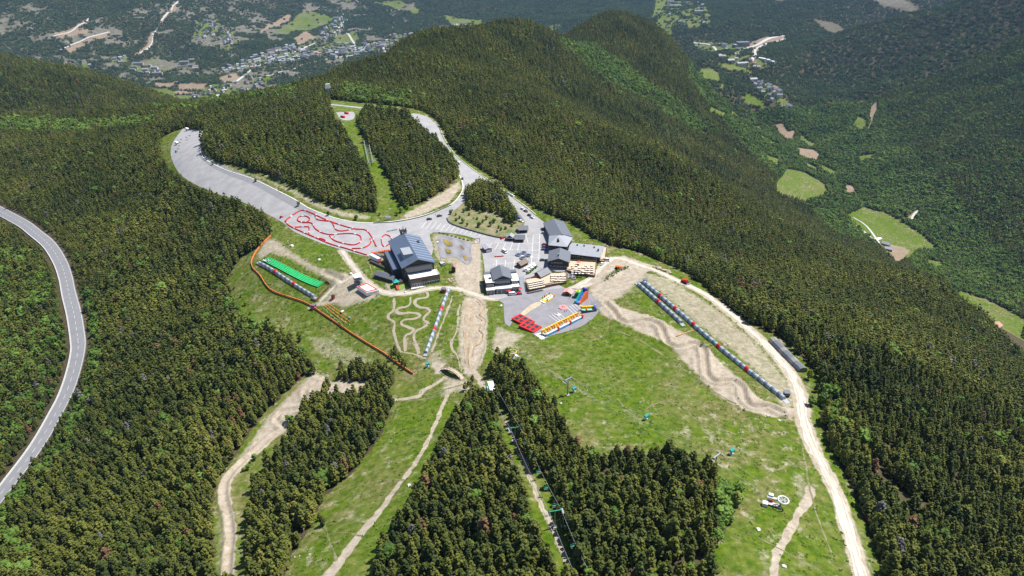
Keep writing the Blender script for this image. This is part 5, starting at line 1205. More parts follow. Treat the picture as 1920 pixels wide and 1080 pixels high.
# ------------------------------------------------------------------ covered conveyor lifts
M_POLY = mat('tunnel_sheet', (0.15, 0.19, 0.26), 0.3, 0.1, 1.0, spec=0.6); M_POLY2 = mat('tunnel_sheet_pale', (0.34, 0.39, 0.47), 0.35, 0.08, 1.0)
def arch(w, h, L, mi_rib=True):
    prof = [(-w, -0.5), (-w, h * 0.45), (-w * 0.72, h * 0.82), (-w * 0.25, h), (w * 0.25, h), (w * 0.72, h * 0.82), (w, h * 0.45), (w, -0.5)]
    mb = MB(); mb.prism(prof, -L / 2, L / 2, 0, 'x')
    mb.prism([(a * 1.05, b * 1.03 if b > 0 else b) for a, b in prof], -L / 2 - 0.16, -L / 2 + 0.16, 1, 'x'); return mb
def conveyor(A, B, w, label, red=(), booth=None, seg=2.5):
    p0, p1 = at(*A), at(*B); t = thing('conveyor_lift', label, 'conveyor lift', p0); n_ = int((p1 - p0).xy.length / seg); P = []; red = {int(f * n_) for f in red}
    for i in range(n_ + 1):
        x, y = p0.x + (p1.x - p0.x) * i / n_, p0.y + (p1.y - p0.y) * i / n_; P.append(Vector((x, y, float(zbase(x, y)))))
    seg_l = (P[1] - P[0]).length; ma = arch(w, 2.3, seg_l * 0.97).mesh('tunnel_segment', [M_POLY, M_WHITE]); mb_ = arch(w, 2.25, seg_l * 0.97).mesh('tunnel_segment', [M_POLY2, M_STEEL]); mr = arch(w * 1.06, 2.5, seg_l * 0.97).mesh('red_segment', [M_RED, M_RED])
    for i in range(n_):
        d = P[i + 1] - P[i]; o_ = link('red_segment' if i in red else 'tunnel_segment', mr if i in red else (ma if i % 2 else mb_), t, (P[i] + P[i + 1]) / 2 - p0)
        o_.rotation_euler = (0, -math.atan2(d.z, d.xy.length), math.atan2(d.y, d.x))
    d = p1 - p0; rz = math.atan2(d.y, d.x)
    for q, e in ((P[0], -1), (P[-1], 1)):
        MB().box((e * 1.6, 0, -0.5), (3.0, w * 2.2, 0.9)).build('end_platform', M_STEEL, t, q - p0, rz)
    return t
def booth(px, py, label, m, roof=None, s_=2.6):
    t = thing('operator_booth', label, 'booth', at(px, py), heading(px, py, 8, 1))
    MB().box((0, 0, -0.5), (s_, s_, 2.9)).build('cabin', m, t); MB().box((0, 0, 2.41), (s_ + 0.5, s_ + 0.5, 0.25)).build('roof', roof or M_SLATE, t); MB().box((0, -s_ / 2 - 0.03, 1.0), (s_ * 0.7, 0.08, 0.9)).build('window', M_GLASS, t); MB().box((s_ / 2 + 0.03, 0, 0), (0.08, 0.9, 2.0)).build('door', M_WOODD, t)
conveyor((841, 545), (799, 663), 1.0, 'blue-grey covered conveyor lift running down through the pump trails', (0.33, 0.67))
booth(832, 547, 'small red and grey booth at the top of the central conveyor', M_RED)
conveyor((1197, 535), (1277, 607), 1.1, 'shorter covered conveyor lift of the pair beside the gravel road', (0.49,))
conveyor((1207, 531), (1470, 750), 1.1, 'long covered conveyor lift with red covers beside the gravel road', (0.15, 0.28, 0.43, 0.6, 0.79))
booth(1474, 742, 'dark booth at the lower end of the long conveyor', M_DARK); booth(1209, 530, 'grey booth at the upper end of the paired conveyors', M_STONE)
conveyor((487, 495), (590, 558), 1.0, 'covered conveyor lift along the green tubing run', (0.3, 0.63))

# ------------------------------------------------------------------ green tubing run
M_MATG = mat('green_slide_mat', (0.03, 0.70, 0.22), 0.45, 0.15, 0.6); M_MATG2 = mat('green_slide_rib', (0.12, 0.68, 0.28), 0.5, 0.1, 0.6)
t = thing('tubing_run', 'bright green four-lane tubing run sloping down the grass', 'slide', at(497, 487))
c0 = [at(491, 490), at(503, 484)]; c1 = [at(568, 531), at(577, 523)]; c2 = [at(596, 539), at(606, 531)]; o0 = t.location.copy()
def bez(k, i): return (c0[i] * (1 - k) ** 2 + c1[i] * 2 * k * (1 - k) * 1.0 + c2[i] * k * k)
for lane in range(4):
    mb = MB(); rows = 26; vs_ = []
    for r_ in range(rows + 1):
        a, b = bez(r_ / rows, 0), bez(r_ / rows, 1)
        for f, dz in ((lane / 4 + 0.02, 0.5), (lane / 4 + 0.07, 0.12), (lane / 4 + 0.125, 0.08), (lane / 4 + 0.18, 0.12), (lane / 4 + 0.23, 0.5)):
            p = a.lerp(b, f); vs_.append((p.x - o0.x, p.y - o0.y, float(zbase(p.x, p.y)) + 0.25 + dz - o0.z))
    mb.add(vs_, [(r_ * 5 + k, r_ * 5 + k + 1, r_ * 5 + k + 6, r_ * 5 + k + 5) for r_ in range(rows) for k in range(4)]); mb.build('lane', M_MATG, t)
for e in range(5):
    pts = []
    for r_ in range(27):
        p = bez(r_ / 26, 0).lerp(bez(r_ / 26, 1), e / 4); pts.append((p.x - o0.x, p.y - o0.y, float(zbase(p.x, p.y)) + 0.72 - o0.z))
    MB().tube(pts, 0.2, 5).build('lane_divider', M_MATG2, t)
for i in range(6): p = c0[0].lerp(c0[1], 0.15 + 0.14 * i) - o0; MB().box((p.x + 3, p.y - 3, 1.0), (0.9, 4.0, 0.25), 0.9).build('start_mat', M_DARK if i % 2 else M_WHITE, t)
def fence(name, label, pts, h, m, cat='fence', post_m=None, step=2.6, net=True, th=0.08):
    """posts with boards or netting between, following the ground"""
    L = smooth_line(ground(pts, zfull), step); o_ = Vector(L[0]); t = thing(name, label, cat, o_)
    pm = MB().box((0, 0, -0.4), (0.14, 0.14, h + 0.55)).mesh('post', post_m or M_WOOD)
    for i, p in enumerate(L): link('post', pm, t, Vector(p) - o_)
    for a, b in zip(L[:-1], L[1:]):
        a, b = Vector(a) - o_, Vector(b) - o_; u = Vector((b.y - a.y, a.x - b.x, 0)).normalized() * th; z0, z1 = Vector((0, 0, 0.08)), Vector((0, 0, h))
        mb = MB(); v8 = [a + u + z0, b + u + z0, b + u + z1, a + u + z1, a - u + z0, b - u + z0, b - u + z1, a - u + z1]
        mb.add(v8, [(0, 1, 2, 3), (7, 6, 5, 4), (3, 2, 6, 7), (0, 4, 5, 1)]); mb.build('panel', m, t)
    return t
fence('timber_fence', 'brown L-shaped timber fence closing the foot of the tubing run', [(583, 561), (592, 565), (606, 549), (620, 535), (611, 528)], 1.3, M_WOOD, th=0.25)
M_NETO = mat('orange_netting', (0.80, 0.22, 0.07), 0.8, 0.2, 1.0)
fence('safety_net', 'long orange safety net looping round the tubing slope', [(508, 444), (493, 457), (478, 477), (471, 495), (474, 504), (487, 517), (500, 537), (513, 548), (537, 557), (570, 568), (587, 577), (603, 588), (637, 611), (660, 627), (690, 646), (720, 664), (740, 679), (753, 688), (774, 702)], 1.5, M_NETO, th=0.14, step=4.5)
booth(589, 577, 'little booth with pink side on the orange net line', mat('pink_panel', (0.7, 0.12, 0.25), 0.5))
booth(625, 560, 'small red and black booth on the gravel below the tubing run', M_RED, M_DARK, 1.8)
# children's rope course between the nets
t = thing('rope_course', 'small rope course of posts, orange lines and white pads inside the net', 'rope course', at(605, 585)); o0 = t.location.copy()
A_, B_, C_, D_ = [at(*p) for p in ((605, 580), (645, 616), (614, 573), (662, 604))]
for i in range(7):
    for k in (0, 1, 2):
        p = A_.lerp(B_, i / 6).lerp(C_.lerp(D_, i / 6), k / 2); p.z = float(zbase(p.x, p.y)); MB().tube([p - o0, p - o0 + Vector((0, 0, 2.6))], 0.09, 5).build('post', M_WOOD, t)
        if k < 2: MB().box(tuple(p - o0 + Vector((1.2, 0.6, 0.1))), (1.3, 1.0, 0.2), 0.5).build('pad', M_WHITE, t)
for k in range(4): a, b = A_.lerp(C_, k / 3), B_.lerp(D_, k / 3); MB().tube([a - o0 + Vector((0, 0, 2.4)), (a + b) / 2 - o0 + Vector((0, 0, 2.0)), b - o0 + Vector((0, 0, 2.4))], 0.12, 4).build('line', M_NETO if k else M_GREEN, t)
p = at(655, 598); MB().disc((p - o0)[:], 0.8, 1.5, 10).build('drum', M_TEAL, t)

# ------------------------------------------------------------------ jump tower and airbag
t = thing('jump_tower', 'grey scaffold jump tower with white canopy beside the airbag', 'tower', at(672, 534), 0.5)
for x in (-2.2, 2.2):
    for y in (-2.2, 2.2): MB().tube([(x, y, -1), (x, y, 7)], 0.12, 5).build('leg', M_STEEL, t)
for z in (2.2, 4.6): MB().box((0, 0, z), (4.8, 4.8, 0.2)).build('platform', M_SLATE, t)
for z in (0.2, 2.4): MB().tube([(-2.2, -2.2, z), (2.2, -2.2, z + 2)], 0.07, 4).build('brace', M_STEEL, t); MB().tube([(-2.2, 2.2, z), (-2.2, -2.2, z + 2)], 0.07, 4).build('brace', M_STEEL, t)
MB().box((0, 0.6, 7.0), (5.4, 6.0, 0.25), top=(0.85, 0.85)).build('canopy', M_WHITE, t); MB().box((0, -2.3, 4.8), (4.6, 0.1, 1.0)).build('railing', M_SLATE, t)
q = [at(670, 545), at(688, 533), at(711, 547), at(688, 558)]; c_ = sum(q, Vector()) / 4
t = thing('landing_airbag', 'white square landing airbag with red border on the gravel', 'airbag', c_)
zt = max(p.z for p in q) - c_.z + 1.3
def scaled(k, z): return [((p.x - c_.x) * k, (p.y - c_.y) * k, z) for p in (q[0], q[3], q[2], q[1])]
MB().slab(scaled(1.0, zt - 0.3), 2.4).build('side', M_WHITE, t); MB().slab(scaled(0.97, zt), 0.4).build('top', M_WHITE, t)
inner, outer = scaled(0.72, zt + 0.16), scaled(0.92, zt + 0.16)
for i in range(4): MB().slab([outer[i], outer[(i + 1) % 4], inner[(i + 1) % 4], inner[i]], 0.1).build('border', M_RED, t)
MB().box((0, 0, zt + 0.01), (3.0, 0.5, 0.05), 0.5).build('marking', M_DARK, t)

# ------------------------------------------------------------------ kart track barriers on the car park
def barrier(label, pts, closed=False, w=0.85, h=0.8, seg=1.5):
    P = ground(pts, zfull)[:, :2]; L = smooth_line(P, seg); o_ = Vector((*L[0], float(zbase(*L[0])) + 0.1)); mb = MB()
    z = zfull(L[:, 0], L[:, 1]) + 0.1 - o_.z
    for i, (a, b) in enumerate(zip(L[:-1], L[1:])):
        d = b - a; m_ = (a + b) / 2; mb.box((m_[0] - o_.x, m_[1] - o_.y, (z[i] + z[i + 1]) / 2), (np.hypot(*d) * 0.95, w, h), math.atan2(d[1], d[0]), 1 if i % 9 == 4 else 0, top=(1, 0.6))
    t = thing('track_barrier', label, 'barrier', o_, 0, 'kart track barriers'); r = mb.build('barrier_blocks', [M_RED, M_WHITE], t); r['kind'] = 'stuff'; return t
barrier('red and white outer barrier along the knoll side of the kart track', [(534, 416), (548, 405), (567, 395), (586, 401), (612, 413), (640, 423), (665, 430), (685, 432), (696, 443), (706, 463)])
barrier('red and white outer barrier along the grass side of the kart track', [(535, 414), (543, 424), (568, 436), (600, 450), (622, 459), (650, 467), (672, 474), (688, 479)])
barrier('inner kart barrier with the round loop at the upper end', [(560, 416), (575, 417), (581, 411), (574, 406), (562, 407), (558, 413), (567, 418), (584, 419), (592, 430), (606, 438), (622, 441), (632, 440), (660, 439), (676, 444), (675, 455), (664, 460), (648, 458), (628, 452), (618, 443)])
barrier('zigzag inner kart barrier near the knoll side', [(590, 402), (595, 412), (610, 415), (622, 417), (630, 431), (642, 434), (663, 430)])
barrier('wavy inner kart barrier near the grass side', [(552, 427), (575, 426), (580, 428), (580, 440), (592, 446), (608, 450), (612, 456)])
barrier('short curved kart barrier by the pit exit', [(660, 467), (680, 466), (692, 460), (696, 453), (694, 448)])
barrier('red-pink loop of barriers for toddler karts beside the station', [(722, 441), (730, 443), (735, 452), (728, 460), (720, 463), (716, 456), (716, 446), (722, 441)], w=0.6)
t = thing('inflatable_wall', 'bulging orange-red inflatable wall left of the station', 'inflatable', at(696, 478), heading(696, 478, 28, -6))
for i in range(9): MB().ball((1.0 + i * 1.55, 0, 0.9), 1.1, n=8, m=6, sq=(1, 1, 1.05)).build('bulge', M_ORANGE if i % 3 else mat('red_inflatable', (0.6, 0.06, 0.03), 0.5), t)
for i, (x, y, l) in enumerate(((528, 408, 'red kart at the upper end of the kart track'), (941, 448, 'red arcade ride below the island wall'))):
    t = thing('kart' if i == 0 else 'arcade_ride', l, 'kart' if i == 0 else 'ride', at(x, y) + Vector((0, 0, 0.1)), 0.6)
    MB().box((0, 0, 0.2), (3.2, 1.6, 0.6), top=(0.8, 0.8)).build('body', M_RED, t); MB().box((-0.4, 0, 0.8), (1.2, 1.0, 0.6)).build('seat', M_DARK, t)
    for a in (-1.1, 1.1):
        for s_ in (-1, 1): MB().tube([(a, s_ * 0.85 - 0.12, 0.3), (a, s_ * 0.85 + 0.12, 0.3)], 0.3, 8).build('wheel', M_TYRE, t)
for i in range(8):
    p = at(726 + i * 2.5, 435 - i * 0.55); t = thing('bollard', 'small black bollard in the short row behind the station', 'bollard', p + Vector((0, 0, 0.1)), 0, 'black bollards behind the station'); MB().disc((0, 0, 0), 0.28, 0.95, 8, r2=0.2).build('post', M_DARK, t); MB().disc((0, 0, 0.95), 0.26, 0.12, 8).build('cap', M_STEEL, t)
t = thing('billboard', 'white information board on posts at the foot of the knoll strip', 'sign', at(728, 413), heading(728, 413, 9, 0)); MB().box((0, 0, 1.0), (4.5, 0.2, 2.6)).build('board', M_WHITE, t); MB().box((0, -0.12, 1.0), (4.5, 0.06, 0.5)).build('stripe', M_RED, t); [MB().box((x, 0.2, -0.6), (0.2, 0.2, 4.0)).build('post', M_STEEL, t) for x in (-1.6, 1.6)]

# pump track edge: earth islands, timber kerbs, start gate
for i, (pts, l) in enumerate((([(831, 449), (838, 450), (849, 459), (845, 462), (833, 456)], 'largest brown island in the asphalt pump track'), ([(834, 466), (846, 470), (844, 476), (837, 474)], 'lower left brown island in the asphalt pump track'), ([(863, 460), (868, 463), (871, 469), (866, 466)], 'narrow brown island in the asphalt pump track'), ([(869, 480), (874, 480), (877, 488), (872, 489)], 'small brown island at the lower right of the asphalt pump track'))):
    o_ = fan_mesh('earth_island', outline(pts, 1.0), 0.5, mat('ochre_soil', (0.22, 0.17, 0.05), 0.95, 0.25, 0.8), 1.5); tag(o_, l, kind='structure')
for i in range(8):
    t = thing('timber_kerb', 'dark sleeper laid along the upper rim of the pump track', 'sleeper', at(824 + i * 7.6, 437 + i * 2.0) + Vector((0, 0, 0.1)), heading(824, 437, 7.6, 2.0), 'sleepers along the pump track'); MB().box((0, 0, 0), (1.9, 0.6, 0.55)).build('beam', M_WOODD, t); MB().box((0, 0, 0.55), (1.5, 0.4, 0.1)).build('cap', M_WOOD, t)
t = thing('start_gate', 'timber start gate frame at the head of the gravel jump line', 'gate', at(889, 456), 0.1); [MB().box((x, 0, -0.4), (0.3, 0.3, 4.0)).build('post', M_WOOD, t) for x in (0, 4.2)]; MB().box((2.1, 0, 3.6), (4.8, 0.35, 0.3)).build('crossbeam', M_WOOD, t)
barrier('short red barrier row on the marked parking bays', [(927, 482), (935, 482), (944, 481)], w=0.6)
# four bungee trampolines
for (x, y), l in zip(((972, 479), (982, 475), (980, 485), (990, 480)), ('left of the four round blue trampolines', 'top one of the four round blue trampolines', 'bottom one of the four round blue trampolines', 'right of the four round blue trampolines')):
    t = thing('trampoline', l, 'trampoline', at(x, y) + Vector((0, 0, 0.1)), 0, 'round trampolines on the car park'); MB().disc((0, 0, 0.7), 1.75, 0.1, 18).build('bed', mat('trampoline_bed', (0.025, 0.045, 0.11), 0.5), t)
    MB().tube([(2.0 * math.cos(k * math.tau / 18), 2.0 * math.sin(k * math.tau / 18), 0.76) for k in range(19)], 0.26, 5).build('rim', M_STEEL, t)
    for k in range(4): a = k * math.tau / 4; MB().tube([(2 * math.cos(a), 2 * math.sin(a), 0.7), (2.3 * math.cos(a), 2.3 * math.sin(a), -0.1)], 0.08, 4).build('leg', M_STEEL, t)
    for s_ in (-1, 1): MB().tube([(s_ * 2.3, 0, 0), (s_ * 2.7, 0, 4.5)], 0.09, 5).build('bungee_mast', M_WHITE, t)
    MB().box((2.6, -1.6, 0), (2.2, 1.4, 0.16), 0.6).build('step_mat', M_WHITE, t)

# playground by the station corner
q = outline([(730, 533), (742, 526), (755, 528), (760, 536), (752, 544), (738, 543)], 1.5); o_ = fan_mesh('play_mound', q, 0.2, mat('play_turf', (0.16, 0.26, 0.05), 0.9, 0.2, 0.6), 2.0); tag(o_, 'round pad of bright turf under the play house', kind='structure')
t = thing('play_house', 'colourful climbing frame with turquoise roofs and red slide by the station corner', 'play house', at(743, 536), 0.4)
for x in (-1.6, 1.6):
    for y in (-1.6, 1.6): MB().box((x, y, -0.3), (0.2, 0.2, 4.0)).build('post', M_WOOD, t)
MB().box((0, 0, 1.6), (3.6, 3.6, 0.2)).build('platform', M_WOOD, t); MB().box((0, 0, 3.6), (4.2, 4.2, 1.8), top=(0.05, 0.05)).build('roof', M_TEAL, t); MB().box((3.6, 1.2, 2.6), (2.6, 2.6, 1.3), top=(0.05, 0.05)).build('roof', M_WHITE, t); MB().box((3.6, 1.2, -0.2), (2.0, 2.0, 2.6)).build('cabin', M_ORANGE, t)
mb = MB(); mb.slab([(-0.6, -1.7, 1.7), (0.6, -1.7, 1.7), (0.6, -5.2, 0.2), (-0.6, -5.2, 0.2)][::-1], 0.15); mb.build('slide', M_RED, t)
for s_ in (-1, 1): mb = MB(); mb.slab([(s_ * 0.7 - 0.08, -1.7, 2.1), (s_ * 0.7 + 0.08, -1.7, 2.1), (s_ * 0.7 + 0.08, -5.2, 0.6), (s_ * 0.7 - 0.08, -5.2, 0.6)][::-1], 0.4); mb.build('slide_wall', M_ORANGE, t)

# ------------------------------------------------------------------ inflatables on the lower yard
def yard(px, py): return at(px, py) + Vector((0, 0, 0.15))
t = thing('bouncy_castle', 'low yellow bouncy castle with white front step and green corner', 'bouncy castle', yard(1023, 569), heading(1023, 569, 20, -14))
MB().box((5.2, 2.2, 0), (9.5, 4.4, 0.9)).build('base', M_YEL, t); MB().box((0.2, 2.2, 0), (2.0, 4.2, 0.5)).build('step', M_WHITE, t); MB().box((6.0, 2.2, 0.95), (7.0, 3.0, 0.05)).build('bounce_floor', M_WHITE, t)
for k, (x, y) in enumerate(((2.2, 4.2), (4.4, 4.2), (6.6, 4.2), (9.4, 4.2), (9.4, 0.3), (2.2, 0.3))): MB().disc((x, y, 0.9), 0.5, 1.6, 8, r2=0.35).build('turret', (M_GREEN, M_RED, M_YEL, M_ORANGE, M_YEL, M_GREEN)[k], t)
for k in range(3): MB().ball((3.4 + k * 2.2, 2.2, 1.2), 0.55, n=8, m=5).build('obstacle', (M_GREEN, M_RED, M_BLUE)[k], t)
t = thing('pink_tent', 'pink-roofed play tent with dark opening at the back of the yard', 'tent', yard(1056, 553), heading(1056, 553, 12, 2))
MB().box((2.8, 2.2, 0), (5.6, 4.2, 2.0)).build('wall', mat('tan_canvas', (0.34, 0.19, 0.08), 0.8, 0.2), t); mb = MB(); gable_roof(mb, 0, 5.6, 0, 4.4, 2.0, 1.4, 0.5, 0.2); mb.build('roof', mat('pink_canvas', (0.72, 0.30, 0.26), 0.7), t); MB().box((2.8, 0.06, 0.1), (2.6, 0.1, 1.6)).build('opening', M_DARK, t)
t = thing('palm_inflatable', 'dark green and yellow inflatable palm house beside the tall slide', 'inflatable', yard(1083, 556), 0.3)
MB().disc((0, 0, 0), 2.4, 1.5, 12, r2=2.2).build('base', mat('dark_green_vinyl', (0.015, 0.14, 0.05), 0.4), t); MB().disc((0, 0, 1.5), 0.5, 2.2, 8).build('trunk', M_ORANGE, t)
for k in range(7): a = k * math.tau / 7; MB().ball((1.2 * math.cos(a), 1.2 * math.sin(a), 3.9), 0.95, n=7, m=5, sq=(1, 1, 0.6)).build('frond', M_GREEN if k % 3 else M_YEL, t)
t = thing('inflatable_slide', 'tall blue inflatable slide with orange and turquoise sides', 'inflatable slide', yard(1087, 572), heading(1087, 572, 20, -16))
MB().prism([(0, 0), (9.5, 0), (9.5, 5.6), (7.6, 5.6), (2.2, 1.2), (0, 0.9)], 1.2, 3.2).build('chute', M_BLUE, t); MB().prism([(0, 0), (9.6, 0), (9.6, 6.6), (7.4, 6.4), (1.8, 1.9), (0, 1.5)], 0.0, 1.15).build('side_wall', M_ORANGE, t); MB().prism([(0, 0), (9.6, 0), (9.6, 6.6), (7.4, 6.4), (1.8, 1.9), (0, 1.5)], 3.25, 4.4).build('side_wall', M_TEAL, t)
MB().box((9.0, 2.2, 5.6), (1.6, 4.4, 1.9), top=(0.8, 0.9)).build('tower', mat('violet_vinyl', (0.05, 0.04, 0.28), 0.45), t); MB().box((4.6, 2.2, 2.9), (0.4, 0.3, 0.5)).build('handle', M_YEL, t)
t = thing('inflatable_boat', 'boat-shaped bouncy castle with turquoise floor and blue bow', 'bouncy castle', yard(1092, 588), heading(1092, 588, 20, -3))
MB().prism([(0, 0), (8.2, 0), (9.6, 2.6), (7.6, 1.7), (1.4, 1.7), (-0.6, 2.2)], 0, 0.8).build('side_wall', mat('dark_vinyl', (0.05, 0.05, 0.06), 0.5), t); MB().prism([(0, 0), (8.2, 0), (9.6, 3.4), (7.6, 2.4), (1.4, 2.4), (-0.6, 3.0)], 4.0, 4.9).build('side_wall', M_YEL, t)
MB().box((4.3, 2.4, 0), (8.6, 3.1, 0.9)).build('bounce_floor', mat('mint_vinyl', (0.25, 0.6, 0.42), 0.5), t); MB().box((8.4, 2.4, 0.9), (1.2, 4.2, 2.6), top=(0.6, 0.8)).build('bow', M_BLUE, t); MB().box((3.2, 2.4, 0.9), (1.0, 2.2, 1.0), top=(0.6, 0.6)).build('obstacle', M_ORANGE, t)
o_, rz, W = frame((1025, 632), (1093, 597)); o_.z += 0.15; t = thing('obstacle_course', 'long blue and yellow inflatable obstacle course along the yard edge', 'inflatable', o_, rz)
for i in range(3):
    x = i * W / 3; w_ = W / 3 - 0.25
    MB().box((x + w_ / 2, 0.5, 0), (w_, 1.0, 1.5)).build('side_wall', mat('sky_vinyl', (0.03, 0.33, 0.62), 0.45), t); MB().box((x + w_ / 2, 0.5, 1.5), (w_, 1.1, 0.5), top=(1, 0.7)).build('top_tube', M_WHITE, t); MB().box((x + w_ / 2, 4.6, 0), (w_, 1.0, 2.4)).build('side_wall', M_YEL, t); MB().box((x + w_ / 2, 2.6, 0), (w_, 3.1, 0.6)).build('floor', mat('dusty_vinyl', (0.35, 0.34, 0.33), 0.6), t)
    for k in range(5): MB().tube([(x + 0.8 + k * (w_ - 1.6) / 4, 0.6, 1.9), (x + 0.8 + k * (w_ - 1.6) / 4, 2.6, 3.2), (x + 0.8 + k * (w_ - 1.6) / 4, 4.6, 2.2)], 0.32, 6).build('arch', M_YEL if k % 2 == 0 else M_ORANGE, t)
    MB().box((x + w_ - 0.2, 0.4, 0), (1.0, 1.3, 2.6)).build('pillar', M_RED, t)
for (A, B), l in zip((((987, 614), (1003, 605)), ((1001, 625), (1016, 615))), ('upper block of red trampolines with black beds', 'lower block of red trampolines with black beds')):
    o_, rz, W = frame(A, B); o_.z += 0.15; t = thing('trampoline_block', l, 'trampoline', o_, rz); D_ = 13.0 if 'upper' in l else 12.0
    MB().box((W / 2, D_ / 2, 0), (W, D_, 0.9)).build('padding', M_RED, t)
    for a in range(2):
        for b in range(3): MB().box((W * (0.27 + 0.46 * a), D_ * (0.2 + 0.3 * b), 0.86), (W * 0.34, D_ * 0.2, 0.08)).build('bed', M_DARK, t)
t = thing('foam_pit', 'pink six-sided play mat with green triangle on the yard', 'mat', yard(1056, 577), 0.2); MB().disc((0, 0, 0), 3.3, 0.4, 6, r2=3.0).build('mat', mat('pink_foam', (0.75, 0.22, 0.24), 0.7), t); MB().disc((0, 0, 0.41), 1.3, 0.35, 3, r2=1.0).build('centre_pad', mat('olive_foam', (0.2, 0.17, 0.06), 0.7), t)
t = thing('crash_mat', 'small pale pink mat lying on the yard', 'mat', yard(1048, 591), 0.4); MB().box((0, 0, 0), (2.6, 1.8, 0.3)).build('pad', mat('pale_pink', (0.78, 0.52, 0.46), 0.7), t); MB().box((0, -0.92, 0.05), (2.2, 0.06, 0.2)).build('strap', M_WHITE, t)
tag(fan_mesh('ground_sheet', ground([(1003, 627), (1022, 622), (1026, 632), (1015, 637)], zfull)[:, :2], 0.17, M_PALE, 2.0), 'white groundsheet at the yard corner', kind='structure')
tag(fan_mesh('sand_patch', outline([(974, 590), (985, 580), (1000, 569), (1016, 566), (1012, 573), (995, 583), (982, 592)], 1.5), 0.165, mat('spilled_sand', (0.42, 0.35, 0.25), 0.9, 0.2, 0.5), 2.0), 'tan spread of sand across the yard', kind='structure')

# painted bays
def lines(name, label, segs, w=0.28, lift=0.16):
    mb = MB()
    for a, b in segs: ribbon_mesh(smooth_line(ground([a, b], zfull), 2.0), w, lift, mb, cross=1)
    tag(mb.build(name, M_LINE), label, kind='structure')
lines('bay_markings', 'white parking bay lines on the car park', [((914 + i * 14, 468 + i * 0.5), (922 + i * 13, 456)) for i in range(5)] + [((928, 455), (1000, 458)), ((932, 467), (1008, 470)), ((924, 496), (990, 490)), ((930, 512), (931, 488)), ((946, 510), (948, 488)), ((962, 508), (965, 487)), ((1000, 440), (996, 496)), ((1012, 440), (1010, 490)), ((985, 436), (990, 456)), ((1000, 440), (1016, 440)), ((1000, 455), (1014, 454)), ((998, 470), (1012, 469)), ((997, 484), (1010, 483))] + [((790 + i * 9, 428 + i * 1.2), (800 + i * 9, 414 + i * 1.6)) for i in range(14)])
lines('yard_markings', 'white bay lines on the lower yard', [((1064 + i * 4.0, 577 - i * 2.6), (1078 + i * 3.4, 590 - i * 3.4)) for i in range(5)] + [((1030 + i * 5, 592 - i * 2), (1046 + i * 5, 604 - i * 2)) for i in range(4)])
# ------------------------------------------------------------------ chairlifts
M_LGREEN = mat('lift_green', (0.03, 0.20, 0.12), 0.5)
def pylon(px, py, h, label, m=M_STEEL, rz=0.0, arm=4.6):
    t = thing('lift_pylon', label, 'pylon', at(px, py), rz)
    MB().box((0, 0, -1), (1.6, 1.6, 1.5)).build('footing', M_CONC, t); MB().tube([(0, 0, 0.3), (0, 0, h)], [0.42, 0.28], 8).build('mast', M_STEEL, t); MB().box((0, 0, h - 0.2), (0.4, arm, 0.45)).build('crossarm', m, t)
    for s_ in (-1, 1):
        MB().box((0, s_ * arm / 2, h - 0.5), (3.2, 0.35, 0.35)).build('sheave_train', m, t); MB().box((0, s_ * (arm / 2 + 0.6), h - 0.7), (2.6, 0.5, 0.1)).build('catwalk', M_STEEL, t)
        for k in (-1.2, -0.4, 0.4, 1.2): MB().tube([(k, s_ * arm / 2 - 0.12, h - 0.1), (k, s_ * arm / 2 + 0.12, h - 0.1)], 0.24, 8).build('sheave', M_DARK, t)
    return t
LIFT1 = [(965, 672), (1064, 741), (1338, 886), (1462, 950)]; LP1 = [at(*p) for p in LIFT1]
rz1 = math.atan2(LP1[2].y - LP1[1].y, LP1[2].x - LP1[1].x); LH1 = [4.0, 10.5, 9.5, 4.0]
pylon(*LIFT1[1], 10.5, 'grey lift pylon standing alone in the middle of the meadow', rz=rz1)
pylon(*LIFT1[2], 9.5, 'grey lift pylon at the corner of the lower pine stand', rz=rz1)
LIFT2 = [(921, 735), (966, 828), (1040, 988), (1085, 1100)]; LP2 = [at(*p) for p in LIFT2]; rz2 = math.atan2(LP2[2].y - LP2[1].y, LP2[2].x - LP2[1].x); LH2 = [4, 8.5, 8.5, 9]
pylon(*LIFT2[1], 8.5, 'short green-armed pylon at the top of the forest lift corridor', M_LGREEN, rz2)
pylon(*LIFT2[2], 8.5, 'blue-green-armed pylon beside the path in the forest lift corridor', M_LGREEN, rz2)
for Wp, Hp, arm, l in ((LP1, LH1, 4.6, 'meadow lift'), (LP2, LH2, 4.6, 'forest chairlift')):
    for s_ in (-1, 1):
        pts = []
        for (a, ha), (b, hb) in zip(zip(Wp[:-1], Hp[:-1]), zip(Wp[1:], Hp[1:])):
            d = (b - a).normalized(); nn = Vector((-d.y, d.x, 0)).normalized() * arm / 2 * s_
            for k in range(8): f = k / 8; p = (a + Vector((0, 0, ha))).lerp(b + Vector((0, 0, hb)), f) + nn; p.z -= 4 * f * (1 - f) * (b - a).length * 0.02; pts.append(p)
        pts.append(Wp[-1] + Vector((0, 0, Hp[-1])) + nn)
        t = thing('lift_cable', 'thin steel haul cable on the %s side of the %s' % ('left' if s_ > 0 else 'right', l), 'cable', pts[0]); MB().tube([p - pts[0] for p in pts], 0.05, 4).build('rope', M_STEEL, t)
def chair(p, rz, label):
    t = thing('lift_chair', label, 'chair', p, rz, 'chairs on the forest chairlift'); MB().tube([(0, 0, 0), (0, 0, -2.6)], 0.06, 5).build('hanger', M_STEEL, t); MB().box((0, 0, -3.1), (0.6, 1.9, 0.12)).build('seat', M_LGREEN, t); MB().box((-0.3, 0, -3.0), (0.1, 1.9, 0.7)).build('backrest', M_LGREEN, t); MB().box((0.4, 0, -3.5), (0.1, 1.6, 0.08)).build('footrest', M_STEEL, t)
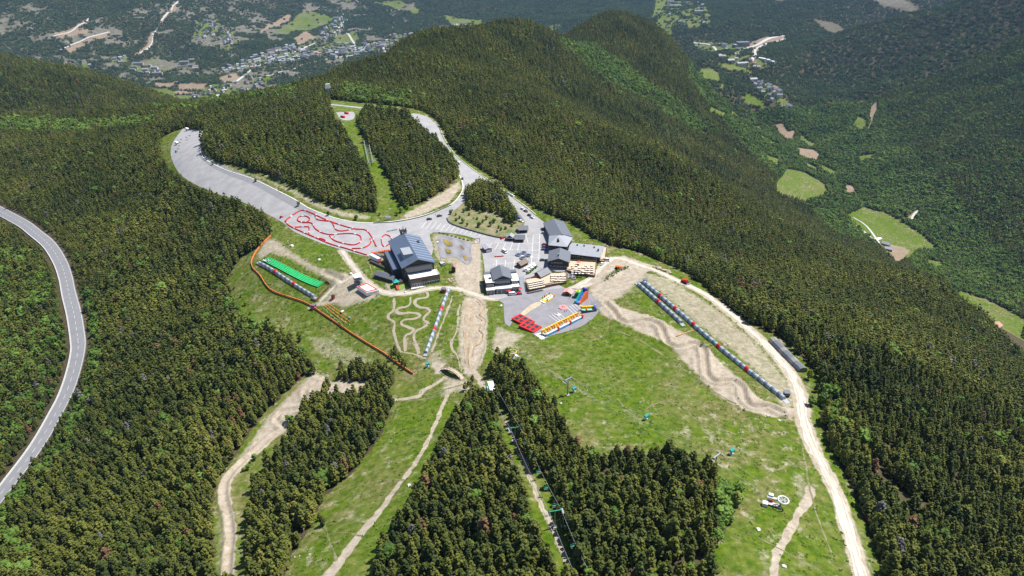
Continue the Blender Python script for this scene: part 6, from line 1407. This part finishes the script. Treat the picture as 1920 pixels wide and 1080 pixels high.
for i in range(7):
    f = 0.1 + i * 0.125; a = (LP2[1] + Vector((0, 0, 8))).lerp(LP2[3] + Vector((0, 0, 8.6)), f); nn = Vector((-math.sin(rz2), math.cos(rz2), 0)) * 2.3; chair(a + nn, rz2, 'two-seat chair hanging over the forest lift corridor')
t = thing('chairlift_station', 'green framed chairlift station with white roof at the head of the forest corridor', 'lift station', at(922, 736), rz2)
MB().box((0, 0, 3.4), (8.5, 3.6, 1.2), top=(0.96, 0.85)).build('roof', M_WHITE, t)
for x in (-3.4, 3.4):
    for y in (-2.4, 2.4): MB().box((x, y, -0.5), (0.4, 0.4, 4.2)).build('column', M_LGREEN, t)
for y in (-2.5, 2.5): MB().box((0, y, 3.0), (9.5, 0.4, 0.5)).build('beam', M_LGREEN, t)
MB().box((0, 0, -0.6), (11, 6.5, 0.8)).build('platform', M_CONC, t); MB().tube([(4.4, 0, 2.9), (4.4, 0, 3.2)], 2.1, 18).build('bullwheel', M_DARK, t); MB().box((-1.0, 4.4, -0.5), (4.0, 2.2, 2.8)).build('control_cabin', M_WHITE, t)
MB().box((2.4, -4.3, 0), (3.5, 1.6, 1.0)).build('ramp', M_WOODD, t)
def return_station(px, py, label, ring, R, rz):
    t = thing('lift_return_station', label, 'lift station', at(px, py), rz)
    MB().tube([(R * math.cos(k * math.tau / 20), R * math.sin(k * math.tau / 20), 4.0) for k in range(21)], 0.26, 6, cap=False).build('bullwheel_rim', ring, t)
    for k in range(6): a = k * math.tau / 6; MB().box((R / 2 * math.cos(a), R / 2 * math.sin(a), 3.9), (R, 0.18, 0.14), a).build('spoke', M_STEEL, t)
    MB().box((-2.5, 0, 3.1), (7.0, 1.1, 0.6)).build('frame', M_STEEL, t)
    for x in (-5.2, -0.6): MB().box((x, 0, -1), (0.6, 0.9, 4.2)).build('leg', M_STEEL, t)
    MB().box((-4.6, 0.9, 3.7), (1.8, 1.2, 0.7)).build('drive_box', M_WHITE, t); MB().box((-3, 0, -0.8), (5.5, 2.4, 1.0)).build('footing', M_CONC, t)
    return t
return_station(961, 670, 'lift wheel with yellow rim on a grey frame above the pine stand', M_YEL, 2.2, rz1 + math.pi)
t = return_station(1465, 951, 'large white lift wheel on its frame near the lower gravel track', M_WHITE, 2.0, rz1 + 0.5)
MB().box((-6.2, -2.0, 0), (2.0, 1.8, 2.2)).build('control_cabin', M_WHITE, t); MB().box((-4.2, 1.8, 0), (1.6, 1.6, 1.3)).build('motor_cover', M_RED, t)
def cannon(px, py, label):
    t = thing('snow_cannon', label, 'snow cannon', at(px, py), 0.6); MB().box((0, 0, -0.2), (1.5, 1.2, 0.8)).build('skid', M_WHITE, t); MB().tube([(0, 0, 0.6), (0, 0, 1.6)], 0.15, 6).build('stand', M_STEEL, t); MB().tube([(-0.9, 0, 2.2), (0.9, 0, 2.5)], [0.75, 0.95], 12).build('fan_drum', M_TEAL, t); MB().tube([(0.92, 0, 2.5), (1.0, 0, 2.52)], 0.8, 12).build('nozzle_ring', M_DARK, t)
cannon(1076, 735, 'green snow cannon beside the meadow pylon'); cannon(1211, 787, 'green snow cannon on a white skid amid the meadow'); cannon(1371, 852, 'green snow cannon up-slope of the lower pylon')
cannon(802, 688, 'dark green snow cannon left of the arched bridge')
# arched footbridge
a, b = at(828, 692), at(868, 710); d = b - a; L = d.xy.length
t = thing('arched_bridge', 'arched timber bridge over the jump line with dark shadow beneath', 'bridge', a, math.atan2(d.y, d.x)); N_ = 14
def bz(x): f = x / L; return 3.0 * 4 * f * (1 - f) + (b.z - a.z) * f
for i in range(N_): x0, x1 = i * L / N_, (i + 1) * L / N_ - 0.06; mb = MB(); mb.slab([(x0, -1.3, bz(x0)), (x1, -1.3, bz(x1)), (x1, 1.3, bz(x1)), (x0, 1.3, bz(x0))], 0.2); mb.build('plank', mat('bleached_boards', (0.46, 0.38, 0.29), 0.9, 0.2, 1.5), t)
for s_ in (-1, 1): MB().tube([(i * L / N_, s_ * 1.4, bz(i * L / N_) + 1.1) for i in range(N_ + 1)], 0.11, 5).build('handrail', M_WOODD, t); MB().tube([(i * L / N_, s_ * 1.2, bz(i * L / N_) - 0.45) for i in range(N_ + 1)], 0.25, 5).build('arch_beam', M_WOODD, t)
for s_ in (-1, 1):
    for i in range(1, N_, 2): MB().box((i * L / N_, s_ * 1.4, bz(i * L / N_) - 0.3), (0.12, 0.12, 1.4)).build('baluster', M_WOODD, t)
# structures on the knoll strip
def truss(px0, px1, w, h, label, name='steel_truss'):
    p0, p1 = at(*px0), at(*px1); d = p1 - p0; L = d.xy.length; t = thing(name, label, 'truss', p0, math.atan2(d.y, d.x)); n_ = max(4, int(L / 4)); dz = d.z
    for s_ in (-1, 1): MB().tube([(0, s_ * w / 2, h), (L, s_ * w / 2, h + dz)], 0.35, 5).build('chord', M_STEEL, t)
    for i in range(n_ + 1):
        x = i * L / n_; MB().tube([(x, -w / 2, h + dz * i / n_), (x, w / 2, h + dz * i / n_)], 0.22, 4).build('rung', M_STEEL, t)
        if i % 3 == 0: [MB().tube([(x, s_ * w / 2, -1 + dz * i / n_), (x, s_ * w / 2, h + dz * i / n_)], 0.25, 4).build('leg', M_STEEL, t) for s_ in (-1, 1)]
truss((696, 311), (687, 270), 4.2, 3.0, 'pale steel lattice gangway standing on the grassy knoll strip')
t = thing('lattice_tower', 'tall pale steel tower with panel rising from the pines behind the knoll', 'tower', at(617, 188), 0.2)
for s_ in ((-1.6, -1.6), (1.6, -1.6), (1.6, 1.6), (-1.6, 1.6)): MB().tube([(s_[0], s_[1], -1), (s_[0] * 0.5, s_[1] * 0.5, 19)], 0.28, 4).build('leg', M_STEEL, t)
for z in (3, 6, 9, 12, 15): MB().tube([(-1.4, -1.4, z), (1.4, -1.4, z + 2.4)], 0.16, 4).build('brace', M_STEEL, t)
MB().box((0.8, -0.6, 15), (7, 1.6, 5.5), 0.3, top=(0.8, 1)).build('panel', M_WHITE, t)
for x, y, l in ((650, 214, 'red vehicle on the small upper lot, upper of two'), (643, 221, 'red vehicle on the small upper lot, lower of two')):
    t = thing('minibus', l, 'minibus', at(x, y) + Vector((0, 0, 0.15)), heading(x, y, 8, 1)); MB().prism([(-2.6, 0.3), (2.6, 0.3), (2.6, 1.2), (2.1, 2.2), (-2.6, 2.2)], -1, 1).build('body', M_RED, t); MB().prism([(-2.3, 1.3), (2.35, 1.3), (2.0, 2.0), (-2.3, 2.0)], -1.03, 1.03).build('windows', M_GLASS, t); [MB().tube([(k, s_ - 0.1, 0.35), (k, s_ + 0.1, 0.35)], 0.35, 8).build('wheel', M_TYRE, t) for k in (-1.6, 1.6) for s_ in (-1, 1)]
# rocks, logs, stacks
def rock(px, py, r, label, m, group=None):
    rnd = random.Random(int(px * 7 + py)); mb = MB(); clump(mb, (0, 0, r * 0.35), r, rnd, 0.6); tag(mb.build('boulder', m, None, at(px, py)), label, 'boulder', group)
M_CHALK = mat('pale_rock', (0.60, 0.57, 0.52), 0.9, 0.15, 1.0); M_TROCK = mat('tan_rock', (0.42, 0.33, 0.26), 0.9, 0.2, 1.0)
for x, y, r, l in ((547, 462, 1.6, 'pale boulder on the grass above the tubing run'), (598, 488, 1.3, 'pale boulder on the grass between tubing run and gravel track'), (658, 514, 1.2, 'pale boulder beside the three soil mounds'), (642, 585, 1.4, 'flat pale boulder by the rope course'), (940, 574, 1.1, 'small pale boulder left of the lower yard'), (1461, 789, 0.8, 'small pale boulder below the end of the long conveyor'), (1421, 993, 0.9, 'pale boulder on the grass below the white lift wheel'), (1470, 1063, 0.8, 'pale boulder beside the lower gravel path'), (767, 911, 0.9, 'pale boulder right of the piste track'), (1052, 757, 0.8, 'pale boulder at the edge of the pine stand below the meadow pylon'), (760, 548, 1.0, 'pale boulder at the rim of the play mound')): rock(x, y, r, l, M_CHALK)
for i in range(7): rock(1226 + i * 5 + (i % 2) * 2, 501 + i * 1.9, 1.2 + (i % 3) * 0.4, 'pinkish boulder in the row along the gravel road near the restaurant', M_TROCK, 'boulder row by the gravel road')
for i in range(5): rock(841 + i * 2.2, 524 + (i % 3) * 2.4, 0.9, 'tan boulder in the small heap right of the station', M_TROCK, 'boulder heap right of the station')
a, b = at(1268, 631), at(1300, 619); d = b - a; t = thing('timber_beam', 'long brown timber ramp lying across the grass by the paired conveyors', 'ramp', a, math.atan2(d.y, d.x)); MB().box((d.xy.length / 2, 0, 0.2), (d.xy.length, 0.8, 0.35)).build('beam', mat('orange_timber', (0.34, 0.19, 0.09), 0.8), t); [MB().box((d.xy.length * f, 0, -0.6), (0.3, 0.6, 0.8)).build('support', M_WOODD, t) for f in (0.1, 0.5, 0.9)]
t = thing('pallet_stack', 'stack of pale pallets and boards at the forest edge', 'pallets', at(1633, 975), 0.5)
for i in range(4): MB().box((0.15 * (i % 2), 0.1 * i, i * 0.35), (3.4, 2.6, 0.3), 0.08 * i).build('pallet', M_DECK if i % 2 else M_CHALK, t)
MB().box((-2.6, 1.4, 0), (2.0, 3.0, 1.2), 0.3).build('crate', M_REDW, t)
for i, (x, y) in enumerate(((340, 262), (338, 268), (336, 274), (334, 279), (350, 258), (356, 255), (351, 263))):
    t = thing('parking_log', 'dark log stop between the camper bays at the far car park end', 'log', at(x, y) + Vector((0, 0, 0.1)), heading(x, y, 9, -1), 'log stops at the far car park end'); MB().tube([(-1.8, 0, 0.25), (1.8, 0, 0.25)], 0.25, 7).build('log', M_WOODD, t); MB().box((0, 0, 0), (0.3, 0.7, 0.12)).build('bracket', M_STEEL, t)
# ------------------------------------------------------------------ people
def body_mesh(seed):
    """standing walker: one skin from a joint graph"""
    rnd = random.Random(seed); st = rnd.uniform(0.12, 0.3)
    J = [(0, 0, 0.95), (0, 0, 1.25), (0, 0, 1.45), (0, 0.01, 1.56), (0, 0.02, 1.68), (0.19, 0, 1.42), (0.25, 0.05, 1.15), (0.24, 0.15, 0.92), (-0.19, 0, 1.42), (-0.25, -0.05, 1.15), (-0.24, 0.02, 0.9), (0.1, st * 0.5, 0.5), (0.1, st * 0.6, 0.08), (0.1, st * 0.6 + 0.14, 0.04), (-0.1, -st * 0.3, 0.5), (-0.1, -st, 0.08), (-0.1, -st + 0.14, 0.04)]
    E = [(0, 1), (1, 2), (2, 3), (3, 4), (2, 5), (5, 6), (6, 7), (2, 8), (8, 9), (9, 10), (0, 11), (11, 12), (12, 13), (0, 14), (14, 15), (15, 16)]
    R = [.16, .16, .17, .07, .12, .08, .06, .045, .08, .06, .045, .085, .06, .05, .085, .06, .05]
    me = bpy.data.meshes.new('body'); me.from_pydata(J, E, []); o_ = bpy.data.objects.new('body_tmp', me); COL.objects.link(o_)
    o_.modifiers.new('skin', 'SKIN'); o_.modifiers.new('sub', 'SUBSURF').levels = 1
    for i, sv in enumerate(me.skin_vertices[0].data): sv.radius = (R[i], R[i] * 0.8); sv.use_root = i == 0
    dg = bpy.context.evaluated_depsgraph_get(); dg.update(); out = bpy.data.meshes.new_from_object(o_.evaluated_get(dg)); bpy.data.objects.remove(o_); return out
M_SKIN = mat('skin', (0.5, 0.3, 0.2), 0.6)
def clothes(name, top, leg):
    m = bpy.data.materials.new(name); m.use_nodes = True; nt = m.node_tree; b_ = nt.nodes['Principled BSDF']; tc = nt.nodes.new('ShaderNodeTexCoord'); sx = nt.nodes.new('ShaderNodeSeparateXYZ'); r = nt.nodes.new('ShaderNodeValToRGB'); mp = nt.nodes.new('ShaderNodeMath'); mp.operation = 'MULTIPLY'; mp.inputs[1].default_value = 0.55
    nt.links.new(tc.outputs['Object'], sx.inputs[0]); nt.links.new(sx.outputs['Z'], mp.inputs[0]); nt.links.new(mp.outputs[0], r.inputs['Fac']); r.color_ramp.interpolation = 'CONSTANT'; e = r.color_ramp.elements; e.new(0.5); e[0].position, e[1].position, e[2].position = 0, 0.51, 0.83
    e[0].color, e[1].color, e[2].color = (*leg, 1), (*top, 1), (0.5, 0.3, 0.2, 1); nt.links.new(r.outputs[0], b_.inputs['Base Color']); b_.inputs['Roughness'].default_value = 0.9; return m
BODIES = [body_mesh(i) for i in range(3)]
for i, (x, y, top, leg, l) in enumerate(((1058, 586, (0.03, 0.03, 0.05), (0.05, 0.05, 0.08), 'person in dark clothes standing below the pink mat, left of two'), (1062, 585, (0.3, 0.05, 0.05), (0.03, 0.03, 0.05), 'person in red top standing below the pink mat, right of two'), (1068, 559, (0.05, 0.05, 0.06), (0.1, 0.1, 0.12), 'person in dark clothes in front of the pink tent'), (1117, 578, (0.04, 0.05, 0.12), (0.03, 0.03, 0.03), 'person in navy top at the right corner of the yard'), (703, 462, (0.05, 0.05, 0.05), (0.02, 0.02, 0.02), 'person in black at the exit of the kart track'), (627, 446, (0.02, 0.02, 0.03), (0.05, 0.05, 0.06), 'person in black inside the kart loop'), (891, 528, (0.05, 0.05, 0.07), (0.08, 0.07, 0.06), 'person walking on the gravel between station and lodge'), (817, 405, (0.06, 0.06, 0.07), (0.03, 0.03, 0.04), 'person walking on the bend between the two black cars'), (790, 737, (0.05, 0.05, 0.06), (0.03, 0.03, 0.03), 'person on the dirt path left of the arched bridge'))):
    t = thing('person', l, 'person', at(x, y) + Vector((0, 0, 0.12)), i * 1.7); me = BODIES[i % 3].copy(); me.materials.clear(); me.materials.append(clothes('outfit', top, leg)); link('body', me, t); MB().ball((0, 0.0, 1.72), 0.125, n=8, m=5, sq=(0.9, 1, 0.8)).build('hair', M_WOODD, t)
# ------------------------------------------------------------------ villages, roads and fields in the valleys
M_VROAD = mat('valley_road', (0.42, 0.41, 0.39), 0.9, 0.1, 0.05)
def vroad(label, pts, w, m=None, lift=0.9, name='valley_road'):
    L = smooth_line(ground(pts, zfull), 12.0); tag(ribbon_mesh(L, w, lift, cross=2).build(name, m or M_VROAD, smooth=True), label, kind='structure')
vroad('pale main road through the valley town', [(392, 190), (420, 172), (470, 132), (520, 112), (566, 92), (604, 74), (632, 56), (646, 38), (640, 20)], 13)
vroad('pale road along the far side of the town', [(500, 142), (580, 118), (660, 104), (720, 92), (790, 70), (870, 48)], 11)
vroad('pale road crossing between the fields and the town', [(648, 60), (662, 78), (668, 92)], 12)
vroad('pale winding track on the stony slope across the valley', [(334, 2), (322, 18), (306, 34), (298, 46), (288, 62), (284, 84), (262, 100)], 9)
vroad('pale hairpin track high on the stony slope', [(100, 68), (138, 56), (160, 42), (168, 30)], 9); vroad('pale hairpin track low on the stony slope', [(112, 94), (150, 78), (190, 64), (206, 60)], 9)
vroad('tunnel approach road in the side valley, upper arm', [(1396, 92), (1420, 84), (1446, 71), (1470, 67)], 20, M_CONC); vroad('tunnel approach road in the side valley, lower arm', [(1400, 94), (1424, 88), (1450, 80), (1474, 72)], 16, M_CONC); vroad('slip road below the tunnel approach', [(1412, 92), (1416, 102), (1410, 114)], 12, M_CONC)
vroad('village street in the side valley', [(1300, 80), (1340, 90), (1372, 98), (1400, 94)], 10)
vroad('pale farm track on the right valley floor, upper line', [(1578, 404), (1600, 420), (1626, 440), (1648, 462), (1680, 492)], 7, None, 0.7); vroad('pale farm track on the right valley floor, lower line', [(1600, 408), (1622, 422), (1640, 444), (1656, 466)], 5, None, 0.7)
vroad('tiny pale track on the far right slope', [(1706, 420), (1712, 405), (1722, 394)], 5)
WALLS = [mat('house_wall_' + k, c, 0.85, 0.08, 0.1) for k, c in dict(white=(0.62, 0.6, 0.57), cream=(0.52, 0.46, 0.37), stone=(0.33, 0.29, 0.25), pink=(0.5, 0.34, 0.28)).items()]
ROOFS = [mat('house_roof_' + k, c, 0.6, 0.1, 0.1) for k, c in dict(slate=(0.15, 0.165, 0.19), grey=(0.25, 0.26, 0.28), dark=(0.075, 0.08, 0.1), clay=(0.34, 0.2, 0.14)).items()]
HM = []
for (W, D, h, r) in ((13, 10, 7, 3.2), (18, 12, 9, 3.6), (28, 14, 12, 4), (46, 16, 13, 3.5)):
    mb = MB(); gable_walls(mb, -D / 2, D / 2, -W / 2, W / 2, h, r, -6, 'x'); a = mb.mesh('wall', WALLS[0]); mb = MB(); gable_roof(mb, -D / 2, D / 2, -W / 2, W / 2, h, r, 1.0, 0.5, 'x'); b = mb.mesh('roof', ROOFS[0]); HM.append((a, b, max(W, D)))
    for me_ in (a, b): pass
PLACE = {'near quarter of the valley town': 'near the brown fields', 'middle of the valley town': 'mid town', 'town quarter behind the ridge': 'in town just behind the ridge', 'upper town by the curved road': 'by the curved town road', 'hillside hamlet': 'in the hillside hamlet', 'left end of the town': 'at the left town end', 'blocks beside the small meadow': 'beside the small town meadow', 'little group far left': 'in the far left hamlet', 'group above the left end': 'above the left town end', 'side valley village': 'in the side valley village', 'houses near the tunnel mouth': 'near the tunnel mouth', 'houses below the tunnel road': 'below the tunnel road', 'hamlet behind the second summit': 'behind the second summit', 'houses in the summit dip': 'in the dip between summits'}
def village(outline_px, n, sizes, label, group, dirn, seed, clay=0.06):
    P = ground(outline_px); rnd = random.Random(seed); x0, y0 = P[:, 0].min(), P[:, 1].min(); x1, y1 = P[:, 0].max(), P[:, 1].max(); done = []; tries = 0
    while len(done) < n and tries < n * 60:
        tries += 1; x, y = rnd.uniform(x0, x1), rnd.uniform(y0, y1)
        if not inside(P, np.array([x]), np.array([y]))[0]: continue
        k = rnd.choices(range(4), sizes)[0]; R = HM[k][2] * 0.5
        if any((x - a) ** 2 + (y - b) ** 2 < (R + c) ** 2 for a, b, c in done): continue
        done.append((x, y, R)); z = float(zfull(x, y))
        big_ = k >= 2; wi = rnd.choices(range(4), (5, 3, 2, 0.7))[0]; ri = rnd.choices(range(4), (5, 4, 3, clay * 12))[0]
        lk = ('white', 'cream', 'stone', 'pinkish')[wi] + ' ' + ('house', 'broad house', 'apartment block', 'long apartment block')[k] + ' with ' + ('slate grey', 'pale grey', 'dark', 'clay red')[ri] + ' roof '
        t = thing('apartment_block' if big_ else 'house', lk + PLACE[group], 'building' if big_ else 'house', (x, y, z), dirn + rnd.choice((0, 0, math.pi / 2)) + rnd.uniform(-0.25, 0.25), lk + PLACE[group])
        for nm, me_, m_ in (('wall', HM[k][0], WALLS[wi]), ('roof', HM[k][1], ROOFS[ri])):
            o_ = link(nm, me_, t); o_.material_slots[0].link = 'OBJECT'; o_.material_slots[0].material = m_
def hd(a, b): p, q = hit(*a)[0], hit(*b)[0]; return math.atan2(q[1] - p[1], q[0] - p[0])
VIL = [k for k in FAR_OPEN if k[0] == 'h']
for pts, n, sz, l, g, a, b in (
 ([(358,194),(372,172),(398,156),(432,158),(452,150),(500,138),(520,146),(470,168),(420,186),(392,196)], 62, (5, 4, 2, 0.4), 'grey-roofed house in the near quarter of the valley town by the brown fields', 'near quarter of the valley town', (392, 190), (470, 150)),
 ([(395,128),(430,124),(480,106),(540,88),(560,86),(585,96),(580,112),(500,126),(420,134)], 80, (2, 4, 4, 2.5), 'slate-roofed block in the middle of the valley town', 'middle of the valley town', (420, 130), (560, 95)),
 ([(580,112),(585,96),(640,80),(662,90),(720,74),(800,58),(866,44),(884,50),(762,82),(652,108)], 110, (2, 4, 4, 2.5), 'slate-roofed block in the valley town close behind the wooded ridge', 'town quarter behind the ridge', (600, 100), (860, 48)),
 ([(592,70),(600,62),(622,40),(634,28),(648,40),(640,62),(610,82)], 30, (1, 3, 4, 3), 'long slate-roofed block in the upper town by the curved road', 'upper town by the curved road', (600, 70), (640, 40)),
 ([(366,42),(398,34),(438,55),(452,78),(430,94),(384,84),(362,70)], 44, (6, 3, 0.6, 0), 'small grey-roofed house in the hillside hamlet across the valley', 'hillside hamlet', (370, 50), (440, 70)),
 ([(236,132),(262,118),(300,130),(300,142),(262,140)], 13, (1, 3, 3, 1), 'slate-roofed block at the left end of the town', 'left end of the town', (240, 132), (300, 136)),
 ([(326,118),(366,114),(372,132),(332,134)], 6, (0, 1, 3, 2), 'large slate-roofed block beside the small meadow', 'blocks beside the small meadow', (330, 126), (366, 122)),
 ([(132,126),(158,112),(172,126),(150,136)], 5, (3, 2, 0, 0), 'house in the little group far left of the town', 'little group far left', (132, 126), (170, 122)),
 ([(205,112),(240,106),(240,120),(212,122)], 5, (3, 2, 0, 0), 'house in the group above the left end of the town', 'group above the left end', (205, 114), (240, 112)),
 ([(1408,150),(1430,153),(1452,170),(1490,203),(1472,210),(1440,190),(1412,168)], 24, (4, 3, 1.4, 0.3), 'slate-roofed house in the village strung along the side valley', 'side valley village', (1410, 152), (1485, 204)),
 ([(1300,76),(1350,82),(1396,84),(1400,96),(1380,104),(1335,98),(1300,90)], 14, (2, 3, 3, 2), 'house near the tunnel mouth in the side valley', 'houses near the tunnel mouth', (1300, 82), (1396, 92)),
 ([(1345,102),(1400,106),(1440,118),(1430,130),(1390,124),(1350,112)], 9, (2, 3, 2, 1), 'house on the green terrace below the tunnel road', 'houses below the tunnel road', (1345, 106), (1440, 122)),
 ([(1232,22),(1250,2),(1300,0),(1326,14),(1336,46),(1296,52),(1262,48),(1232,56)], 22, (3, 4, 2, 1), 'house in the hamlet behind the second wooded summit', 'hamlet behind the second summit', (1240, 30), (1330, 20)),
 ([(1000,56),(1030,44),(1062,42),(1050,54),(1020,62)], 7, (3, 3, 1, 0.4), 'house seen in the dip between the two wooded summits', 'houses in the summit dip', (1005, 55), (1060, 45))):
    village(pts, n, sz, l, g, hd(a, b), len(l) + n)
for (x, y), l in zip(((1398, 140), (1415, 145)), ('orange tower crane above the side valley village, left of two', 'orange tower crane above the side valley village, right of two')):
    t = thing('tower_crane', l, 'crane', at(x, y), 0.3); MB().box((0, 0, -2), (2.0, 2.0, 46)).build('mast', M_ORANGE, t); MB().box((10, 0, 42), (46, 1.4, 1.6)).build('jib', M_ORANGE, t); MB().box((-11, 0, 39), (4, 2.4, 3)).build('counterweight', M_CONC, t); MB().box((0, 0, 44), (1.4, 1.4, 6), top=(0.2, 0.2)).build('apex', M_ORANGE, t)
t = thing('tunnel_hall', 'dark flat hall above the tunnel road in the side valley', 'building', at(1392, 86), 0.2); MB().box((0, 0, -5), (60, 30, 22)).build('wall', M_STONE, t); MB().box((0, 0, 17.1), (63, 33, 2)).build('roof', M_SLATE, t); MB().box((-40, -6, -4), (22, 24, 14), 0.3).build('annex', M_SLATE2, t)
for i, (x, y) in enumerate(((1424, 110), (1432, 112), (1440, 115))): t = thing('greenhouse', 'long pale greenhouse in the trio below the tunnel mouth', 'greenhouse', at(x, y), hd((1424, 106), (1448, 118)), 'greenhouse trio'); mb = MB(); gable_walls(mb, -5, 5, -30, 30, 4, 2, -6, 'x'); mb.build('wall', M_POLY2, t); mb = MB(); gable_roof(mb, -5, 5, -30, 30, 4, 2, 0.4, 0.3, 'x'); mb.build('roof', M_WHITE, t)
# ------------------------------------------------------------------ the air over the valleys
def haze():
    mb = MB(); mb.box((0, 4700, -625), (18000, 10400, 1040))
    m = bpy.data.materials.new('valley_haze'); m.use_nodes = True; nt = m.node_tree
    nt.nodes.remove(nt.nodes['Principled BSDF']); v = nt.nodes.new('ShaderNodeVolumePrincipled')
    v.inputs['Color'].default_value = (0.36, 0.60, 1.0, 1); v.inputs['Density'].default_value = 0.000025; v.inputs['Anisotropy'].default_value = 0.1
    nt.links.new(v.outputs[0], nt.nodes['Material Output'].inputs['Volume'])
    o = mb.build('haze', m); tag(o, 'thin blue summer haze over the valleys', 'haze', kind='stuff')
haze()
